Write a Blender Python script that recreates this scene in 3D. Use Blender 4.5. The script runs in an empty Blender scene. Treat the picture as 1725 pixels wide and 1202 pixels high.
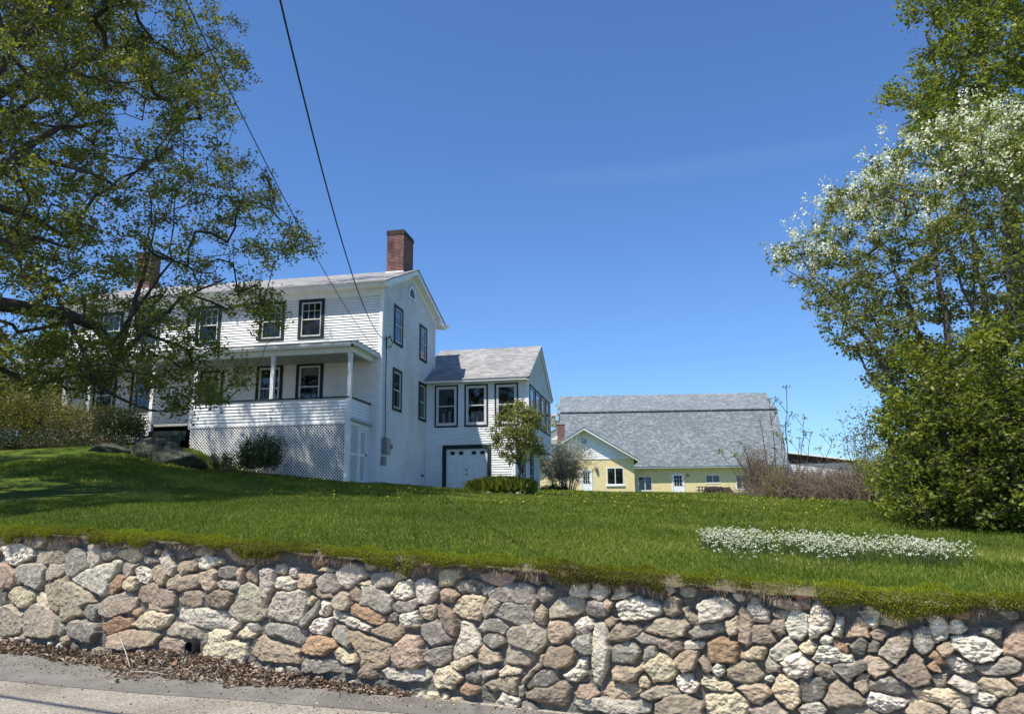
import bpy, math, random
import numpy as np
from mathutils import Vector, Matrix
R = math.radians
random.seed(7); rng = np.random.default_rng(11)
sc = bpy.context.scene
COL = sc.collection
# ------------------------------------------------------------ camera
cam_d = bpy.data.cameras.new('camera'); cam = bpy.data.objects.new('camera', cam_d); COL.objects.link(cam)
cam_d.sensor_fit = 'HORIZONTAL'; cam_d.sensor_width = 36; cam_d.lens = 36*1296/1725
cam_d.clip_start = .1; cam_d.clip_end = 3000
F_, PI_, RO_, YA_ = 1296., .204, .009, -.189
CP = Vector((11.029, -29.232, -1.337))
s_, c_ = math.sin(YA_), math.cos(YA_); sp, cp = math.sin(PI_), math.cos(PI_); sr, cr = math.sin(RO_), math.cos(RO_)
r0 = Vector((c_, -s_, 0)); f0 = Vector((s_, c_, 0)); u0 = Vector((0, 0, 1))
fw = f0*cp+u0*sp; yy = -f0*sp+u0*cp
rt = r0*cr-yy*sr; up = r0*sr+yy*cr
cam.matrix_world = Matrix(((rt.x, up.x, -fw.x, CP.x), (rt.y, up.y, -fw.y, CP.y), (rt.z, up.z, -fw.z, CP.z), (0, 0, 0, 1)))
sc.camera = cam
# ------------------------------------------------------------ light
AZ, EL = 34.2, 60.1
sd = Vector((-math.sin(R(AZ))*math.cos(R(EL)), -math.cos(R(AZ))*math.cos(R(EL)), math.sin(R(EL))))
sun_d = bpy.data.lights.new('sun', 'SUN'); sun = bpy.data.objects.new('sun', sun_d); COL.objects.link(sun)
sun_d.energy = 4.5; sun_d.angle = R(.5); sun_d.color = (1, .945, .85)
sun.rotation_euler = sd.to_track_quat('Z', 'Y').to_euler()
W = bpy.data.worlds.new('World'); sc.world = W; W.use_nodes = True
nt = W.node_tree; nt.nodes.clear()
sky = nt.nodes.new('ShaderNodeTexSky'); sky.sky_type = 'NISHITA'; sky.sun_disc = False
sky.sun_elevation = R(EL); sky.sun_rotation = math.atan2(sd.x, sd.y)
sky.air_density = 1.0; sky.dust_density = .25; sky.ozone_density = 2.2; sky.altitude = 200
bg = nt.nodes.new('ShaderNodeBackground'); bg.inputs[1].default_value = .125
out = nt.nodes.new('ShaderNodeOutputWorld')
tc = nt.nodes.new('ShaderNodeTexCoord')
# thin cirrus, a property of the sky itself
cd = (f0*math.cos(R(27))+r0*math.cos(R(27))*.27+u0*math.sin(R(25))).normalized()
sub = nt.nodes.new('ShaderNodeVectorMath'); sub.operation = 'SUBTRACT'; sub.inputs[1].default_value = cd
scl = nt.nodes.new('ShaderNodeVectorMath'); scl.operation = 'MULTIPLY'; scl.inputs[1].default_value = (4.2, 4.2, 75)
ln = nt.nodes.new('ShaderNodeVectorMath'); ln.operation = 'LENGTH'
mr = nt.nodes.new('ShaderNodeMapRange'); mr.inputs[1].default_value = 0; mr.inputs[2].default_value = 1.3; mr.inputs[3].default_value = 1; mr.inputs[4].default_value = 0
mp = nt.nodes.new('ShaderNodeVectorMath'); mp.operation = 'MULTIPLY'; mp.inputs[1].default_value = (4, 4, 34)
nz = nt.nodes.new('ShaderNodeTexNoise'); nz.inputs['Scale'].default_value = 1.6; nz.inputs['Detail'].default_value = 5
m1 = nt.nodes.new('ShaderNodeMath'); m1.operation = 'MULTIPLY'
m2 = nt.nodes.new('ShaderNodeMath'); m2.operation = 'MULTIPLY'; m2.inputs[1].default_value = .045
mx = nt.nodes.new('ShaderNodeMix'); mx.data_type = 'RGBA'; mx.inputs[7].default_value = (6.5, 7.2, 8.2, 1)
L = nt.links.new
L(tc.outputs['Generated'], sub.inputs[0]); L(sub.outputs[0], scl.inputs[0]); L(scl.outputs[0], ln.inputs[0]); L(ln.outputs['Value'], mr.inputs[0])
L(tc.outputs['Generated'], mp.inputs[0]); L(mp.outputs[0], nz.inputs['Vector']); L(nz.outputs[0], m1.inputs[0]); L(mr.outputs[0], m1.inputs[1])
tn = nt.nodes.new('ShaderNodeMix'); tn.data_type = 'RGBA'; tn.blend_type = 'MULTIPLY'; tn.inputs[0].default_value = 1; tn.inputs[7].default_value = (.53, .735, 1.0, 1)   # clear dry spring air
L(m1.outputs[0], m2.inputs[0]); L(m2.outputs[0], mx.inputs[0]); L(sky.outputs[0], tn.inputs[6]); L(tn.outputs[2], mx.inputs[6]); L(mx.outputs[2], bg.inputs[0]); L(bg.outputs[0], out.inputs[0])
sc.view_settings.view_transform = 'Standard'; sc.view_settings.look = 'None'; sc.view_settings.gamma = 1
sc.view_settings.use_curve_mapping = False; sc.view_settings.exposure = .55

# ------------------------------------------------------------ helpers
def tag(o, label=None, cat=None, group=None, kind=None):
    if label: o['label'] = label
    if cat: o['category'] = cat
    if group: o['group'] = group
    if kind: o['kind'] = kind
    return o
def empty(name, loc=(0, 0, 0), rz=0):
    o = bpy.data.objects.new(name, None); COL.objects.link(o); o.location = loc; o.rotation_euler = (0, 0, rz)
    o.empty_display_size = .3
    return o
def link(name, me, m, parent=None, smooth=False):
    if m is not None: me.materials.append(m)
    o = bpy.data.objects.new(name, me); COL.objects.link(o)
    if parent is not None: o.parent = parent
    if smooth: me.polygons.foreach_set('use_smooth', [True]*len(me.polygons))
    return o
def np_mesh(name, V, F, m, parent=None, attrs=None, smooth=False):
    V = np.asarray(V, dtype=np.float32).reshape(-1, 3); F = np.asarray(F, dtype=np.int32)
    k = F.shape[1]; me = bpy.data.meshes.new(name)
    me.vertices.add(len(V)); me.vertices.foreach_set('co', V.ravel())
    me.loops.add(F.size); me.loops.foreach_set('vertex_index', F.ravel())
    me.polygons.add(len(F)); me.polygons.foreach_set('loop_start', np.arange(0, F.size, k, dtype=np.int32))
    me.polygons.foreach_set('loop_total', np.full(len(F), k, dtype=np.int32))
    if smooth: me.polygons.foreach_set('use_smooth', np.ones(len(F), dtype=bool))
    me.update(calc_edges=True)
    for an, av in (attrs or {}).items():
        av = np.asarray(av, dtype=np.float32)
        if av.ndim == 2:
            a = me.attributes.new(an, 'FLOAT_COLOR', 'POINT'); a.data.foreach_set('color', np.hstack([av, np.ones((len(av), 1), np.float32)]).ravel().astype(np.float32))
        else:
            a = me.attributes.new(an, 'FLOAT', 'POINT'); a.data.foreach_set('value', av)
    return link(name, me, m, parent)
class MB:
    """collects polygons with metre UVs and builds ONE mesh"""
    def __init__(s): s.v = []; s.f = []; s.uv = []
    def face(s, pts, uo=(0, 0)):
        i = len(s.v); pts = [Vector(p) for p in pts]
        s.v += pts; s.f.append(tuple(range(i, i+len(pts))))
        e = (pts[1]-pts[0]);
        if e.length < 1e-6: e = pts[2]-pts[1]
        e = e.normalized(); n = Vector((0, 0, 0))
        for k in range(1, len(pts)-1): n += (pts[k]-pts[0]).cross(pts[k+1]-pts[0])
        g = n.normalized().cross(e) if n.length > 1e-9 else Vector((0, 0, 1))
        if abs(e.z) > .9: e, g = g, e
        if g.z < -1e-4: g = -g
        s.uv.append([(p.dot(e)+uo[0], p.dot(g)+uo[1]) for p in pts])
    def box(s, a, b):
        (x0, y0, z0), (x1, y1, z1) = a, b
        if x0 > x1: x0, x1 = x1, x0
        if y0 > y1: y0, y1 = y1, y0
        if z0 > z1: z0, z1 = z1, z0
        s.face([(x0, y0, z0), (x1, y0, z0), (x1, y0, z1), (x0, y0, z1)])
        s.face([(x1, y1, z0), (x0, y1, z0), (x0, y1, z1), (x1, y1, z1)])
        s.face([(x1, y0, z0), (x1, y1, z0), (x1, y1, z1), (x1, y0, z1)])
        s.face([(x0, y1, z0), (x0, y0, z0), (x0, y0, z1), (x0, y1, z1)])
        s.face([(x0, y0, z1), (x1, y0, z1), (x1, y1, z1), (x0, y1, z1)])
        s.face([(x0, y1, z0), (x1, y1, z0), (x1, y0, z0), (x0, y0, z0)])
        return s
    def hexa(s, P):
        """8 points: bottom ring 0-3, top ring 4-7"""
        for q in ((0, 3, 2, 1), (4, 5, 6, 7), (0, 1, 5, 4), (1, 2, 6, 5), (2, 3, 7, 6), (3, 0, 4, 7)): s.face([P[i] for i in q])
        return s
    def bar(s, a, b, w, t, n):
        """rectangular bar from a to b, width w across, thickness t along n"""
        a = Vector(a); b = Vector(b); n = Vector(n).normalized(); d = (b-a).normalized(); x = d.cross(n).normalized()*w/2; y = n*t/2
        return s.hexa([a-x-y, a+x-y, a+x+y, a-x+y, b-x-y, b+x-y, b+x+y, b-x+y])
    def slab(s, top, th, n=None):
        """top: polygon pts; extruded down by th"""
        top = [Vector(p) for p in top]; n = Vector(n) if n else Vector((0, 0, 1)); bot = [p-n*th for p in top]
        s.face(top); s.face(bot[::-1])
        for i in range(len(top)):
            j = (i+1) % len(top); s.face([bot[i], bot[j], top[j], top[i]])
        return s
    def prism(s, pts, d):
        """outline pts extruded by vector d"""
        pts = [Vector(p) for p in pts]; d = Vector(d); q = [p+d for p in pts]
        s.face(pts[::-1]); s.face(q)
        for i in range(len(pts)):
            j = (i+1) % len(pts); s.face([pts[i], pts[j], q[j], q[i]])
        return s
    def tube(s, pts, r, seg=8, cap=True):
        pts = [Vector(p) for p in pts]; rings = []
        rr = r if isinstance(r, (list, tuple)) else [r]*len(pts)
        for i, p in enumerate(pts):
            d = (pts[min(i+1, len(pts)-1)]-pts[max(i-1, 0)]).normalized()
            x = d.orthogonal().normalized() if abs(d.z) > .95 else d.cross(Vector((0, 0, 1))).normalized()
            y = d.cross(x).normalized()
            rings.append([p+x*rr[i]*math.cos(2*math.pi*k/seg)+y*rr[i]*math.sin(2*math.pi*k/seg) for k in range(seg)])
        for a, b in zip(rings, rings[1:]):
            for k in range(seg): s.face([a[k], a[(k+1) % seg], b[(k+1) % seg], b[k]])
        if cap: s.face(rings[0][::-1]); s.face(rings[-1])
        return s
    def build(s, name, m, parent=None, smooth=False):
        me = bpy.data.meshes.new(name); me.from_pydata(s.v, [], s.f); uv = me.uv_layers.new(name='UVMap')
        flat = [c for f in s.uv for p in f for c in p]; uv.data.foreach_set('uv', flat); me.update()
        return link(name, me, m, parent, smooth)

# ------------------------------------------------------------ materials
def newmat(name):
    m = bpy.data.materials.new(name); m.use_nodes = True; t = m.node_tree; b = t.nodes['Principled BSDF']
    return m, t, b
def N(t, k, **kw):
    n = t.nodes.new(k)
    for a, v in kw.items():
        if a.startswith('i_'):
            key = a[2:]; key = int(key) if key.isdigit() else key.replace('_', ' ')
            n.inputs[key].default_value = v
        else: setattr(n, a, v)
    return n
def ramp(t, stops):
    r = t.nodes.new('ShaderNodeValToRGB'); e = r.color_ramp.elements
    while len(e) > 1: e.remove(e[-1])
    e[0].position = stops[0][0]; e[0].color = (*stops[0][1], 1)
    for p, c in stops[1:]:
        k = e.new(p); k.color = (*c, 1)
    return r
def simple(name, col, rough=.6, var=.12, scale=3, metal=0, bump=0, bscale=40, spec=.5, coord='Object'):
    m, t, b = newmat(name); b.inputs['Roughness'].default_value = rough; b.inputs['Metallic'].default_value = metal
    b.inputs['Specular IOR Level'].default_value = spec
    tc = N(t, 'ShaderNodeTexCoord'); nz = N(t, 'ShaderNodeTexNoise', i_Scale=scale, i_Detail=6.)
    t.links.new(tc.outputs[coord], nz.inputs['Vector'])
    c0 = tuple(c*(1-var) for c in col); c1 = tuple(min(1, c*(1+var)) for c in col)
    r = ramp(t, [(.3, c0), (.7, c1)]); t.links.new(nz.outputs[0], r.inputs[0]); t.links.new(r.outputs[0], b.inputs['Base Color'])
    if bump:
        n2 = N(t, 'ShaderNodeTexNoise', i_Scale=bscale, i_Detail=8.); t.links.new(tc.outputs[coord], n2.inputs['Vector'])
        bp = N(t, 'ShaderNodeBump', i_Strength=bump, i_Distance=.02); t.links.new(n2.outputs[0], bp.inputs['Height']); t.links.new(bp.outputs[0], b.inputs['Normal'])
    return m
def mat_siding(name, col):
    m, t, b = newmat(name); b.inputs['Roughness'].default_value = .55
    tc = N(t, 'ShaderNodeTexCoord'); mp = N(t, 'ShaderNodeMapping'); mp.inputs['Scale'].default_value = (.6, .6, 9)
    nz = N(t, 'ShaderNodeTexNoise', i_Scale=2.2, i_Detail=7., i_Roughness=.65)
    t.links.new(tc.outputs['Object'], mp.inputs[0]); t.links.new(mp.outputs[0], nz.inputs['Vector'])
    r = ramp(t, [(.28, tuple(c*.84 for c in col)), (.5, col), (.8, tuple(min(.92, c*1.05) for c in col))]); t.links.new(nz.outputs[0], r.inputs[0])
    n2 = N(t, 'ShaderNodeTexNoise', i_Scale=.7, i_Detail=5.); t.links.new(tc.outputs['Object'], n2.inputs['Vector'])
    r2 = ramp(t, [(.35, (.86, .87, .84)), (.6, (1, 1, 1))]); t.links.new(n2.outputs[0], r2.inputs[0])
    mx = N(t, 'ShaderNodeMix', data_type='RGBA', blend_type='MULTIPLY', i_0=1.); t.links.new(r.outputs[0], mx.inputs[6]); t.links.new(r2.outputs[0], mx.inputs[7])
    t.links.new(mx.outputs[2], b.inputs['Base Color'])
    return m
def mat_shingle(name, cols, w=.3, h=.14, mottle=14., blot=.35):
    m, t, b = newmat(name); b.inputs['Roughness'].default_value = .9; b.inputs['Specular IOR Level'].default_value = .25
    uv = N(t, 'ShaderNodeUVMap')
    bk = N(t, 'ShaderNodeTexBrick', offset=.5, i_Scale=1., i_Mortar_Size=.008, i_Mortar_Smooth=.4, i_Bias=0., i_Brick_Width=w, i_Row_Height=h)
    bk.inputs['Color1'].default_value = (.2, .2, .2, 1); bk.inputs['Color2'].default_value = (.85, .85, .85, 1); bk.inputs['Mortar'].default_value = (.05, .05, .05, 1)
    t.links.new(uv.outputs[0], bk.inputs['Vector'])
    nz = N(t, 'ShaderNodeTexNoise', i_Scale=mottle, i_Detail=3.); t.links.new(uv.outputs[0], nz.inputs['Vector'])
    n3 = N(t, 'ShaderNodeTexNoise', i_Scale=.5, i_Detail=4.); t.links.new(uv.outputs[0], n3.inputs['Vector'])
    a = N(t, 'ShaderNodeMath', operation='MULTIPLY_ADD', i_1=.42, i_2=0.); t.links.new(bk.outputs[0], a.inputs[0])
    a2 = N(t, 'ShaderNodeMath', operation='MULTIPLY_ADD', i_1=.75); t.links.new(nz.outputs[0], a2.inputs[0]); t.links.new(a.outputs[0], a2.inputs[2])
    a3 = N(t, 'ShaderNodeMath', operation='MULTIPLY_ADD', i_1=blot); t.links.new(n3.outputs[0], a3.inputs[0]); t.links.new(a2.outputs[0], a3.inputs[2])
    r = ramp(t, [(.38, cols[0]), (.75, cols[1]), (1., cols[2])]); t.links.new(a3.outputs[0], r.inputs[0]); t.links.new(r.outputs[0], b.inputs['Base Color'])
    bp = N(t, 'ShaderNodeBump', i_Strength=.5, i_Distance=.01); t.links.new(a2.outputs[0], bp.inputs['Height']); t.links.new(bp.outputs[0], b.inputs['Normal'])
    return m
def mat_brick(name):
    m, t, b = newmat(name); b.inputs['Roughness'].default_value = .85
    uv = N(t, 'ShaderNodeUVMap')
    bk = N(t, 'ShaderNodeTexBrick', offset=.5, i_Scale=1., i_Mortar_Size=.008, i_Mortar_Smooth=.2, i_Bias=-.2, i_Brick_Width=.21, i_Row_Height=.07)
    bk.inputs['Color1'].default_value = (.13, .035, .028, 1); bk.inputs['Color2'].default_value = (.2, .065, .045, 1); bk.inputs['Mortar'].default_value = (.36, .27, .24, 1)
    t.links.new(uv.outputs[0], bk.inputs['Vector'])
    nz = N(t, 'ShaderNodeTexNoise', i_Scale=5., i_Detail=6.); t.links.new(uv.outputs[0], nz.inputs['Vector'])
    r = ramp(t, [(.3, (.6, .6, .6)), (.62, (1.05, 1, 1)), (.78, (1.7, 1.6, 1.6))]); t.links.new(nz.outputs[0], r.inputs[0])
    mx = N(t, 'ShaderNodeMix', data_type='RGBA', blend_type='MULTIPLY', i_0=1.); t.links.new(bk.outputs[0], mx.inputs[6]); t.links.new(r.outputs[0], mx.inputs[7])
    t.links.new(mx.outputs[2], b.inputs['Base Color'])
    bp = N(t, 'ShaderNodeBump', i_Strength=.6, i_Distance=.008); t.links.new(bk.outputs['Fac'], bp.inputs['Height']); bp.invert = True; t.links.new(bp.outputs[0], b.inputs['Normal'])
    return m
def mat_leaf(name, c0, c1, c2, trans=.35, rough=.45, spec=.4):
    m, t, b = newmat(name); at = N(t, 'ShaderNodeAttribute', attribute_name='tint')
    r = ramp(t, [(0., c0), (.5, c1), (1., c2)]); t.links.new(at.outputs['Fac'], r.inputs[0]); t.links.new(r.outputs[0], b.inputs['Base Color'])
    b.inputs['Roughness'].default_value = rough; b.inputs['Specular IOR Level'].default_value = spec
    tr = N(t, 'ShaderNodeBsdfTranslucent'); mu = N(t, 'ShaderNodeMix', data_type='RGBA', blend_type='MULTIPLY', i_0=1.); mu.inputs[7].default_value = (1.5, 1.6, .7, 1)
    t.links.new(r.outputs[0], mu.inputs[6]); t.links.new(mu.outputs[2], tr.inputs[0])
    ms = N(t, 'ShaderNodeMixShader', i_0=trans); t.links.new(b.outputs[0], ms.inputs[1]); t.links.new(tr.outputs[0], ms.inputs[2])
    t.links.new(ms.outputs[0], t.nodes['Material Output'].inputs[0])
    return m
def mat_glass(name):
    m, t, b = newmat(name); t.nodes.remove(b)
    g = N(t, 'ShaderNodeBsdfGlossy', i_Roughness=.02); g.inputs[0].default_value = (.9, .95, 1, 1)
    tp = N(t, 'ShaderNodeBsdfTransparent'); tp.inputs[0].default_value = (.8, .84, .84, 1)
    fr = N(t, 'ShaderNodeFresnel', i_IOR=1.7); ms = N(t, 'ShaderNodeMixShader')
    t.links.new(fr.outputs[0], ms.inputs[0]); t.links.new(tp.outputs[0], ms.inputs[1]); t.links.new(g.outputs[0], ms.inputs[2]); t.links.new(ms.outputs[0], t.nodes['Material Output'].inputs[0])
    return m
M = {}
M['white'] = mat_siding('white_clapboard_paint', (.86, .855, .84))
M['trim'] = simple('white_trim_paint', (.83, .825, .8), .5, .07, 4)
M['green'] = simple('dark_green_trim_paint', (.012, .027, .026), .65, .2, 6, spec=.3)
M['sash'] = simple('grey_white_sash_paint', (.62, .62, .58), .5, .08, 6)
M['roof'] = mat_shingle('pale_grey_asphalt_shingles', ((.12, .118, .115), (.245, .24, .235), (.42, .41, .40)))
M['barnroof'] = mat_shingle('blue_grey_asphalt_shingles', ((.085, .1, .108), (.195, .22, .23), (.46, .49, .5)), .32, .17, 9., .16)
M['brick'] = mat_brick('red_brick')
M['darkbrick'] = simple('sooty_brick_cap', (.045, .03, .028), .9, .3, 8)
M['glass'] = mat_glass('window_glass')
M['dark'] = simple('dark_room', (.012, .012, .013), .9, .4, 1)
M['curtain'] = simple('sheer_curtain', (.4, .39, .38), .9, .45, 3.5)
M['vent'] = simple('weathered_vent_slats', (.16, .17, .15), .8, .2, 8)
M['metal'] = simple('grey_galvanised_metal', (.22, .24, .25), .4, .15, 9, metal=.6)
M['black'] = simple('black_rubber', (.012, .012, .012), .6, .3, 9)
M['porchceil'] = simple('grey_porch_boards', (.4, .4, .36), .7, .1, 5)
M['yellow'] = simple('yellow_painted_block', (.76, .62, .32), .8, .08, 2.5, bump=.3, bscale=6)
M['wood'] = simple('weathered_grey_wood', (.12, .105, .09), .85, .35, 12)
M['brown'] = simple('brown_stained_boards', (.06, .03, .018), .8, .3, 4)
M['bark'] = simple('dark_grey_bark', (.05, .042, .034), .95, .5, 7, bump=.8, bscale=22)
M['twig'] = simple('brown_grey_twigs', (.2, .15, .115), .9, .4, 3)
M['greybark'] = simple('smooth_grey_bark', (.09, .08, .068), .9, .4, 6, bump=.5, bscale=20)
M['concrete'] = simple('grey_concrete', (.3, .29, .27), .9, .15, 3)
M['maple'] = mat_leaf('maple_leaves', (.07, .08, .014), (.15, .16, .024), (.3, .3, .06), .45)
M['lime'] = mat_leaf('fresh_green_leaves', (.06, .078, .01), (.15, .18, .02), (.34, .37, .055), .45)
M['tall'] = mat_leaf('spring_green_leaves', (.075, .09, .016), (.15, .175, .026), (.3, .32, .06), .45)
M['bloomleaf'] = mat_leaf('grey_green_leaves', (.07, .085, .018), (.15, .17, .03), (.3, .32, .075), .42)
M['petal'] = mat_leaf('white_petals', (.6, .6, .45), (.76, .76, .62), (.85, .85, .76), .3)
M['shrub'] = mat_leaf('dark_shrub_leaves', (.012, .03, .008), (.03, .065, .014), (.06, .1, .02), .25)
M['hedge'] = mat_leaf('yellow_green_hedge_leaves', (.08, .09, .014), (.17, .18, .024), (.28, .27, .05), .35)
M['budding'] = mat_leaf('pale_tan_blossom', (.32, .27, .17), (.5, .44, .32), (.68, .62, .5), .3)
M['grass'] = mat_leaf('lawn_blades', (.058, .09, .01), (.12, .162, .017), (.28, .3, .065), .38, .55, .25)
M['moss'] = mat_leaf('moss_phlox_needles', (.13, .115, .03), (.23, .25, .026), (.38, .43, .04), .4, .6, .2)
M['flower'] = mat_leaf('small_white_flowers', (.52, .52, .4), (.68, .67, .56), (.82, .82, .72), .25)
M['dandelion'] = mat_leaf('yellow_dandelions', (.6, .5, .03), (.75, .62, .04), (.8, .7, .1), .1)
M['litter'] = mat_leaf('dead_leaves', (.08, .05, .035), (.22, .15, .105), (.5, .4, .3), .1, .8, .2)
# ------------------------------------------------------------ ground
P0 = np.array([2.61, -20.27]); TT = np.array([.9613, -.2755]); TT = TT/np.linalg.norm(TT); NN = np.array([TT[1], -TT[0]])   # wall line, NN towards the road
ROADZ = -2.937
ws = np.array([-120, -40, -20, -8, -.3, 2.6, 4.0, 5.6, 7.35, 8.9, 10.2, 12, 16, 25, 120.]); wz = np.array([-.9, -1.2, -1.3, -1.38, -1.46, -1.53, -1.6, -1.69, -1.75, -1.84, -1.9, -1.95, -2.0, -2.1, -2.4])
def walltop(s): return np.interp(s, ws, wz)
cps = [(P0[0]+TT[0]*s, P0[1]+TT[1]*s, z) for s, z in zip(ws[1:-1], wz[1:-1])]
cps += [(0, 0, -.03), (.83, 6.28, -.1), (4.3, 6.28, -.14), (4.33, 13.7, -.05), (-.4, -2.3, -.06), (-3.15, -3, .2), (-5.3, -3, .5), (-6.5, -2.6, 1.2), (-8.1, -3, 1.5), (-11.5, -3, 1.5), (-14.7, -3, 1.5), (-20, -4, 1.6),
 (-8, -9, .35), (-4, -12, -.35), (6.3, 25.6, .12), (17.8, 0, -.95), (16.1, -9.9, -1.43), (16.8, -13.2, -1.6), (17, -14.4, -1.68), (25, -10, -1.8), (1, 52, .72), (22.5, 50, .4), (8.6, 42.7, .62), (-.4, 41.9, .75), (10, 46, .58), (31, 63, .5), (45, 30, -.8), (70, 60, -.5),
 (-25, 50, 2), (-45, 0, 2.5), (-70, 60, 4), (0, 110, 1.2), (60, 110, .3), (-60, 110, 3), (5.17, -.32, -.5), (5.76, -.71, -.56), (5.3, 15.4, .05), (10, 20, -.12), (14, 30, .08), (10, 4, -.55), (14.8, 10.6, -.72), (19.3, 3.7, -1.03)]
cps = np.array(cps)
def tps(r2): return .5*r2*np.log(r2+1e-9)
def _fit():
    n = len(cps); A = np.zeros((n+3, n+3)); d = cps[:, None, :2]-cps[None, :, :2]
    A[:n, :n] = tps((d**2).sum(-1)); A[:n, n] = 1; A[:n, n+1:] = cps[:, :2]; A[n:, :n] = A[:n, n:].T
    return np.linalg.solve(A+1e-6*np.eye(n+3), np.concatenate([cps[:, 2], [0, 0, 0]]))
TW = _fit()
def gz(x, y):
    x = np.asarray(x, float); y = np.asarray(y, float); sh = x.shape; x = x.ravel(); y = y.ravel()
    dx = np.sqrt(x*x+y*y); k = np.minimum(1, 110/np.maximum(dx, 1)); xs = x*k; ys = y*k
    d = (xs[:, None]-cps[None, :, 0])**2+(ys[:, None]-cps[None, :, 1])**2
    z = tps(d)@TW[:-3]+TW[-3]+TW[-2]*xs+TW[-1]*ys
    s = (x-P0[0])*TT[0]+(y-P0[1])*TT[1]; w = -((x-P0[0])*NN[0]+(y-P0[1])*NN[1])
    bl = np.clip(w/2.5, 0, 1); bl = bl*bl*(3-2*bl)
    z = walltop(s)*(1-bl)+z*bl
    z = np.where(dx > 110, z*np.clip(1-(dx-110)/500, .2, 1), z)
    return z.reshape(sh)
def gz1(x, y): return float(gz(np.array([x]), np.array([y]))[0])
def vnoise(nx, ny, cx, cy, r=rng):
    g = r.random((cy+2, cx+2)); x = np.linspace(0, cx, nx); y = np.linspace(0, cy, ny); xi = x.astype(int); yi = y.astype(int)
    fx = x-xi; fy = y-yi; fx = fx*fx*(3-2*fx); fy = fy*fy*(3-2*fy); fx = fx[None]; fy = fy[:, None]
    return (g[yi][:, xi]*(1-fx)*(1-fy)+g[yi][:, xi+1]*fx*(1-fy)+g[yi+1][:, xi]*(1-fx)*fy+g[yi+1][:, xi+1]*fx*fy)
def gridfaces(nx, ny):
    i = np.arange((nx-1)*(ny-1)); r_, c = i//(nx-1), i % (nx-1); a = r_*nx+c
    return np.stack([a, a+1, a+nx+1, a+nx], 1)
sg = np.concatenate([np.linspace(-700, -60, 12)[:-1], np.linspace(-60, -12, 25)[:-1], np.linspace(-12, 30, 106)[:-1], np.linspace(30, 90, 25)[:-1], np.linspace(90, 700, 12)])
wg = np.concatenate([np.linspace(.0, 4, 16)[:-1], np.linspace(4, 50, 100)[:-1], np.linspace(50, 110, 30)[:-1], np.linspace(110, 900, 14)])
S_, W_ = np.meshgrid(sg, wg); X_ = P0[0]+TT[0]*S_-NN[0]*W_; Y_ = P0[1]+TT[1]*S_-NN[1]*W_
Z_ = gz(X_, Y_)
def mat_lawn():
    m, t, b = newmat('lawn_soil_and_turf'); b.inputs['Roughness'].default_value = .95; b.inputs['Specular IOR Level'].default_value = .1
    tc = N(t, 'ShaderNodeTexCoord'); n1 = N(t, 'ShaderNodeTexNoise', i_Scale=.35, i_Detail=6.); n2 = N(t, 'ShaderNodeTexNoise', i_Scale=9., i_Detail=8., i_Roughness=.7)
    t.links.new(tc.outputs['Object'], n1.inputs['Vector']); t.links.new(tc.outputs['Object'], n2.inputs['Vector'])
    r1 = ramp(t, [(.3, (.045, .08, .01)), (.5, (.08, .12, .014)), (.7, (.13, .15, .03))]); r2 = ramp(t, [(.3, (.5, .5, .5)), (.7, (1.4, 1.4, 1.3))])
    t.links.new(n1.outputs[0], r1.inputs[0]); t.links.new(n2.outputs[0], r2.inputs[0])
    mx = N(t, 'ShaderNodeMix', data_type='RGBA', blend_type='MULTIPLY', i_0=1.); t.links.new(r1.outputs[0], mx.inputs[6]); t.links.new(r2.outputs[0], mx.inputs[7]); t.links.new(mx.outputs[2], b.inputs['Base Color'])
    bp = N(t, 'ShaderNodeBump', i_Strength=.6, i_Distance=.03); t.links.new(n2.outputs[0], bp.inputs['Height']); t.links.new(bp.outputs[0], b.inputs['Normal'])
    return m
g = np_mesh('ground', np.stack([X_, Y_, Z_-.012], -1), gridfaces(len(sg), len(wg)), mat_lawn(), smooth=True); tag(g, 'sloping green lawn rising from the stone wall to the house', 'lawn', kind='structure')
# road
def mat_road():
    m, t, b = newmat('worn_asphalt'); b.inputs['Roughness'].default_value = .9; b.inputs['Specular IOR Level'].default_value = .3
    tc = N(t, 'ShaderNodeTexCoord'); n1 = N(t, 'ShaderNodeTexNoise', i_Scale=.8, i_Detail=5.); n2 = N(t, 'ShaderNodeTexNoise', i_Scale=55., i_Detail=4., i_Roughness=.8); v = N(t, 'ShaderNodeTexVoronoi', i_Scale=70.)
    for q in (n1, n2, v): t.links.new(tc.outputs['Object'], q.inputs['Vector'])
    r1 = ramp(t, [(.35, (.2, .18, .145)), (.52, (.28, .255, .21)), (.7, (.36, .325, .265))]); r2 = ramp(t, [(.32, (.35, .35, .35)), (.5, (1, 1, 1)), (.68, (2.1, 2.05, 1.9))])
    t.links.new(n1.outputs[0], r1.inputs[0]); t.links.new(n2.outputs[0], r2.inputs[0])
    mx = N(t, 'ShaderNodeMix', data_type='RGBA', blend_type='MULTIPLY', i_0=1.); t.links.new(r1.outputs[0], mx.inputs[6]); t.links.new(r2.outputs[0], mx.inputs[7])
    r3 = ramp(t, [(0., (.8, .8, .8)), (.5, (1.1, 1.1, 1.1))]); t.links.new(v.outputs['Color'], r3.inputs[0])
    m2 = N(t, 'ShaderNodeMix', data_type='RGBA', blend_type='MULTIPLY', i_0=.8); t.links.new(mx.outputs[2], m2.inputs[6]); t.links.new(r3.outputs[0], m2.inputs[7]); t.links.new(m2.outputs[2], b.inputs['Base Color'])
    bp = N(t, 'ShaderNodeBump', i_Strength=.7, i_Distance=.006); t.links.new(n2.outputs[0], bp.inputs['Height']); t.links.new(bp.outputs[0], b.inputs['Normal'])
    return m
rs = np.linspace(-700, 700, 30); rw = np.concatenate([np.linspace(-.3, 8, 20), [30, 120, 900]])
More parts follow.
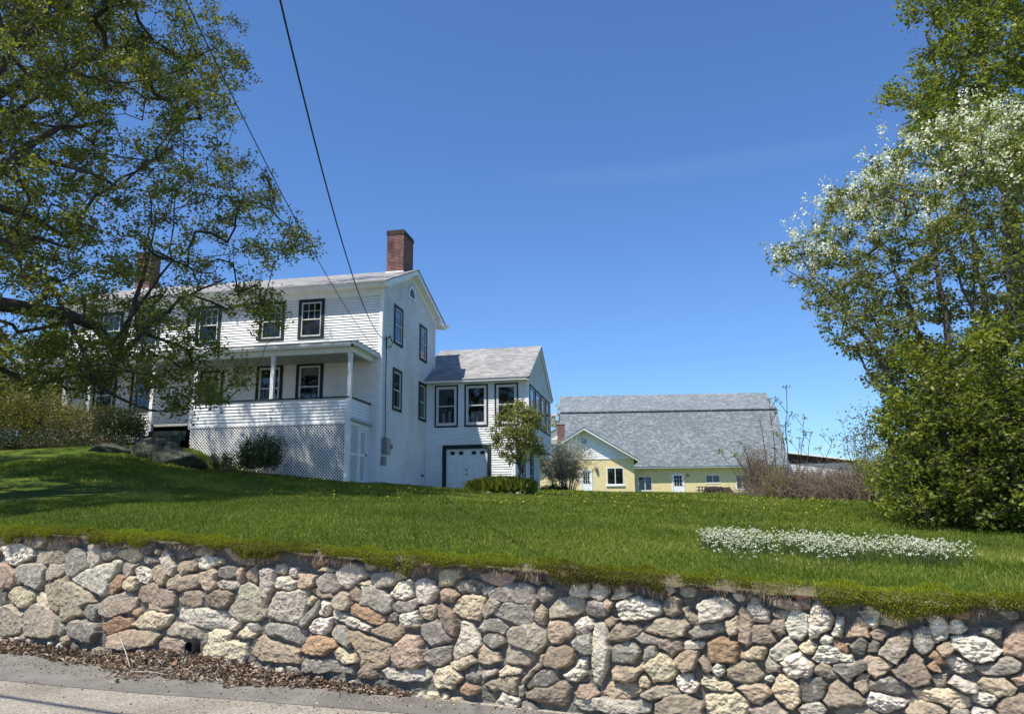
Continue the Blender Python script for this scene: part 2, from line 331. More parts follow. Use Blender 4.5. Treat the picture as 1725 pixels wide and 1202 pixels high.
S2, W2 = np.meshgrid(rs, rw)
rd = np_mesh('road', np.stack([P0[0]+TT[0]*S2+NN[0]*W2, P0[1]+TT[1]*S2+NN[1]*W2, np.full(S2.shape, ROADZ)], -1), gridfaces(len(rs), len(rw)), mat_road()); tag(rd, 'worn grey asphalt road at the foot of the stone wall', 'road', kind='structure')
# darker, newer patch of asphalt along the wall
pt = MB(); pb = [(-12, .05), (13, .05), (13, .3), (8.2, .42), (6.8, .55), (5.0, .8), (3.9, 1.0), (2.6, 1.15), (0, 1.35), (-12, 1.7)]
pt.face([(P0[0]+TT[0]*s+NN[0]*w, P0[1]+TT[1]*s+NN[1]*w, ROADZ+.004) for s, w in pb][::-1])
tag(pt.build('asphalt_patch', simple('smooth_dark_asphalt', (.17, .16, .14), .85, .25, 2.5, bump=.4, bscale=80)), 'smoother dark asphalt strip along the wall foot', 'road', kind='structure')

# ------------------------------------------------------------ stone wall
PAL = {'g': (.225, .212, .19), 'd': (.12, .115, .107), 'l': (.43, .4, .35), 'w': (.52, .49, .43), 't': (.33, .275, .205), 'y': (.47, .41, .3), 'o': (.3, .195, .12), 'b': (.23, .19, .15), 'p': (.37, .285, .22), 'k': (.275, .25, .2), 'r': (.28, .12, .09)}
STONES = 'w-15,-168,-2,-164,24,-162,43,-167,48,-178,36,-184,14,-190,-3,-187,-12,-177;b16,-152,31,-148,65,-150,72,-156,66,-167,43,-169,21,-160;b71,-167,88,-149,108,-150,115,-167,111,-171,74,-170;k48,-172,109,-171,113,-180,109,-185,90,-189,54,-186;p-22,-188,0,-190,16,-200,18,-214,7,-220,-15,-219;g18,-194,29,-189,70,-187,76,-194,75,-211,68,-220,57,-216,31,-210;k79,-197,85,-189,113,-187,115,-193,102,-204,83,-206;d17,-200,23,-198,31,-213,27,-215,20,-214;y3,-228,14,-219,34,-216,56,-220,62,-227,49,-238,29,-242,10,-235;t78,-214,114,-201,118,-208,116,-228,105,-246,91,-235,79,-218;g113,-174,134,-166,152,-172,159,-189,140,-199,124,-203,117,-199;l155,-163,174,-163,181,-172,179,-185,166,-191,158,-184;l128,-205,162,-191,216,-180,220,-183,204,-204,196,-221,176,-220,146,-210;o203,-208,214,-195,227,-199,225,-210,211,-219,200,-220;g218,-191,223,-181,242,-186,241,-195,230,-201,221,-195;y209,-173,217,-169,238,-165,250,-171,246,-179,234,-182,212,-177;g185,-169,203,-164,215,-166,205,-176,190,-181,184,-179;w245,-192,254,-186,267,-190,272,-198,267,-206,254,-203,247,-197;t268,-191,279,-186,293,-187,298,-196,299,-205,289,-207,277,-203;y229,-205,238,-198,247,-201,248,-212,239,-215,231,-212;k120,-209,137,-209,166,-219,177,-229,155,-235,157,-245,117,-256,114,-250;g157,-235,177,-231,184,-236,183,-247,177,-251,159,-244;k184,-230,205,-221,230,-216,252,-222,249,-231,238,-239,210,-245,188,-242;k46,-246,64,-235,92,-240,109,-252,112,-269,100,-274,48,-274;y63,-227,71,-221,81,-224,97,-239,92,-241,66,-235;k-10,-244,10,-239,25,-247,44,-249,47,-265,41,-273,-2,-278;d-14,-224,1,-224,2,-239,-10,-242;g108,-248,122,-258,125,-265,115,-274;g128,-261,135,-253,158,-251,185,-254,190,-264,180,-275,162,-275,138,-272;o194,-252,215,-245,245,-244,248,-254,230,-258,205,-265,196,-264;y246,-251,267,-236,295,-235,309,-239,305,-249,289,-254,261,-255;t267,-228,288,-228,306,-232,305,-234,272,-234;b251,-221,257,-209,273,-205,312,-213,314,-226,294,-230,261,-226;t205,-266,236,-259,285,-255,292,-259,285,-270,251,-278,209,-278;g254,-175,276,-178,282,-181,262,-184;l282,-178,291,-167,300,-171,309,-186,303,-197,296,-193;d301,-173,317,-166,335,-171,334,-173,318,-178,309,-179;t311,-184,323,-180,342,-177,345,-184,339,-191,322,-194,314,-190;w345,-179,357,-171,371,-175,372,-182,364,-185,348,-188;p338,-171,348,-162,363,-162,368,-169,355,-172,344,-175;b301,-201,312,-195,348,-195,354,-203,339,-208,320,-212,304,-209;t349,-192,368,-187,373,-191,375,-205,362,-211,358,-208;b316,-218,322,-213,347,-210,355,-216,353,-225,342,-228,319,-226;b359,-216,375,-209,392,-210,398,-213,395,-224,385,-229,368,-227,360,-222;d375,-188,388,-184,404,-184,405,-194,396,-197,377,-196;l378,-203,387,-199,406,-199,406,-204,397,-208,383,-207;b406,-181,403,-174,428,-172,432,-181,419,-184;p404,-185,415,-186,416,-190,414,-198,407,-199;b419,-189,434,-181,437,-193,432,-200,421,-194;l440,-187,450,-185,459,-187,459,-200,455,-210,449,-220,445,-213,441,-201;l458,-183,470,-180,474,-184,468,-191,461,-189;l477,-182,489,-183,490,-190,484,-193,475,-191;w461,-201,463,-194,474,-192,487,-197,487,-203,477,-205,462,-204;p490,-198,492,-189,502,-188,514,-190,512,-199,503,-204,493,-204;k394,-232,409,-215,411,-202,425,-199,438,-206,444,-220,449,-234,437,-238,413,-240;l451,-230,454,-220,464,-207,485,-206,503,-206,504,-218,498,-232,492,-239,472,-237,452,-235;y504,-214,510,-211,515,-214,510,-219,505,-219;g493,-241,503,-227,512,-220,520,-213,520,-217,511,-234,502,-242;l312,-231,316,-229,351,-229,385,-232,394,-236,390,-248,366,-249,336,-248,318,-242;w393,-245,402,-238,413,-241,411,-246,401,-250,394,-249;y409,-255,420,-245,440,-249,433,-255,420,-258;g423,-243,437,-241,441,-247,434,-248;g447,-246,452,-240,473,-240,487,-241,501,-246,495,-258,485,-257,463,-251,448,-251;k302,-255,311,-248,328,-247,361,-252,361,-261,349,-263,320,-260,302,-259;t289,-270,297,-263,320,-262,334,-265,337,-273,326,-278,293,-279;y357,-275,366,-260,363,-254,376,-251,401,-252,398,-260,425,-263,424,-273,418,-278,360,-281;t428,-265,433,-256,447,-253,464,-257,496,-265,496,-277,474,-278,445,-277,431,-272;o496,-264,506,-250,520,-247,542,-250,545,-256,529,-266,510,-265;g515,-193,525,-188,542,-190,546,-199,537,-206,522,-204,516,-199;y515,-185,524,-182,536,-186,531,-187;l539,-187,555,-175,571,-181,577,-190,567,-196,553,-202,545,-198;y566,-199,579,-195,582,-195,582,-199;b503,-207,511,-203,534,-207,535,-210,523,-211,507,-208;k535,-212,546,-206,557,-207,558,-216,553,-221,542,-221,536,-216;w518,-224,526,-214,533,-216,533,-224,527,-229,519,-226;b557,-205,564,-201,572,-210,569,-214,560,-212;g570,-201,582,-199,591,-201,608,-207,609,-220,601,-223,587,-219,569,-215,572,-208;o556,-221,563,-215,581,-219,601,-225,599,-233,590,-234,572,-229,557,-225;w535,-226,540,-222,562,-229,583,-236,580,-241,561,-238,538,-231;g581,-189,617,-184,622,-190,609,-196,592,-201,584,-196;w605,-206,615,-195,625,-191,633,-196,633,-206,624,-209,612,-211;g608,-217,614,-212,636,-209,639,-214,635,-219,615,-222,609,-220;l635,-193,643,-190,652,-192,658,-198,655,-208,648,-213,639,-213,636,-206;y659,-186,664,-182,676,-180,684,-187,677,-193,670,-197,659,-197;p660,-202,667,-199,676,-200,681,-204,675,-210,663,-210;y640,-217,648,-213,657,-213,657,-222,649,-226,641,-224;b658,-215,664,-213,675,-220,680,-230,677,-239,670,-235,661,-223;g640,-232,657,-225,665,-231,675,-243,654,-251,644,-244,640,-240;w617,-224,625,-221,638,-220,639,-232,632,-234,620,-236;b582,-239,600,-233,617,-231,620,-239,608,-247,593,-245,583,-242;d603,-226,610,-222,616,-224,611,-229,604,-231;t554,-240,566,-241,594,-249,606,-251,608,-257,603,-271,574,-274,571,-262,562,-253;g538,-246,541,-238,553,-238,561,-252,559,-257,548,-252;y540,-263,547,-256,565,-263,567,-269,556,-271,543,-269;g551,-275,564,-273,563,-280,552,-281;b566,-278,574,-274,589,-273,596,-279,589,-283,567,-282;p609,-258,613,-248,624,-241,638,-241,642,-254,643,-266,631,-272,617,-271,609,-265;g644,-257,650,-253,673,-248,674,-253,670,-263,655,-267,645,-265;l596,-274,611,-274,639,-271,649,-271,653,-276,644,-281,617,-282,603,-281;y655,-278,659,-270,669,-267,685,-274,677,-283,661,-284;w507,-240,519,-232,535,-231,534,-242,526,-246,509,-245;g498,-278,506,-271,515,-269,547,-271,551,-280,527,-282,498,-284;d675,-197,683,-190,696,-188,706,-192,707,-197,695,-203,683,-202;y674,-216,685,-205,704,-203,709,-206,708,-214,702,-223,690,-224,676,-219;l676,-256,676,-250,684,-237,686,-226,696,-228,705,-240,705,-246,690,-255,677,-259;p702,-184,713,-183,733,-182,740,-186,735,-190,722,-193,707,-189;b753,-184,760,-183,766,-190,761,-193,754,-189;g712,-201,719,-195,735,-191,750,-191,755,-195,758,-205,757,-209,740,-208,722,-206,710,-205;g707,-195,717,-194,713,-199,708,-204,705,-200;k707,-218,714,-205,724,-208,719,-216,709,-222;g718,-218,727,-208,735,-208,756,-210,755,-224,745,-226,730,-223;t757,-222,764,-208,768,-213,767,-223,764,-226;k770,-213,780,-204,793,-200,803,-203,804,-211,798,-216,779,-219,771,-219;g760,-196,768,-193,776,-195,776,-202,764,-206,758,-202;l789,-197,795,-186,808,-191,809,-199,804,-202,791,-200;l811,-195,818,-190,826,-193,824,-200,818,-203,811,-199;g805,-211,807,-205,813,-203,823,-205,823,-213,815,-216,806,-215;g703,-230,708,-223,720,-222,730,-228,728,-234,715,-234,704,-233;d707,-240,710,-236,727,-236,728,-243,718,-247,709,-243;k731,-232,736,-228,757,-225,770,-228,769,-241,760,-248,745,-246,733,-244;p771,-222,787,-222,792,-227,791,-232,774,-240,771,-236;w796,-222,802,-218,811,-219,810,-225,805,-230,796,-229;g792,-236,798,-231,809,-229,810,-245,803,-248,795,-242;l811,-222,819,-221,824,-230,826,-240,821,-260,815,-269,812,-267,811,-248;k728,-252,731,-246,756,-248,750,-259,740,-260,728,-258;t700,-252,708,-246,722,-251,723,-257,715,-260,702,-260;y671,-264,676,-261,694,-256,699,-261,691,-265,680,-268,672,-267;b766,-257,770,-244,784,-239,793,-244,792,-254,779,-259,768,-260;w784,-264,793,-259,798,-252,805,-251,805,-262,797,-268,787,-269;b757,-259,763,-250,767,-250,765,-258,758,-262,748,-273,745,-271;d749,-274,761,-262,778,-261,778,-270,763,-275,750,-277;g689,-271,695,-266,704,-268,704,-275,697,-277,690,-276;g705,-268,720,-264,721,-268,714,-271,707,-274;y722,-267,731,-261,742,-263,741,-267,724,-269;b707,-278,720,-272,732,-269,740,-271,738,-284,727,-283,713,-280;o682,-284,688,-278,702,-282,700,-287,683,-287;b747,-281,758,-277,768,-274,786,-269,789,-274,787,-285,781,-288,760,-287,748,-286;p793,-278,798,-271,808,-271,813,-275,808,-279,796,-280;g741,-277,747,-275,745,-283,741,-284;l829,-202,833,-192,839,-188,841,-194,848,-197,840,-202;p821,-205,825,-202,830,-205,829,-208,825,-211;w834,-205,851,-199,863,-200,870,-204,870,-211,861,-214,845,-218,834,-216;b871,-206,874,-199,882,-197,887,-201,885,-210,878,-214,873,-212;b822,-218,827,-214,832,-217,830,-221,825,-225,822,-221;b826,-228,831,-221,847,-220,854,-224,852,-229,839,-235,826,-235;k854,-223,865,-216,879,-215,891,-217,887,-227,877,-229,864,-226,855,-225;k887,-207,892,-205,899,-213,899,-218,893,-217,888,-210;l900,-206,905,-199,921,-197,929,-202,927,-208,912,-214,900,-217;g892,-223,896,-219,918,-214,920,-220,907,-225,895,-227;y920,-215,928,-210,929,-214,928,-223,923,-224,920,-219;p931,-208,935,-203,939,-205,939,-215,939,-229,936,-231,930,-227,930,-218;g848,-232,854,-227,867,-230,867,-236,854,-235;g827,-240,833,-237,847,-235,851,-240,845,-250,837,-251,827,-250;g854,-240,858,-237,864,-237,862,-244,856,-249,854,-246;b867,-232,874,-230,887,-230,887,-237,877,-244,873,-241,867,-238;l888,-231,897,-229,903,-232,900,-235,888,-236;o905,-230,916,-225,929,-228,928,-243,908,-244,905,-239;t880,-246,890,-237,898,-237,897,-243,893,-250,886,-255,881,-253;b898,-244,901,-241,906,-245,907,-252,904,-255,900,-252;w908,-250,912,-245,917,-247,917,-252,912,-256,908,-254;t826,-258,829,-254,847,-255,853,-250,854,-256,847,-262,838,-266,829,-265;y854,-253,866,-242,873,-243,880,-249,880,-257,872,-262,860,-263,855,-257;y849,-263,853,-260,857,-263,855,-267,850,-267;w880,-260,885,-256,891,-256,897,-263,895,-268,888,-269,881,-265;y899,-259,903,-256,912,-257,923,-260,922,-265,911,-265,899,-262;t818,-273,824,-268,847,-266,852,-270,846,-275,839,-278,826,-278,818,-276;k851,-274,859,-266,876,-264,882,-269,872,-274,858,-277,852,-276;l793,-286,798,-281,812,-279,852,-279,857,-281,856,-285,842,-289,812,-289,795,-289;b862,-280,874,-273,886,-270,899,-276,898,-287,878,-293,861,-290;y901,-272,906,-267,927,-268,933,-270,932,-279,926,-285,904,-287;l874,-187,880,-186,880,-194,877,-196,874,-192;l939,-203,943,-195,949,-200,953,-205,952,-213,940,-213;b940,-216,952,-215,956,-226,948,-228,940,-228;k956,-207,958,-204,967,-206,965,-210,957,-209;b953,-216,956,-211,963,-211,964,-215,963,-220,959,-222,954,-219;l964,-214,969,-206,975,-204,981,-208,980,-219,974,-224,967,-223;b957,-194,968,-195,982,-195,983,-203,969,-205,957,-201;r971,-192,976,-190,983,-191,982,-194,974,-194;w984,-200,989,-196,994,-202,999,-209,995,-214,986,-222,982,-223,982,-211;p1005,-220,1012,-212,1017,-208,1022,-212,1020,-221,1012,-221;w995,-219,1002,-208,1005,-209,1005,-213,1001,-221,996,-221;l952,-237,956,-229,963,-223,966,-223,970,-230,968,-234,956,-240;y972,-229,976,-226,982,-224,985,-228,982,-233,975,-233;w988,-225,991,-221,995,-222,995,-226,989,-227;o995,-224,1002,-224,1007,-225,1005,-230,997,-228;w982,-237,987,-229,994,-228,1007,-233,1007,-236,1000,-237,985,-239;d1009,-226,1015,-222,1019,-225,1018,-232,1013,-233,1010,-229;d1020,-226,1023,-222,1027,-223,1026,-229,1020,-231;t930,-238,939,-232,948,-230,950,-233,946,-241,938,-242,931,-240;w958,-241,965,-236,974,-235,983,-242,980,-249,971,-253,963,-252,960,-245;b918,-251,923,-245,931,-243,941,-244,945,-250,942,-255,930,-257,919,-255;k948,-247,952,-236,958,-244,957,-248,948,-248;b982,-247,988,-239,992,-240,998,-248,992,-250,984,-248;d995,-240,1016,-237,1016,-243,1004,-251,999,-246,995,-243;w946,-253,951,-250,953,-252,950,-256,946,-254;y951,-262,954,-253,957,-250,967,-254,971,-258,969,-267,965,-273,959,-269,952,-266;d971,-259,975,-251,988,-250,990,-255,986,-265,977,-267,971,-266;b987,-266,998,-249,1004,-254,1015,-264,1012,-267,991,-270;t1008,-252,1012,-247,1018,-247,1017,-258,1014,-260,1009,-255;g1019,-251,1025,-250,1024,-254,1019,-255;t926,-262,932,-258,940,-257,948,-261,950,-265,943,-271,936,-270,929,-265;k933,-277,946,-271,953,-270,962,-276,959,-281,937,-284;l969,-272,975,-267,984,-267,989,-272,985,-276,971,-277;k994,-273,1001,-269,1016,-268,1023,-271,1018,-277,997,-278;w1016,-204,1023,-199,1027,-198,1031,-204,1027,-214,1025,-215,1020,-210;y1030,-211,1033,-203,1039,-200,1043,-206,1044,-211,1038,-213;b1022,-218,1027,-214,1033,-217,1029,-221,1023,-221;k1028,-228,1034,-220,1045,-215,1048,-217,1048,-223,1042,-231,1036,-237,1031,-234,1027,-231;g1050,-215,1054,-212,1059,-213,1063,-220,1060,-226,1054,-230,1050,-227;w1058,-205,1063,-199,1069,-205,1070,-215,1069,-220,1064,-221,1061,-215;t1064,-225,1068,-222,1072,-221,1075,-225,1072,-229,1067,-230;o1058,-231,1062,-227,1066,-230,1067,-234,1063,-235;o1057,-236,1060,-234,1063,-237,1063,-239,1060,-239;w1072,-208,1076,-205,1082,-211,1078,-214,1071,-215;w1072,-218,1077,-216,1088,-215,1095,-217,1102,-225,1094,-229,1087,-231,1081,-229,1075,-225;g1090,-210,1094,-209,1103,-210,1103,-215,1100,-216,1091,-212;p1104,-223,1106,-216,1115,-204,1120,-209,1121,-222,1117,-229,1103,-227;w1068,-235,1070,-232,1076,-230,1083,-233,1083,-238,1078,-240,1072,-239;g1084,-235,1093,-233,1100,-229,1108,-229,1111,-232,1110,-237,1102,-240,1090,-240,1085,-238;b1033,-241,1048,-230,1052,-231,1058,-244,1056,-248,1046,-252,1042,-249;k1059,-243,1066,-241,1065,-249,1062,-250,1060,-248;l1067,-247,1071,-242,1078,-244,1085,-246,1084,-251,1077,-252,1070,-249;y1087,-245,1089,-243,1101,-242,1107,-246,1103,-251,1095,-253,1089,-249;p1106,-242,1113,-239,1114,-244,1108,-244;d1019,-252,1026,-248,1032,-246,1039,-249,1043,-254,1036,-258,1027,-256,1019,-256;y1045,-255,1054,-252,1064,-251,1072,-253,1079,-257,1079,-262,1069,-262,1060,-261,1050,-260;w1081,-255,1085,-252,1094,-253,1094,-256,1089,-261,1083,-259;b1094,-263,1097,-256,1103,-251,1110,-249,1114,-255,1110,-264,1095,-268;t1039,-268,1043,-264,1050,-261,1065,-266,1062,-270,1040,-272;p1016,-236,1020,-233,1026,-233,1033,-238,1032,-241,1023,-248,1018,-246,1016,-242;w1015,-265,1020,-259,1027,-258,1035,-259,1041,-261,1039,-265,1028,-269,1018,-268;g1067,-266,1070,-263,1077,-264,1078,-266,1075,-269,1067,-269;w1080,-266,1082,-263,1090,-264,1092,-266,1086,-269'
def sdf_poly(px, py, P):
    """signed distance, positive inside"""
    d = np.full(px.shape, 1e9); ins = np.zeros(px.shape, bool); n = len(P)
    for i in range(n):
        a = P[i]; b = P[(i+1) % n]; e = b-a; wx = px-a[0]; wy = py-a[1]
        t = np.clip((wx*e[0]+wy*e[1])/(e@e+1e-12), 0, 1); d = np.minimum(d, (wx-e[0]*t)**2+(wy-e[1]*t)**2)
        c1 = (a[1] > py) != (b[1] > py); xx = (b[0]-a[0])*(py-a[1])/(b[1]-a[1]+1e-12)+a[0]; ins ^= c1 & (px < xx)
    return np.where(ins, np.sqrt(d), -np.sqrt(d))
traced = []
for q in STONES.split(';'):
    a = np.array([float(v) for v in q[1:].split(',')]).reshape(-1, 2)/100; traced.append((q[0], a))
def rand_poly(cx, cy, w, h, r):
    n = r.integers(6, 9); th = np.sort(r.random(n)*.7+np.arange(n))*2*np.pi/n; a = r.normal(0, .25)
    k = .9+.2*r.random(n); x = np.cos(th)*w*.5*k; y = np.sin(th)*h*.5*k
    return np.stack([cx+x*np.cos(a)-y*np.sin(a), cy+x*np.sin(a)+y*np.cos(a)], 1)
def wall_section(s0, s1, ds, stones, fill, seed):
    r = np.random.default_rng(seed); nx = int((s1-s0)/ds)+1; zt = walltop(np.linspace(s0, s1, nx))-.02; z0 = ROADZ-.05; ny = int(1.5/ds)
    ss = np.linspace(s0, s1, nx); S, V = np.meshgrid(ss, np.linspace(0, 1, ny)); Z = z0+(zt[None]-z0)*V
    big = vnoise(nx, ny, int((s1-s0)*1.4)+2, 3, r); wx = (vnoise(nx, ny, int((s1-s0)*9), 14, r)-.5)*.03+(vnoise(nx, ny, int((s1-s0)*28), 42, r)-.5)*.014; wy = (vnoise(nx, ny, int((s1-s0)*9), 14, r)-.5)*.03+(vnoise(nx, ny, int((s1-s0)*28), 42, r)-.5)*.014
    f1 = vnoise(nx, ny, int((s1-s0)*22), 34, r)-.5; f2 = vnoise(nx, ny, int((s1-s0)*50), 75, r)-.5; f3 = vnoise(nx, ny, min(nx-1, int((s1-s0)*90)), min(ny-1, 140), r)-.5
    H = -.022+.018*f1+.012*f2; C = np.zeros(S.shape+(3,)); C[:] = np.array((.135, .125, .105)); occ = np.full(S.shape, -1.0)
    C *= (1+.35*f2+.3*f3)[..., None]
    def put(code, P, extra=0):
        lo = P.min(0)-.05; hi = P.max(0)+.05; i0 = max(0, int((lo[0]-s0)/ds)); i1 = min(nx, int((hi[0]-s0)/ds)+2)
        if i1 <= i0: return
        ztm = zt[min(nx-1, max(0, (i0+i1)//2))]; j0 = max(0, int((lo[1]-z0)/(ztm-z0)*ny)-1); j1 = min(ny, int((hi[1]-z0)/(ztm-z0)*ny)+2)
        if j1 <= j0: return
        sl = (slice(j0, j1), slice(i0, i1)); d = sdf_poly(S[sl]+wx[sl], Z[sl]+wy[sl], P)+.009; ok = d > 0
        if not ok.any(): return
        c = P.mean(0); sz = (P.max(0)-P.min(0)).min(); rr = min(.024, sz*.17)*r.uniform(.4, 1.4); prof = np.sqrt(np.clip(1-(1-np.clip(d/rr, 0, 1))**2, 0, 1))
        base = r.uniform(.028, .075)*min(1, .55+sz*2); X = (S[sl]-c[0])/max(sz, .1); Y = (Z[sl]-c[1])/max(sz, .1)
        pl = np.full(X.shape, 9.)
        for k in range(r.integers(3, 6)):
            a = r.uniform(0, 6.28); g_ = r.uniform(.01, .05); pl = np.minimum(pl, base+g_*(np.cos(a)*X+np.sin(a)*Y)+r.uniform(0, .018))
        pl = np.minimum(pl, base+.028); rough = {'w': 1.7, 'l': 1.1, 'y': 1.2, 'o': 1.0, 'p': .9, 'g': .7, 'd': .5, 'b': .9, 't': 1., 'k': .85, 'r': .6}[code]
        hh = -.03+(pl+.03)*prof+rough*(.014*f1[sl]+.007*f2[sl]+.006*f3[sl])*np.clip(prof, .2, 1)
        # a few cleavage steps across the face
        a = r.uniform(-.5, .5)+(1.57 if r.random() < .2 else 0); q = (X*np.sin(a)+Y*np.cos(a))*r.uniform(3, 6)+f1[sl]*1.2; hh += rough*.004*(np.abs((q % 1)-.5)*2-.5)*prof
        col = (np.array(PAL[code])*.85+.15*np.array((.315, .29, .245)))*np.array((1.06, 1., .9))*r.uniform(.86, 1.17); col = col*(1+r.normal(0, .015, 3)); mot = 1+(.55*f2[sl]+.5*f1[sl]+.5*f3[sl])*(1.2 if code in 'w' else .75)
        cc = col[None, None]*mot[..., None]
        rust = np.clip((big[sl]-.5)*2+f1[sl]*2-.55, 0, .4)[..., None] if code in 'tyobpk' else 0
        cc = cc*(1-rust)+rust*np.array((.27, .18, .105)) if code in 'tyobpk' else cc
        lich = (f1[sl]+.7*f2[sl] > .36)[..., None]*.45 if code in 'gkdl' else 0
        cc = cc*(1-lich)+lich*np.array((.46, .43, .37)) if code in 'gkdl' else cc
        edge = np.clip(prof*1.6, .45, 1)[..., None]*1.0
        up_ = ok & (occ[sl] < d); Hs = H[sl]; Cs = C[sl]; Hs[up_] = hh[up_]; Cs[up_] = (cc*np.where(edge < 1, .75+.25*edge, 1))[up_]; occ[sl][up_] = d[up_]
    for code, P in stones: put(code, P)
    if fill:
        codes = 'gkbtylwpdog'
        for w_, n_ in ((.28, fill[0]), (.2, fill[1]), (.13, fill[2]), (.085, fill[3])):
            for k in range(n_):
                cx = r.uniform(s0-.05, s1+.05); cz = r.uniform(z0+.02, np.interp(cx, ss, zt)); w = w_*r.uniform(.85, 1.35); h = w*r.uniform(.55, .95)
                i = int(np.clip((cx-s0)/ds, 0, nx-1)); j = int(np.clip((cz-z0)/(zt[i]-z0)*(ny-1), 0, ny-1)); P = rand_poly(cx, cz, w, h, r)
                ii = np.clip(((P[:, 0]-s0)/ds).astype(int), 0, nx-1); jj = np.clip(((P[:, 1]-z0)/(zt[ii]-z0)*(ny-1)).astype(int), 0, ny-1)
                im = np.clip(((P[:, 0]*.6+cx*.4-s0)/ds).astype(int), 0, nx-1); jm = np.clip(((P[:, 1]*.6+cz*.4-z0)/(zt[im]-z0)*(ny-1)).astype(int), 0, ny-1)
                if occ[j, i] < 0 and (occ[jj, ii] < .002).all() and (occ[jm, im] < 0).all(): put(codes[r.integers(len(codes))], P)
    # bottom row of H stays, top lip rounds back
    top = np.clip((V-.985)/.015, 0, 1); H = H-.03*top
    return S, Z, H, C, nx, ny
sw = empty('stone_wall', (P0[0], P0[1], ROADZ)); tag(sw, 'long fieldstone retaining wall with mossy top beside the road', 'stone wall')
def mat_stone():
    m, t, b = newmat('fieldstone'); at = N(t, 'ShaderNodeAttribute', attribute_name='col'); b.inputs['Roughness'].default_value = .85; b.inputs['Specular IOR Level'].default_value = .3
    tc = N(t, 'ShaderNodeTexCoord'); n2 = N(t, 'ShaderNodeTexNoise', i_Scale=60., i_Detail=8., i_Roughness=.75); t.links.new(tc.outputs['Object'], n2.inputs['Vector'])
    r2 = ramp(t, [(.3, (.74, .74, .74)), (.5, (1, 1, 1)), (.7, (1.26, 1.25, 1.22))]); t.links.new(n2.outputs[0], r2.inputs[0])
    mx = N(t, 'ShaderNodeMix', data_type='RGBA', blend_type='MULTIPLY', i_0=1.); t.links.new(at.outputs['Color'], mx.inputs[6]); t.links.new(r2.outputs[0], mx.inputs[7]); t.links.new(mx.outputs[2], b.inputs['Base Color'])
    bp = N(t, 'ShaderNodeBump', i_Strength=.4, i_Distance=.008); t.links.new(n2.outputs[0], bp.inputs['Height']); t.links.new(bp.outputs[0], b.inputs['Normal'])
    return m
MST = mat_stone()
def to_wall(S, Z, H): return np.stack([P0[0]+TT[0]*S+NN[0]*(H-.02), P0[1]+TT[1]*S+NN[1]*(H-.02), Z], -1)
secV = []; secF = []; secC = []; off = 0
for (a, b_, ds, st, fill, seed) in ((-.45, 11.5, .0068, traced, (40, 250, 900, 500), 1), (-14, -.45, .02, [], (900, 1500, 2500, 2500), 2), (11.5, 25, .02, [], (900, 1500, 2500, 2500), 3)):
    S, Z, H, C, nx, ny = wall_section(a, b_, ds, st, fill, seed)
    V = to_wall(S, Z, H).reshape(-1, 3)-np.array([P0[0], P0[1], ROADZ]); secV.append(V); secF.append(gridfaces(nx, ny)+off); off += len(V); secC.append(C.reshape(-1, 3))
np_mesh('stonework', np.vstack(secV), np.vstack(secF), MST, sw, {'col': np.clip(np.vstack(secC), .02, .8)}, smooth=True)
# flat stones and soil lying on the top edge, and the body of the wall behind the face
tv = []; S = np.arange(-14, 25, .05)
Wt = np.array([-.06, 0, .08, .2, .45]); hh = np.array([-.05, 0, .005, .012, -.03])
SS, WW = np.meshgrid(S, Wt); ZZ = walltop(SS)+np.repeat(hh[:, None], len(S), 1)+(vnoise(len(S), 5, 200, 4)-.5)*.035
cap = np.stack([P0[0]+TT[0]*SS-NN[0]*WW, P0[1]+TT[1]*SS-NN[1]*WW, ZZ], -1).reshape(-1, 3)-np.array([P0[0], P0[1], ROADZ])
np_mesh('capping', cap, gridfaces(len(S), 5), simple('dry_soil_and_root_mat', (.12, .1, .06), .95, .5, 14, bump=.8, bscale=50), sw, smooth=True)
dp = MB(); px_, pz_ = 3.45, -2.70
pc = Vector((P0[0]+TT[0]*px_, P0[1]+TT[1]*px_, pz_)); nv = Vector((NN[0], NN[1], 0)); tv_ = Vector((TT[0], TT[1], 0))
def ringpts(c, r, n=16): return [c+tv_*math.cos(2*math.pi*k/n)*r+Vector((0, 0, 1))*math.sin(2*math.pi*k/n)*r for k in range(n)]
ro, ri, ro2, ri2 = ringpts(pc+nv*.045, .075), ringpts(pc+nv*.045, .062), ringpts(pc-nv*.1, .075), ringpts(pc-nv*.05, .062)
for k in range(16):
    j = (k+1) % 16; dp.face([ro[k], ro[j], ri[j], ri[k]]); dp.face([ro2[k], ro2[j], ro[j], ro[k]]); dp.face([ri[k], ri[j], ri2[j], ri2[k]])
dp.face(ri2)
o = dp.build('drain_pipe', M['black'], None); o.parent = sw; o.matrix_parent_inverse = Matrix.Translation((-P0[0], -P0[1], -ROADZ))
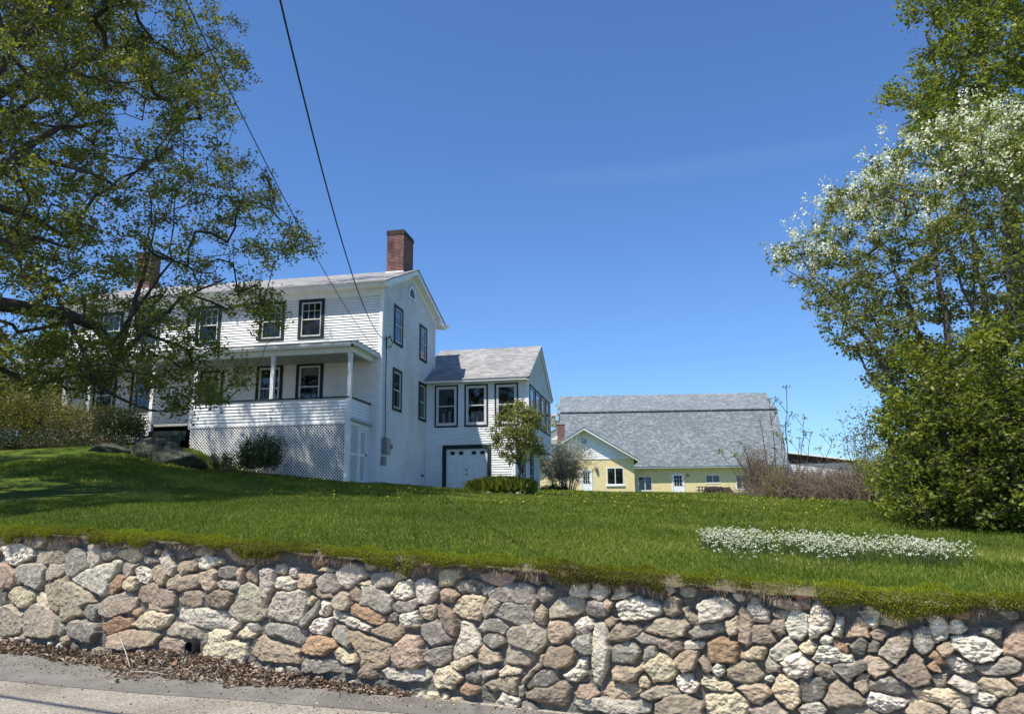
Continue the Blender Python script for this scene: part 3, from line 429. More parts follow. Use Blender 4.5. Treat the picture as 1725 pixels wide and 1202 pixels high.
# ------------------------------------------------------------ clapboards, windows
def clap(mb, o, ux, n, spans, z0, z1, holes=(), e=.114, lip=.022):
    """o origin (x,y), ux unit dir, n outward; spans(z)->(a,b) extents along ux; holes [(a,b,z0,z1)]"""
    o = Vector((o[0], o[1], 0)); ux = Vector((ux[0], ux[1], 0)); n = Vector((n[0], n[1], 0)); z = z0
    while z < z1-1e-4:
        zt = min(z+e, z1); la = spans(z+1e-4); lb = spans(zt-1e-4)
        if la is None: z = zt; continue
        if lb is None: lb = ((la[0]+la[1])/2, (la[0]+la[1])/2)
        segs = [(la[0], la[1], lb[0], lb[1])]; zm = (z+zt)/2
        for (ha, hb, h0, h1) in holes:
            if h0 < zm < h1:
                ns = []
                for (a, b, c, d) in segs:
                    if hb <= a or ha >= b: ns.append((a, b, c, d)); continue
                    if ha > a: ns.append((a, ha, c, ha))
                    if hb < b: ns.append((hb, b, hb, d))
                segs = ns
        for (a, b, c, d) in segs:
            j = random.uniform(-.0025, .0025)
            p = [o+ux*a+n*(lip+j)+Vector((0, 0, z)), o+ux*b+n*(lip-j)+Vector((0, 0, z)), o+ux*d+n*-.014+Vector((0, 0, zt)), o+ux*c+n*-.014+Vector((0, 0, zt))]
            mb.face(p); mb.face([o+ux*b+Vector((0, 0, z)), p[1], p[0], o+ux*a+Vector((0, 0, z))][::-1])
        z = zt
def cons(a, b): return lambda z: (a, b)
def lbox(mb, o, ux, n, a0, a1, d0, d1, z0, z1):
    """box in a wall frame: a along ux, d along outward normal"""
    o = Vector((o[0], o[1], 0)); ux = Vector((ux[0], ux[1], 0)); n = Vector((n[0], n[1], 0))
    P = [o+ux*a+n*d+Vector((0, 0, z)) for z in (z0, z1) for a, d in ((a0, d1), (a1, d1), (a1, d0), (a0, d0))]
    mb.hexa(P)
def window(parent, o, ux, n, a0, a1, z0, z1, cas=.13, csm='green', inner=.05, mun=None, curtain=0, head=True, name='window', twin=False, sill=False, meet=.5, dk='dark'):
    c = MB(); A = (o, ux, n)
    if cas > 0:
        lbox(c, *A, a0, a0+cas, -.02, .04, z0, z1); lbox(c, *A, a1-cas, a1, -.02, .04, z0, z1)
        lbox(c, *A, a0+cas, a1-cas, -.02, .041, z1-cas, z1); lbox(c, *A, a0+cas, a1-cas, -.02, .043, z0, z0+cas*.8)
        if sill: lbox(c, *A, a0-.03, a1+.03, -.02, .075, z0-.05, z0)
    else:
        lbox(c, *A, a0-.04, a1+.04, -.02, .03, z0-.06, z0); lbox(c, *A, a0-.04, a1+.04, -.02, .02, z1, z1+.03); lbox(c, *A, a0-.04, a0, -.02, .019, z0, z1); lbox(c, *A, a1, a1+.04, -.02, .019, z0, z1)
    w = c.build(name, M[csm], parent)
    b0, b1, y0, y1 = a0+cas, a1-cas, z0+cas*.8, z1-cas
    s = MB(); f = inner
    lbox(s, *A, b0, b0+f, -.05, .022, y0, y1); lbox(s, *A, b1-f, b1, -.05, .022, y0, y1)
    lbox(s, *A, b0+f, b1-f, -.05, .021, y0, y0+f*1.2); lbox(s, *A, b0+f, b1-f, -.05, .021, y1-f, y1)
    ym = y0+(y1-y0)*meet
    if twin: xm = (b0+b1)/2; lbox(s, *A, xm-f*.7, xm+f*.7, -.05, .02, y0+f*1.2, y1-f)
    else: lbox(s, *A, b0+f, b1-f, -.05, .018, ym-.022, ym+.022)
    if mun:
        for k in range(1, mun[0]): x = b0+f+(b1-b0-2*f)*k/mun[0]; lbox(s, *A, x-.009, x+.009, -.03, .008, ym+.022, y1-f)
        for k in range(1, mun[1]): q = ym+(y1-ym)*k/mun[1]; lbox(s, *A, b0+f, b1-f, -.03, .007, q-.009, q+.009)
    s.build('sash', M['sash'], w)
    p = MB(); O = Vector((o[0], o[1], 0)); U = Vector((ux[0], ux[1], 0)); Nn = Vector((n[0], n[1], 0))
    def q(a, d, z): return O+U*a+Nn*d+Vector((0, 0, z))
    p.face([q(b0, -.012, y0), q(b1, -.012, y0), q(b1, -.012, y1), q(b0, -.012, y1)]); p.build('pane', M['glass'], w)
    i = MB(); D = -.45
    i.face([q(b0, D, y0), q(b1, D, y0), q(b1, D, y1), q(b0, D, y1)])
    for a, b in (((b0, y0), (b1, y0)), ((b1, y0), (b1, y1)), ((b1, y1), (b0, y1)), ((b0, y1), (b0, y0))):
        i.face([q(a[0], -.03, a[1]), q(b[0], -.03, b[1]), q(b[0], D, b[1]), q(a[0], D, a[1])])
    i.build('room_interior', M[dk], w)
    if curtain:
        cu = MB()
        if curtain == 1:   # lower sheer
            pts = 24; 
            for k in range(pts):
                xa = b0+f+(b1-b0-2*f)*k/pts; xb = b0+f+(b1-b0-2*f)*(k+1)/pts; da = -.1-.02*(k % 2); db = -.1-.02*((k+1) % 2)
                cu.face([q(xa, da, y0), q(xb, db, y0), q(xb, db, ym-.02), q(xa, da, ym-.02)])
        if curtain == 2:   # blind at the top
            cu.face([q(b0+f, -.08, y1-(y1-y0)*.22), q(b1-f, -.08, y1-(y1-y0)*.22), q(b1-f, -.08, y1), q(b0+f, -.08, y1)])
        if curtain == 3:   # two pale things standing inside
            for xa, xb, t_ in ((.22, .34, .34), (.5, .64, .38)): cu.face([q(b0+(b1-b0)*xa, -.3, y0), q(b0+(b1-b0)*xb, -.3, y0), q(b0+(b1-b0)*xb, -.3, y0+(y1-y0)*t_), q(b0+(b1-b0)*xa, -.3, y0+(y1-y0)*t_)])
        if curtain == 4: cu.face([q(b0+(b1-b0)*.2, -.25, y0), q(b0+(b1-b0)*.85, -.25, y0), q(b0+(b1-b0)*.85, -.25, y0+(y1-y0)*.36), q(b0+(b1-b0)*.2, -.25, y0+(y1-y0)*.36)])
        cu.build('curtain', M['curtain'], w)
    return w, (a0+cas*.5, a1-cas*.5, z0+cas*.4, z1-cas*.5)
FX, RX = (1, 0), (0, 1)
# ------------------------------------------------------------ the farmhouse
H = empty('farmhouse', (0, 0, 0)); tag(H, 'two storey white clapboard farmhouse with dark green window frames, long porch and garage wing', 'house')
XL, YB, RZ, RY, EZ, BZ, BY = -14.75, 7.57, 9.95, 3.7, 8.17, 8.42, 8.55
sf = (RZ-EZ)/(RY+.52); sb = (RZ-BZ)/(BY-RY)
def roofz(y): return RZ-(RY-y)*sf if y < RY else RZ-(y-RY)*sb
siding = MB(); holes = []
for a0, a1, cu, mu in ((-3.727, -2.561, 1, 1), (-5.517, -4.354, 1, 1), (-8.485, -7.315, 0, 1), (-11.385, -10.215, 1, 1), (-13.25, -12.08, 1, 1)):
    w, h = window(H, (0, 0), FX, (0, -1), a0, a1, 6.0, 7.72, .135, 'green', .05, (3, 2), cu); holes.append(h)
for a0, a1, cu in ((-3.7, -2.5, 2), (-5.5, -4.3, 0), (-11.4, -10.2, 2), (-13.25, -12.1, 0)):
    w, h = window(H, (0, 0), FX, (0, -1), a0, a1, 3.0, 5.0-.02, .13, 'green', .075, None, cu); holes.append(h)
# front door on the porch
w, h = window(H, (0, 0), FX, (0, -1), -8.1, -7.0, 2.36, 4.85, .13, 'green', .12, (2, 2), 0, name='porch_door'); holes.append(h)
clap(siding, (0, 0), FX, (0, -1), cons(XL, 0), -.3, 7.95, holes)
gh = []
for a0, a1, z0, z1 in ((1.38, 2.55, 5.98, 7.72), (4.98, 6.14, 5.98, 7.72), (1.38, 2.55, 3.11, 4.93), (4.98, 6.14, 3.11, 4.93)):
    w, h = window(H, (0, 0), RX, (1, 0), a0, a1, z0, z1, .135, 'green', .05, None, 2 if z0 > 4 else 0); gh.append(h)
def gspan(z):
    y0 = 0 if z < roofz(0)-.12 else RY-(RZ-.12-z)/sf; y1 = YB if z < roofz(YB)-.12 else RY+(RZ-.12-z)/sb
    return (y0, y1) if y1 > y0+.02 else None
clap(siding, (0, 0), RX, (1, 0), gspan, -.4, RZ-.12, gh)
clap(siding, (XL, 0), RX, (-1, 0), gspan, .5, RZ-.12, ())
clap(siding, (0, YB), (-1, 0), (0, 1), cons(0, -XL), -.4, roofz(YB)-.1, ())
siding.build('siding', M['white'], H)
tr = MB()
# corner boards, frieze, water table
tr.box((-.12, -.028, -.35), (.024, .10, 8.0)); tr.box((.001, YB-.1, -.35), (.026, YB+.026, 8.35)); tr.box((XL-.024, -.028, .5), (XL+.12, .1, 8.0))
tr.box((XL, -.03, 7.72), (-.12, -.005, 8.02)); tr.box((.0, .1, -.42), (.03, YB-.1, -.2))
# eave box with gutter-like crown
x0, x1 = XL-.35, .3
tr.prism([(x0, -.46, 8.0), (x0, -.46, 8.14), (x0, 0, 8.30), (x0, 0, 8.0)], (x1-x0, 0, 0)); tr.prism([(x0, -.52, 8.08), (x0, -.56, 8.19), (x0, -.46, 8.2), (x0, -.46, 8.08)], (x1-x0+.002, 0, 0))
# back eave
tr.prism([(x0, BY-.06, BZ-.16), (x0, BY-.06, BZ-.03), (x0, YB, roofz(YB)-.05), (x0, YB, BZ-.16)][::-1], (x1-x0, 0, 0))
# rake boards and soffits on both gables
for xg, sgn in ((.3, 1), (XL-.35, -1)):
    for ya, yb in ((-.5, RY), (RY, BY)):
        za, zb = roofz(ya)-.03, roofz(yb)-.03
        P = [(xg, ya, za-.2), (xg, yb, zb-.2), (xg, yb, zb), (xg, ya, za)]; tr.prism(P, (-.03*sgn, 0, 0))
        P = [(xg-.03*sgn, ya, za-.15), (xg-.03*sgn, yb, zb-.15), (xg-.03*sgn, yb, zb-.12), (xg-.03*sgn, ya, za-.12)]; tr.prism(P, (-.3*sgn, 0, 0))
        P = [(.028*sgn+(0 if sgn > 0 else XL), max(ya, 0), roofz(max(ya, 0))-.42), (.028*sgn+(0 if sgn > 0 else XL), min(yb, YB), roofz(min(yb, YB))-.42), (.028*sgn+(0 if sgn > 0 else XL), min(yb, YB), roofz(min(yb, YB))-.17), (.028*sgn+(0 if sgn > 0 else XL), max(ya, 0), roofz(max(ya, 0))-.17)]; tr.prism(P, (-.03*sgn, 0, 0))
tr.build('trim', M['trim'], H)
rf = MB()
rf.slab([(x0-.03, -.57, roofz(-.57)+.03), (x1+.03, -.57, roofz(-.57)+.03), (x1+.03, RY, RZ+.03), (x0-.03, RY, RZ+.03)], .05)
rf.slab([(x1+.03, BY+.03, BZ+.02), (x0-.03, BY+.03, BZ+.02), (x0-.03, RY, RZ+.03), (x1+.03, RY, RZ+.03)], .05)
rf.build('roof', M['roof'], H)
def chimney(parent, a, b, z0, z1, capdark=True):
    c = MB(); c.box((a[0], a[1], z0), (b[0], b[1], z1-.22)); ch = c.build('chimney', M['brick'], parent)
    k = MB(); k.box((a[0]-.025, a[1]-.025, z1-.22), (b[0]+.025, b[1]+.025, z1-.05)); k.box((a[0]-.005, a[1]-.005, z1-.05), (b[0]+.005, b[1]+.005, z1)); k.build('cap', M['darkbrick'], ch)
    f = MB(); zf = roofz(a[1]) if parent is H else z0+.6; f.box((a[0]-.03, a[1]-.03, zf-.1), (b[0]+.03, a[1], zf+.09)); f.build('flashing', M['trim'], ch)
    return ch
chimney(H, (-.98, 2.95), (-.17, 4.35), 9.0, 11.72); chimney(H, (-14.2, 3.2), (-13.4, 3.95), 9.0, 11.75)
# half round fan vent on the gable
v = MB(); cy, cz_, r1_ = 3.68, 8.55, .5
arc = [(.0, cy+r1_*math.cos(a), cz_+r1_*1.2*math.sin(a)) for a in [math.pi*k/14 for k in range(15)]]
v.prism([(.02, p[1], p[2]) for p in arc], (.03, 0, 0)); vt = v.build('gable_vent', M['trim'], H)
v = MB(); v.prism([(.045, cy+(p[1]-cy)*.7, cz_+.07+(p[2]-cz_)*.7) for p in arc], (.012, 0, 0))
for k in range(1, 6):
    a = math.pi*k/6; v.bar((.06, cy, cz_+.07), (.06, cy+.35*math.cos(a), cz_+.07+.42*math.sin(a)), .02, .01, (1, 0, 0))
v.build('louvres', M['vent'], vt)
# service mast, meter and boxes on the gable wall
m_ = MB(); m_.tube([(.06, .42, 5.95), (.06, .42, 4.0), (.07, .43, 2.9), (.06, .5, 2.4), (.06, .5, 1.8)], .018); m_.build('service_cable', M['black'], H)
m_ = MB()
for k in range(3):
    pts = [(.06+.03*k, .42, 5.95), (.14, .55+.05*k, 6.08), (.16, .8+.04*k, 5.85), (.14, .75, 5.6+.05*k), (.08, .5, 5.62)]; m_.tube(pts, .009, 6)
m_.tube([(.05, .42, 5.5), (.05, .42, 6.02)], .025); m_.build('drip_loop', M['black'], H)
m_ = MB(); m_.box((.02, .28, 1.18), (.2, .78, 1.82)); m_.box((.2, .31, 1.2), (.215, .75, 1.8)); eb = m_.build('meter_box', M['metal'], H)
m_ = MB(); m_.tube([(.0, .93, 1.5), (.22, .93, 1.5)], .1, 14); m_.box((.02, .8, 1.35), (.1, 1.05, 1.64)); m_.build('meter', M['metal'], eb)
m_ = MB(); m_.box((.02, .2, .72), (.14, .5, 1.05)); m_.build('phone_box', M['concrete'], H)
m_ = MB(); m_.tube([(.02, 5.6, .55), (.12, 5.6, .55)], .03, 8); m_.box((.02, 5.55, .5), (.06, 5.66, .62)); m_.build('hose_tap', M['black'], H)
m_ = MB(); m_.tube([(.2, 8.5, 8.42), (.3, 8.6, 8.44)], .03); 
for d_ in ((.3, 8.62, 8.46), (.3, 8.48, 8.42)): m_.tube([(d_[0]-.02, d_[1], d_[2]), (d_[0]+.02, d_[1]-.03, d_[2]-.02), (d_[0]+.1, d_[1]-.09, d_[2]-.06)], [.04, .08, .11], 12)
m_.build('floodlight', M['trim'], H, True)
# ------------- porch
PY = -2.1
p = MB(); p.box((XL, PY+.05, 2.26), (-.3, 0, 2.35)); p.build('porch_floor', M['porchceil'], H)
p = MB(); p.box((XL-.1, PY+.03, 4.93), (-.45, -.01, 4.97)); p.build('porch_ceiling', M['porchceil'], H)
p = MB(); p.box((XL-.2, PY-.05, 4.86), (-.32, PY+.12, 5.12)); p.box((XL-.3, PY-.3, 5.06), (-.22, PY-.05, 5.13)); p.box((-.45, PY+.12, 4.86), (-.32, -.03, 5.12)); p.box((-.32, PY-.3, 5.06), (-.08, -.03, 5.13)); p.box((XL-.3, PY-.33, 5.13), (-.1, PY-.25, 5.22)); p.box((-.14, PY-.3, 5.131), (-.06, -.03, 5.215))
p.build('porch_beam', M['trim'], H)
p = MB(); E0 = PY-.34; ex = -.05; zt_ = 5.62
p.slab([(XL-.3, E0, 5.23), (ex, E0, 5.23), (-1.6, -.02, zt_), (XL-.3, -.02, zt_)], .04); p.slab([(ex, E0, 5.23), (ex, -.02, 5.23), (-1.6, -.02, zt_)], .04)
p.build('porch_roof', M['roof'], H)
for x, zb in ((-.47, 3.17), (-3.66, 3.17), (-6.93, 3.17), (-8.83, 2.95), (-11.7, 2.95), (-14.5, 2.95)):
    p = MB(); p.box((x-.07, PY-.01, zb), (x+.07, PY+.13, 4.86)); p.box((x-.09, PY-.03, 4.74), (x+.09, PY+.15, 4.80)); p.build('porch_post', M['trim'], H)
for a, b, z0, z1, cz2 in ((-7.0, -.55, 2.2, 3.12, 3.17), (-14.7, -8.8, .9, 2.9, 2.95)):
    p = MB(); clap(p, (0, PY), FX, (0, -1), cons(a, b), z0, z1, (), .125, .022); p.box((a, PY+.005, z0), (b, PY+.1, z1)); p.box((a-.02, PY-.035, z0-.07), (b+.02, PY+.1, z0)); rl = p.build('porch_railing', M['white'], H)
    p = MB(); p.box((a-.05, PY-.05, z1+.002), (b+.12, PY+.15, cz2)); p.build('rail_cap', M['green'], rl)
for x, z0 in ((-7.02, 2.1), (-8.8, 1.2)):
    p = MB(); p.box((x-.07, PY-.03, z0), (x+.07, PY+.12, 3.2 if x > -8 else 2.95)); p.build('newel_post', M['trim'], H)
p = MB(); clap(p, (-.42, 0), RX, (1, 0), cons(PY+.12, -.02), 2.2, 3.12, (), .125, .022); p.box((-.52, PY+.12, 2.2), (-.425, -.02, 3.12)); p.box((-.5, PY+.1, 2.1), (-.38, -.02, 2.2)); rl = p.build('porch_railing', M['white'], H)
p = MB(); p.box((-.55, PY+.15, 3.122), (-.37, -.02, 3.17)); p.build('rail_cap', M['green'], rl)
p = MB(); p.box((-.56, PY-.03, -.3), (-.39, PY+.13, 3.17)); p.build('corner_post', M['trim'], H)
# steps in the porch opening
p = MB()
for k in range(4): p.box((-8.72, PY-.95+.27*k, .9), (-7.1, PY-.7+.27*k+.3, 1.45+.2*k))
p.build('porch_steps', M['green'], H)
# lattice: two layers of diagonal slats, clipped to the frame
def lattice(name, parent, o, ux, n, a0, a1, z0, z1, sp=.088, w=.031, mat='trim'):
    lb = MB(); O = Vector((o[0], o[1], 0)); U = Vector((ux[0], ux[1], 0)); Nn = Vector((n[0], n[1], 0)); hh_ = z1-z0; ww = a1-a0
    for s_i, d in ((1, .0), (-1, .012)):
        c = -hh_ if s_i == 1 else 0
        end = ww if s_i == 1 else ww+hh_
        while c < end:
            if s_i == 1: xa, xb = max(0, c), min(ww, c+hh_); za, zb = xa-c, xb-c
            else: xa, xb = max(0, c-hh_), min(ww, c); za, zb = c-xa, c-xb
            if xb-xa > .03: lb.bar(O+U*(a0+xa)+Nn*d+Vector((0, 0, z0+za)), O+U*(a0+xb)+Nn*d+Vector((0, 0, z0+zb)), w, .01, Nn)
            c += sp*1.414
    return lb.build(name, M[mat], parent)
lattice('lattice', H, (0, PY), FX, (0, -1), -7.0, -.56, -.15, 2.13)
lattice('lattice', H, (-.42, 0), RX, (1, 0), -1.97, -1.16, 0, 2.1)
p = MB(); p.box((-.46, -1.98, -.1), (-.39, -1.92, 2.1)); p.box((-.46, -1.18, -.2), (-.38, -1.07, 2.1)); p.box((-.45, -1.92, .98), (-.39, -1.18, 1.06)); p.box((-.47, -.1, -.2), (-.38, -.03, 2.1)); p.box((-.46, -1.07, 2.02), (-.385, -.1, 2.1)); p.build('lattice_frame', M['trim'], H)
p = MB(); p.box((-.44, -1.06, .0), (-.395, -.97, 2.0)); p.box((-.44, -.47, .0), (-.395, -.36, 2.0)); p.box((-.44, -.97, 1.92), (-.396, -.47, 2.0)); p.box((-.44, -.97, .98), (-.396, -.47, 1.1)); p.box((-.44, -.97, .0), (-.396, -.47, .09)); ld = p.build('lattice_door', M['trim'], H)
lattice('door_lattice', ld, (-.425, 0), RX, (1, 0), -.97, -.47, .09, .98); lattice('door_lattice', ld, (-.425, 0), RX, (1, 0), -.97, -.47, 1.1, 1.92)
p = MB(); p.box((-.395, -.42, 1.0), (-.36, -.38, 1.12)); p.build('latch', M['black'], ld)
p = MB(); p.box((-.45, -.36, -.2), (-.41, -.1, 2.1)); p.build('side_panel', M['white'], H)
p = MB(); p.box((-14.6, -.6, -.5), (-.6, -.45, 2.2)); p.box((-7.0, PY+.2, -.5), (-6.9, -.6, 2.2)); p.build('shade_backing', simple('under_porch_shade', (.05, .05, .05), .95, .4, 3), H)  # near-black boxes behind the lattice, standing in for shade under the porch
# ------------- garage wing
G1, G2, GY, GB = 4.33, 5.0, 6.28, 13.6
wa = MB(); gh = []
for a0, a1, cu in ((.42, 1.58, 3), (1.9, 3.05, 4), (3.38, 4.52, 0)):
    w, h = window(H, (0, GY), FX, (0, -1), a0, a1, 2.87, 4.89, .07, 'green', .12, None, cu); gh.append(h)
gh.append((.9, 3.12, -1, 1.93))
WR, WE = 7.4, 5.08; WRY = 9.95; ws_ = (WR-WE)/(WRY-5.85)
clap(wa, (0, GY), FX, (0, -1), lambda z: (0, G1 if z < 1.99 else G2), -.4, 5.0, gh, .112)
def wroof(y): return WR-abs(y-WRY)*ws_
def wsp(z):
    if z < wroof(GY)-.1: return (GY, GB)
    k = (WR-.1-z)/ws_; return (WRY-k, WRY+k) if k > .02 else None
band = []
for k in range(4):
    a0 = 6.62+k*1.72; a1 = a0+1.6
    w, h = window(H, (G2, 0), RX, (1, 0), a0, a1, 3.0, 4.86, .09, 'green', .07, None, 0); band.append(h)
clap(wa, (G2, 0), RX, (1, 0), wsp, 2.02, WR-.1, band, .112)
lo_ = []
for a0, a1 in ((8.05, 8.95), (10.5, 11.5)):
    w, h = window(H, (G1, 0), RX, (1, 0), a0, a1, .6, 1.78, .1, 'green', .05, None, 0); lo_.append(h)
clap(wa, (G1, 0), RX, (1, 0), cons(GY, GB), -.4, 2.0, lo_, .112)
clap(wa, (0, GB), (-1, 0), (0, 1), cons(-G2, .4), 2.0, 5.0, (), .112); clap(wa, (0, GB), (-1, 0), (0, 1), cons(-G1, .4), -.4, 2.0, (), .112)
clap(wa, (-.35, 0), RX, (-1, 0), lambda z: (lambda s: None if s is None else (max(s[0], YB), s[1]))(wsp(z)), -.4, WR-.1, (), .112)
wa.build('wing_siding', M['white'], H)
p = MB(); p.box((G1-.12, GY-.026, -.35), (G1+.024, GY+.09, 2.0)); p.box((G2-.12, GY-.026, 2.03), (G2+.024, GY+.09, 4.98)); p.box((G1-.01, GB-.1, -.35), (G1+.026, GB+.03, 2.0)); p.box((G2-.01, GB-.1, 2.03), (G2+.026, GB+.03, 4.98)); p.box((G1, GY+.0, 1.99), (G2+.012, GB, 2.02)); p.box((.02, GY-.02, -.35), (.07, GY-.001, 5.0))
p.box((G2+.027, GY, 1.98), (G2+.14, GB+.1, 2.03))
p.prism([(-.0, 5.86, 4.97), (-.0, 5.86, 5.05), (-.0, GY, 5.22), (-.0, GY, 4.97)], (5.1, 0, 0))
for ya, yb in ((5.86, WRY), (WRY, 14.0)):
    za, zb = wroof(ya)-.01, wroof(yb)-.01; p.prism([(5.1, ya, za-.14), (5.1, yb, zb-.14), (5.1, yb, zb), (5.1, ya, za)], (-.08, 0, 0))
p.prism([(-.4, 13.6, 4.97), (-.4, 14.0, 4.97), (-.4, 14.0, 5.06), (-.4, 13.6, 5.22)][::-1], (5.5, 0, 0))
p.build('wing_trim', M['trim'], H)
p = MB(); p.slab([(0.01, 5.83, wroof(5.83)+.035), (5.13, 5.83, wroof(5.83)+.035), (5.13, WRY, WR+.035), (-.4, WRY, WR+.035), (-.4, YB+.06, wroof(YB+.06)+.035), (.01, YB+.06, wroof(YB+.06)+.035)], .045)
p.slab([(5.13, 14.03, wroof(14.03)+.035), (-.4, 14.03, wroof(14.03)+.035), (-.4, WRY, WR+.035), (5.13, WRY, WR+.035)], .045); p.build('wing_roof', M['roof'], H)
# garage door
p = MB(); A = ((0, GY), FX, (0, -1)); lbox(p, *A, .83, 1.0, -.05, .05, -.2, 2.0); lbox(p, *A, 3.02, 3.19, -.05, .05, -.2, 2.0); lbox(p, *A, 1.0, 3.02, -.05, .052, 1.82, 2.0); p.build('garage_door_frame', M['green'], H)
p = MB(); lbox(p, *A, 1.0, 3.02, -.1, -.06, -.2, 1.82)
for s0 in (1.02, 2.02):
    for zz in ((-.12, .42), (.5, 1.02), (1.1, 1.38)):
        for k in range(2): lbox(p, *A, s0+.06+.47*k, s0+.46+.47*k, -.06, -.048, zz[0], zz[1])
lbox(p, *A, 1.0, 2.005, -.06, -.052, 1.045, 1.075); lbox(p, *A, 2.02, 3.02, -.06, -.052, 1.045, 1.075)
gd = p.build('garage_door', M['trim'], H)
for x in (1.2, 1.62, 2.24, 2.66):
    p = MB(); lbox(p, *A, x-.02, x+.24, -.06, -.04, 1.52, 1.72); dw = p.build('door_window', M['sash'], gd); p = MB(); lbox(p, *A, x+.01, x+.21, -.05, -.037, 1.545, 1.695); p.build('pane', M['dark'], dw)
for zz in (.62, .82):
    p = MB(); lbox(p, *A, 1.985, 2.035, -.05, 0, zz-.03, zz+.03); p.build('handle', M['black'], gd)
# ------------------------------------------------------------ barn
def frame(u_dir_deg, loc): return loc, R(u_dir_deg)
BA = R(7.0)
B = empty('barn', (.99, 52.1, .85), BA); tag(B, 'long yellow barn under a tall grey gambrel roof beyond the lawn', 'barn')
BW, BE = 22.7, 2.72
bx = MB()
hl = []
def bwin(par, a0, a1, z0, z1, **k):
    w, h = window(par, (0, 0), FX, (0, -1), a0, a1, z0, z1, 0, 'trim', .06, None, 0, twin=True, **k); hl.append((a0, a1, z0, z1)); return w
bwin(B, 7.65, 9.05, .3, 1.75); bwin(B, 14.6, 16.05, 1.0, 1.82); bwin(B, 17.7, 18.95, .35, 1.8); bwin(B, 20.8, 21.8, .35, 1.8)
hl.append((11.1, 12.4, -1, 2.0))
def flatwall(mb, spans, z0, z1, holes, o, ux, n):
    """plain wall cut round its openings"""
    zs = sorted({z0, z1, *[h[2] for h in holes if z0 < h[2] < z1], *[h[3] for h in holes if z0 < h[3] < z1]})
    O = Vector((o[0], o[1], 0)); U = Vector((ux[0], ux[1], 0))
    for a, b in zip(zs, zs[1:]):
        x = spans[0]
        hs = sorted([h for h in holes if h[2] < (a+b)/2 < h[3]])
        for h in hs+[(spans[1], spans[1], 0, 0)]:
            if h[0] > x: mb.face([O+U*x+Vector((0, 0, a)), O+U*h[0]+Vector((0, 0, a)), O+U*h[0]+Vector((0, 0, b)), O+U*x+Vector((0, 0, b))])
            x = h[1]
flatwall(bx, (0, BW), -.8, BE, hl, (0, 0), FX, (0, -1))
for x, n_ in ((0, -1), (BW, 1)):
    bx.prism([(x, 0, -.8), (x, 13, -.8), (x, 13, BE), (x, 10.3, 8.9), (x, 6.5, 11.2), (x, 2.7, 8.9), (x, 0, BE)], (-.05*n_, 0, 0))
bx.box((0, 12.9, -.8), (BW, 13, BE)); bx.build('wall', M['yellow'], B)
bt = MB(); bt.box((-.3, -.66, BE-.16), (BW+.3, -.58, BE-.02)); bt.box((-.3, -.58, BE-.1), (BW+.3, -.01, BE-.06)); bt.build('eave_board', M['trim'], B)
bt = MB(); o0, o1 = -.35, BW+.35
bt.slab([(o0, -.72, BE-.0), (o1, -.72, BE-.0), (o1, 2.55, 9.0), (o0, 2.55, 9.0)], .1, (0, -.9, .4)); bt.slab([(o0, 2.45, 9.02), (o1, 2.45, 9.02), (o1, 6.5, 11.35), (o0, 6.5, 11.35)], .1)
bt.slab([(o1, 10.55, 9.02), (o0, 10.55, 9.02), (o0, 6.5, 11.35), (o1, 6.5, 11.35)], .1); bt.slab([(o1, 13.42, BE), (o0, 13.42, BE), (o0, 10.45, 9.0), (o1, 10.45, 9.0)], .1, (0, .9, .4)); rf_ = bt.build('roof', M['barnroof'], B)
bt = MB(); bt.box((o0, 2.38, 8.84), (o1, 2.5, 8.9)); bt.build('break_flashing', M['black'], rf_)
def pdoor(par, a0, a1, z1, dark='dark'):
    p = MB(); lbox(p, (0, 0), FX, (0, -1), a0, a1, -.1, .0, -.2, z1); lbox(p, (0, 0), FX, (0, -1), a0, a0+.12, 0, .05, -.2, z1); lbox(p, (0, 0), FX, (0, -1), a1-.12, a1, 0, .05, -.2, z1); lbox(p, (0, 0), FX, (0, -1), a0+.12, a1-.12, 0, .051, z1-.14, z1)
    d = p.build('door', M['trim'], par)
    p = MB(); w3 = (a1-a0-.5)/3
    for k in range(3):
        for j in range(3): lbox(p, (0, 0), FX, (0, -1), a0+.25+w3*k+.02, a0+.25+w3*(k+1)-.02, 0, .012, .75+.36*j, .75+.36*j+.32)
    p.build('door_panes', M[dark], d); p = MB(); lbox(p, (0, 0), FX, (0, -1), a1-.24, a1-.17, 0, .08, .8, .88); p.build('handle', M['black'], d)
    return d
pdoor(B, 11.1, 12.4, 2.0)
p = MB(); p.tube([(12.75, 0, 1.85), (12.75, -.12, 1.85), (12.75, -.14, 1.78)], [.06, .14, .15], 10); p.build('wall_lamp', M['metal'], B)
# ------------------------------------------------------------ annex
An = empty('gabled_annex', (-.43, 41.9, .8), BA-R(.6)); tag(An, 'low yellow annex with white gable and red chimney in front of the barn', 'annex')
AW, AE, AR = 9.05, 3.0, 5.75; xc = AW/2
hl = []
w = bwin(An, 6.55, 8.05, .62, 2.15, sill=True); p = MB(); lbox(p, (0, 0), FX, (0, -1), 6.45, 8.15, 0, .1, .48, .6); p.build('sill', M['trim'], w)
hl.append((4.1, 5.2, -1, 2.05))
aw = MB(); flatwall(aw, (0, AW), -.8, AE, hl, (0, 0), FX, (0, -1)); aw.face([(AW, 0, -.8), (AW, 11, -.8), (AW, 11, AE), (AW, 0, AE)]); aw.face([(0, 11, -.8), (0, 0, -.8), (0, 0, AE), (0, 11, AE)]); aw.face([(AW, 11, -.8), (0, 11, -.8), (0, 11, AE), (AW, 11, AE)])
aw.build('wall', M['yellow'], An); pdoor(An, 4.1, 5.2, 2.05)
ag = MB(); sl = (AR-AE)/xc
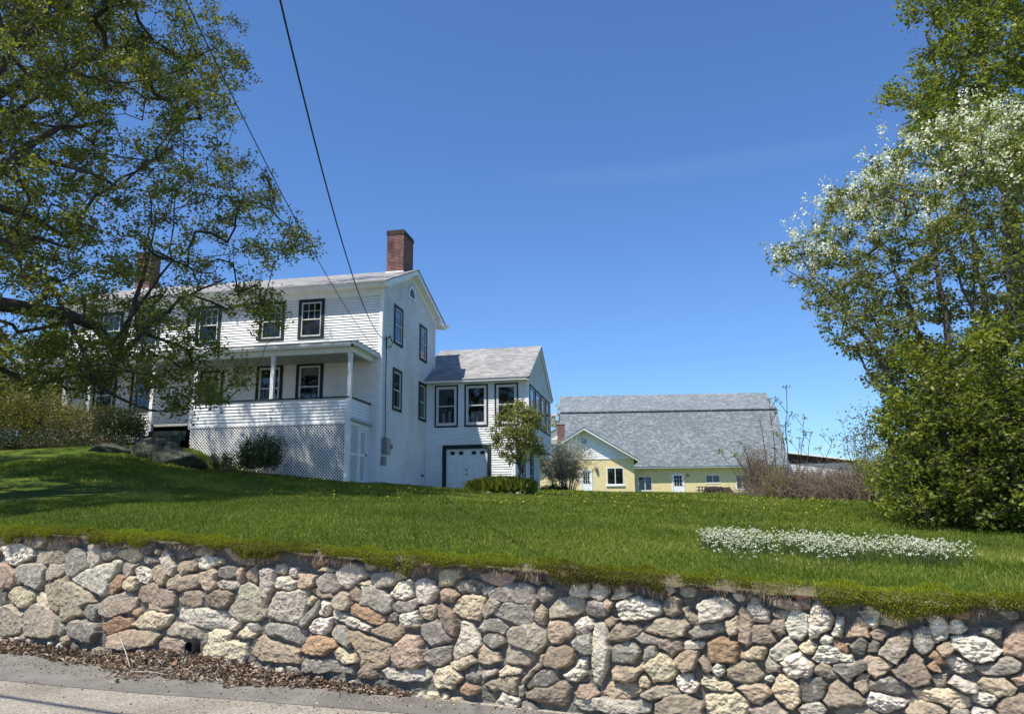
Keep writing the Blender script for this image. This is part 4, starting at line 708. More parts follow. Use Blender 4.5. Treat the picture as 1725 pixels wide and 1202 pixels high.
clap(ag, (0, -.02), FX, (0, -1), lambda z: ((z-AE)/sl, AW-(z-AE)/sl) if z < AR-.05 else None, AE+.02, AR-.05, (), .2, .02); ag.box((-.05, -.05, AE-.05), (AW+.05, -.0, AE+.02)); ag.build('gable', M['white'], An)
p = MB()
for s_ in (-1, 1):
    X = lambda t: xc+s_*t
    p.prism([(X(0), -.75, AR-.12), (X(xc+.45), -.75, AE-.37), (X(xc+.45), -.75, AE-.17), (X(0), -.75, AR+.1)][::(1 if s_ > 0 else -1)], (0, .05, 0))
    p.prism([(X(0), -.7, AR-.1), (X(xc+.45), -.7, AE-.35), (X(xc+.45), -.7, AE-.32), (X(0), -.7, AR-.06)][::(1 if s_ > 0 else -1)], (0, .68, 0))
p.build('rake_board', M['trim'], An)
p = MB(); kx = xc+.5; kz = AR+.12-kx*sl*1.0
p.slab([(xc, -.8, AR+.16), (xc, 11, AR+.16), (xc-kx, 11, kz), (xc-kx, -.8, kz)], .06); p.slab([(xc+kx, -.8, kz), (xc+kx, 11, kz), (xc, 11, AR+.16), (xc, -.8, AR+.16)], .06); p.build('roof', M['barnroof'], An)
p = MB(); lbox(p, (0, 0), FX, (0, -1), xc-.32, xc+.32, .0, .05, 4.35, 4.95); gv = p.build('gable_vent', M['trim'], An); p = MB()
for k in range(6): lbox(p, (0, 0), FX, (0, -1), xc-.24, xc+.24, .05, .06, 4.42+.08*k, 4.48+.08*k)
p.build('louvres', M['metal'], gv)
c = MB(); c.box((2.05, 1.0, 4.0), (2.75, 1.7, 6.35)); ch = c.build('chimney', M['brick'], An); c = MB(); c.box((2.0, .95, 6.35), (2.8, 1.75, 6.45)); c.build('cap', M['concrete'], ch)
p = MB(); p.box((5.5, -.22, 1.85), (5.68, -.02, 2.25)); p.build('wall_lamp', M['brown'], An)
# ------------------------------------------------------------ white house behind, white shed at the right
Wh = empty('white_outbuilding', (-4.0, 62, 2.2), BA); tag(Wh, 'small white gabled building just showing behind the annex chimney', 'outbuilding')
p = MB(); clap(p, (0, 0), FX, (0, -1), lambda z: (0, 9) if z < 5.0 else ((z-5.0)/.55, 9-(z-5.0)/.55) if z < 7.4 else None, -3, 7.4, (), .2); p.box((0, .02, -3), (9, 8, 5.0)); p.build('wall', M['white'], Wh)
p = MB(); p.slab([(4.5, -.3, 7.65), (4.5, 8.2, 7.65), (-.4, 8.2, 4.95), (-.4, -.3, 4.95)], .12); p.slab([(9.4, -.3, 4.95), (9.4, 8.2, 4.95), (4.5, 8.2, 7.65), (4.5, -.3, 7.65)], .12); p.build('roof', M['barnroof'], Wh)
p = MB(); p.slab([(-1, -3, 4.6), (6, -3, 4.6), (6, -.2, 5.4), (-1, -.2, 5.4)], .1); p.box((-.8, -2.8, -3), (5.8, -.3, 4.5)); p.build('lean_to', M['barnroof'], Wh)
Sh = empty('white_shed', (25.2, 64.5, .4), BA-R(6)); tag(Sh, 'low white shed with brown eaves half hidden behind brown thicket', 'shed')
p = MB(); clap(p, (0, 0), FX, (0, -1), cons(0, 8.5), -1, 3.9, [(1.5, 2.7, 1.2, 2.2), (4.2, 5.4, 1.2, 2.2)], .2); p.box((0, .3, -1), (8.5, 6, 3.9)); p.build('wall', M['white'], Sh)
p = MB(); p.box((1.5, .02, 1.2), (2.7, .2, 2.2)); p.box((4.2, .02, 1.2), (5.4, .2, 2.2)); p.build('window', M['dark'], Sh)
p = MB(); p.prism([(-.3, -.05, 3.9), (8.6, -.05, 3.9), (8.6, -.05, 4.0), (-.3, -.05, 5.0)], (0, .08, 0)); p.build('brown_gable', M['brown'], Sh)
p = MB(); p.slab([(-.6, -.6, 5.35), (9.8, -.6, 3.85), (9.8, 6.4, 3.85), (-.6, 6.4, 5.35)], .16); p.build('roof', M['trim'], Sh)
# ------------------------------------------------------------ growing things
def unit(n, r=rng):
    v = r.normal(size=(n, 3)); return v/np.linalg.norm(v, axis=1, keepdims=True)
def leaf_mesh(name, m, parent, C, D, size, tint, wid=.62, fold=.25, smooth=False, lobes=1):
    """C base points, D directions, rhombic folded leaves"""
    n = len(C); D = D/np.linalg.norm(D, axis=1, keepdims=True); a = unit(n); S = np.cross(D, a); S /= np.linalg.norm(S, axis=1, keepdims=True)+1e-9; U = np.cross(S, D)
    sz = (size*np.ones(n))[:, None]
    V = np.stack([C, C+D*sz*.5+S*sz*wid*.5+U*sz*fold*.5, C+D*sz, C+D*sz*.45-S*sz*wid*.5+U*sz*fold*.5], 1)
    F = np.arange(n)[:, None]*4+np.array([[0, 1, 2, 3]]); F2 = np.concatenate([F[:, [0, 1, 2]], F[:, [0, 2, 3]]], 0)
    return np_mesh(name, V.reshape(-1, 3), F2, m, parent, {'tint': np.repeat(np.clip(tint, 0, 1), 4)})
def tubes(name, m, parent, A, B, ra, rb, k=5):
    A = np.asarray(A); B = np.asarray(B); d = B-A; L_ = np.linalg.norm(d, axis=1, keepdims=True)+1e-9; d = d/L_
    x = np.cross(d, np.array([.13, .21, .97])); x /= np.linalg.norm(x, axis=1, keepdims=True)+1e-9; y = np.cross(d, x)
    th = np.arange(k)*2*np.pi/k; c = np.cos(th)[None, :, None]; s = np.sin(th)[None, :, None]
    ring = x[:, None]*c+y[:, None]*s; ov = d*np.minimum(L_*.08, np.asarray(rb)[:, None]*.6)
    V = np.stack([(A-ov)[:, None]+ring*np.asarray(ra)[:, None, None], (B+ov)[:, None]+ring*np.asarray(rb)[:, None, None]], 1)
    n = len(A); base = np.arange(n)[:, None]*2*k; i = np.arange(k)[None]; j = (i+1) % k
    F = np.stack([base+i, base+j, base+k+j, base+k+i], -1).reshape(-1, 4)
    return np_mesh(name, V.reshape(-1, 3), F, m, parent, smooth=True)
def grow(limbs, tips, step=.38, jit=.05, rmin=.006, rpow=.5, r_tip=.007, droop=0.0, seed=1, back=.35):
    r = np.random.default_rng(seed); P = []; par = []; rad = []; plen = []
    def near(q):
        A = np.array(P); return int(np.argmin(((A-q)**2).sum(1)))
    for L_ in limbs:
        pts = [np.array(p[:3]) for p in L_]; rs_ = [p[3] for p in L_]
        if not P: P.append(pts[0]); par.append(-1); rad.append(rs_[0]); plen.append(0); cur = 0
        else:
            cur = near(pts[0])
            if np.linalg.norm(P[cur]-pts[0]) > .6 and pts[0][2] < P[0][2]+.8: P.append(pts[0]); par.append(-1); rad.append(rs_[0]); plen.append(0); cur = len(P)-1
        for a, b, ra, rb in zip(pts, pts[1:], rs_, rs_[1:]):
            n = max(1, int(np.linalg.norm(b-a)/step))
            for k in range(1, n+1):
                t = k/n; q = a+(b-a)*t+r.normal(0, .012+.02*(k < n), 3); P.append(q); par.append(cur); rad.append(ra+(rb-ra)*t); plen.append(plen[cur]+step); cur = len(P)-1
    nl = len(P); cnt = np.zeros(nl); tips = np.asarray(tips).reshape(-1, 3)
    base = np.array(P); dist = np.array([((base-q)**2).sum(1).min() for q in tips]); tipn = []
    for ti in np.argsort(dist):
        q = tips[ti]; A = np.array(P); d = np.linalg.norm(A-q, axis=1)
        cost = d+np.array(plen)*.06*0+np.where(A[:, 2] > q[2]+.3, back, 0); cur = int(np.argmin(cost)); a = P[cur]; L_ = np.linalg.norm(q-a); n = max(1, int(L_/step))
        bow = r.normal(0, .10, 3)*L_; bow[2] += L_*.08
        c0 = cur
        for k in range(1, n+1):
            t = k/n; p = a+(q-a)*t+bow*math.sin(math.pi*t)*.8+r.normal(0, jit, 3)*(k < n); P.append(p); par.append(cur); rad.append(0); plen.append(plen[cur]+step); cur = len(P)-1
        tipn.append(cur)
    P = np.array(P); par = np.array(par); c = np.zeros(len(P))
    for i in tipn: c[i] += 1
    for i in range(len(P)-1, -1, -1):
        if par[i] >= 0: c[par[i]] += c[i]
    rr = r_tip*np.maximum(c, 1)**rpow; rl = np.array(rad); R_ = np.where(rl > 0, np.maximum(rl, rr*.5), rr)
    for i in range(len(P)):
        if par[i] >= 0: R_[i] = min(R_[i], R_[par[i]])
    return P, par, np.maximum(R_, rmin), np.array(tipn)
def twigs(P, tipn, n, ln, r, spread=1., upw=.1):
    """side twigs round each tip; returns segs and leaf anchor points with directions"""
    A = []; Bp = []
    for i in tipn:
        k = n
        d = unit(k, r)*spread; d[:, 2] = d[:, 2]*.7+upw; l = ln*(.45+.75*r.random(k)); b = P[i]+d*l[:, None]; A.append(np.repeat(P[i][None], k, 0)); Bp.append(b)
    return np.vstack(A), np.vstack(Bp)
def dec(s): return np.array([float(v) for v in s.split(',')]).reshape(-1, 3)/100
def tree(name, label, cat, limbs, tips, bark, leafm, ntw, ltw, nleaf, lsize, seed, crown_pow=1, upw=.1, step=.38, r_tip=.007, leafspread=.07, group=None, droop=-.1, tw_r=.004, extra=None, rpow=.5, thin=None):
    r = np.random.default_rng(seed); P, par, rd, tipn = grow(limbs, tips, step=step, seed=seed, r_tip=r_tip, rpow=rpow)
    b0 = np.array(limbs[0][0][:3]); root = empty(name, tuple(b0)); tag(root, label, cat, group)
    m = par >= 0; big = m & (rd > .05)
    A, Bp, ra, rb = P[par[m]], P[m], rd[par[m]], rd[m]; ra = np.minimum(ra, rb*1.5)
    rid = np.arange(len(P))
    for i in range(len(P)):
        if par[i] >= 0: rid[i] = rid[par[i]]
    rid = rid[m]; isb = rb > .04
    for k_ in np.unique(rid):
        for nm, q in (('trunk', isb & (rid == k_)), ('branches', ~isb & (rid == k_))):
            if q.any(): tubes(nm, bark, root, A[q]-b0, Bp[q]-b0, ra[q], rb[q], 7 if nm == 'trunk' else 5)
    tA, tB = twigs(P, tipn, ntw, ltw, r, 1., upw)
    if thin is not None: keep = np.repeat(r.random(len(tipn)) > thin, ntw); tA = tA[keep]; tB = tB[keep]
    tubes('twigs', bark, root, tA-b0, tB-b0, np.full(len(tA), tw_r*1.4), np.full(len(tA), tw_r*.6), 3)
    # leaves along twigs, denser to the ends, each twig with its own tone
    n = len(tA); t = r.random((n, nleaf))**.6; C = tA[:, None]*(1-t[..., None])+tB[:, None]*t[..., None]; C = C+r.normal(0, leafspread, C.shape)
    dirn = unit(n*nleaf, r); dirn[:, 2] = dirn[:, 2]*.6+droop
    tip_tone = np.repeat(r.random(len(tipn)), ntw); tip_tone = tip_tone[keep] if thin is not None else tip_tone
    tone = (tip_tone[:, None]*.42+r.random(n)[:, None]*.15+r.random((n, nleaf))*.43).ravel()
    leaf_mesh('crown', leafm, root, C.reshape(-1, 3)-b0, dirn, lsize*(.6+.7*r.random(n*nleaf)), tone)
    if extra: extra(root, b0, P, tipn, tA, tB, r)
    return root
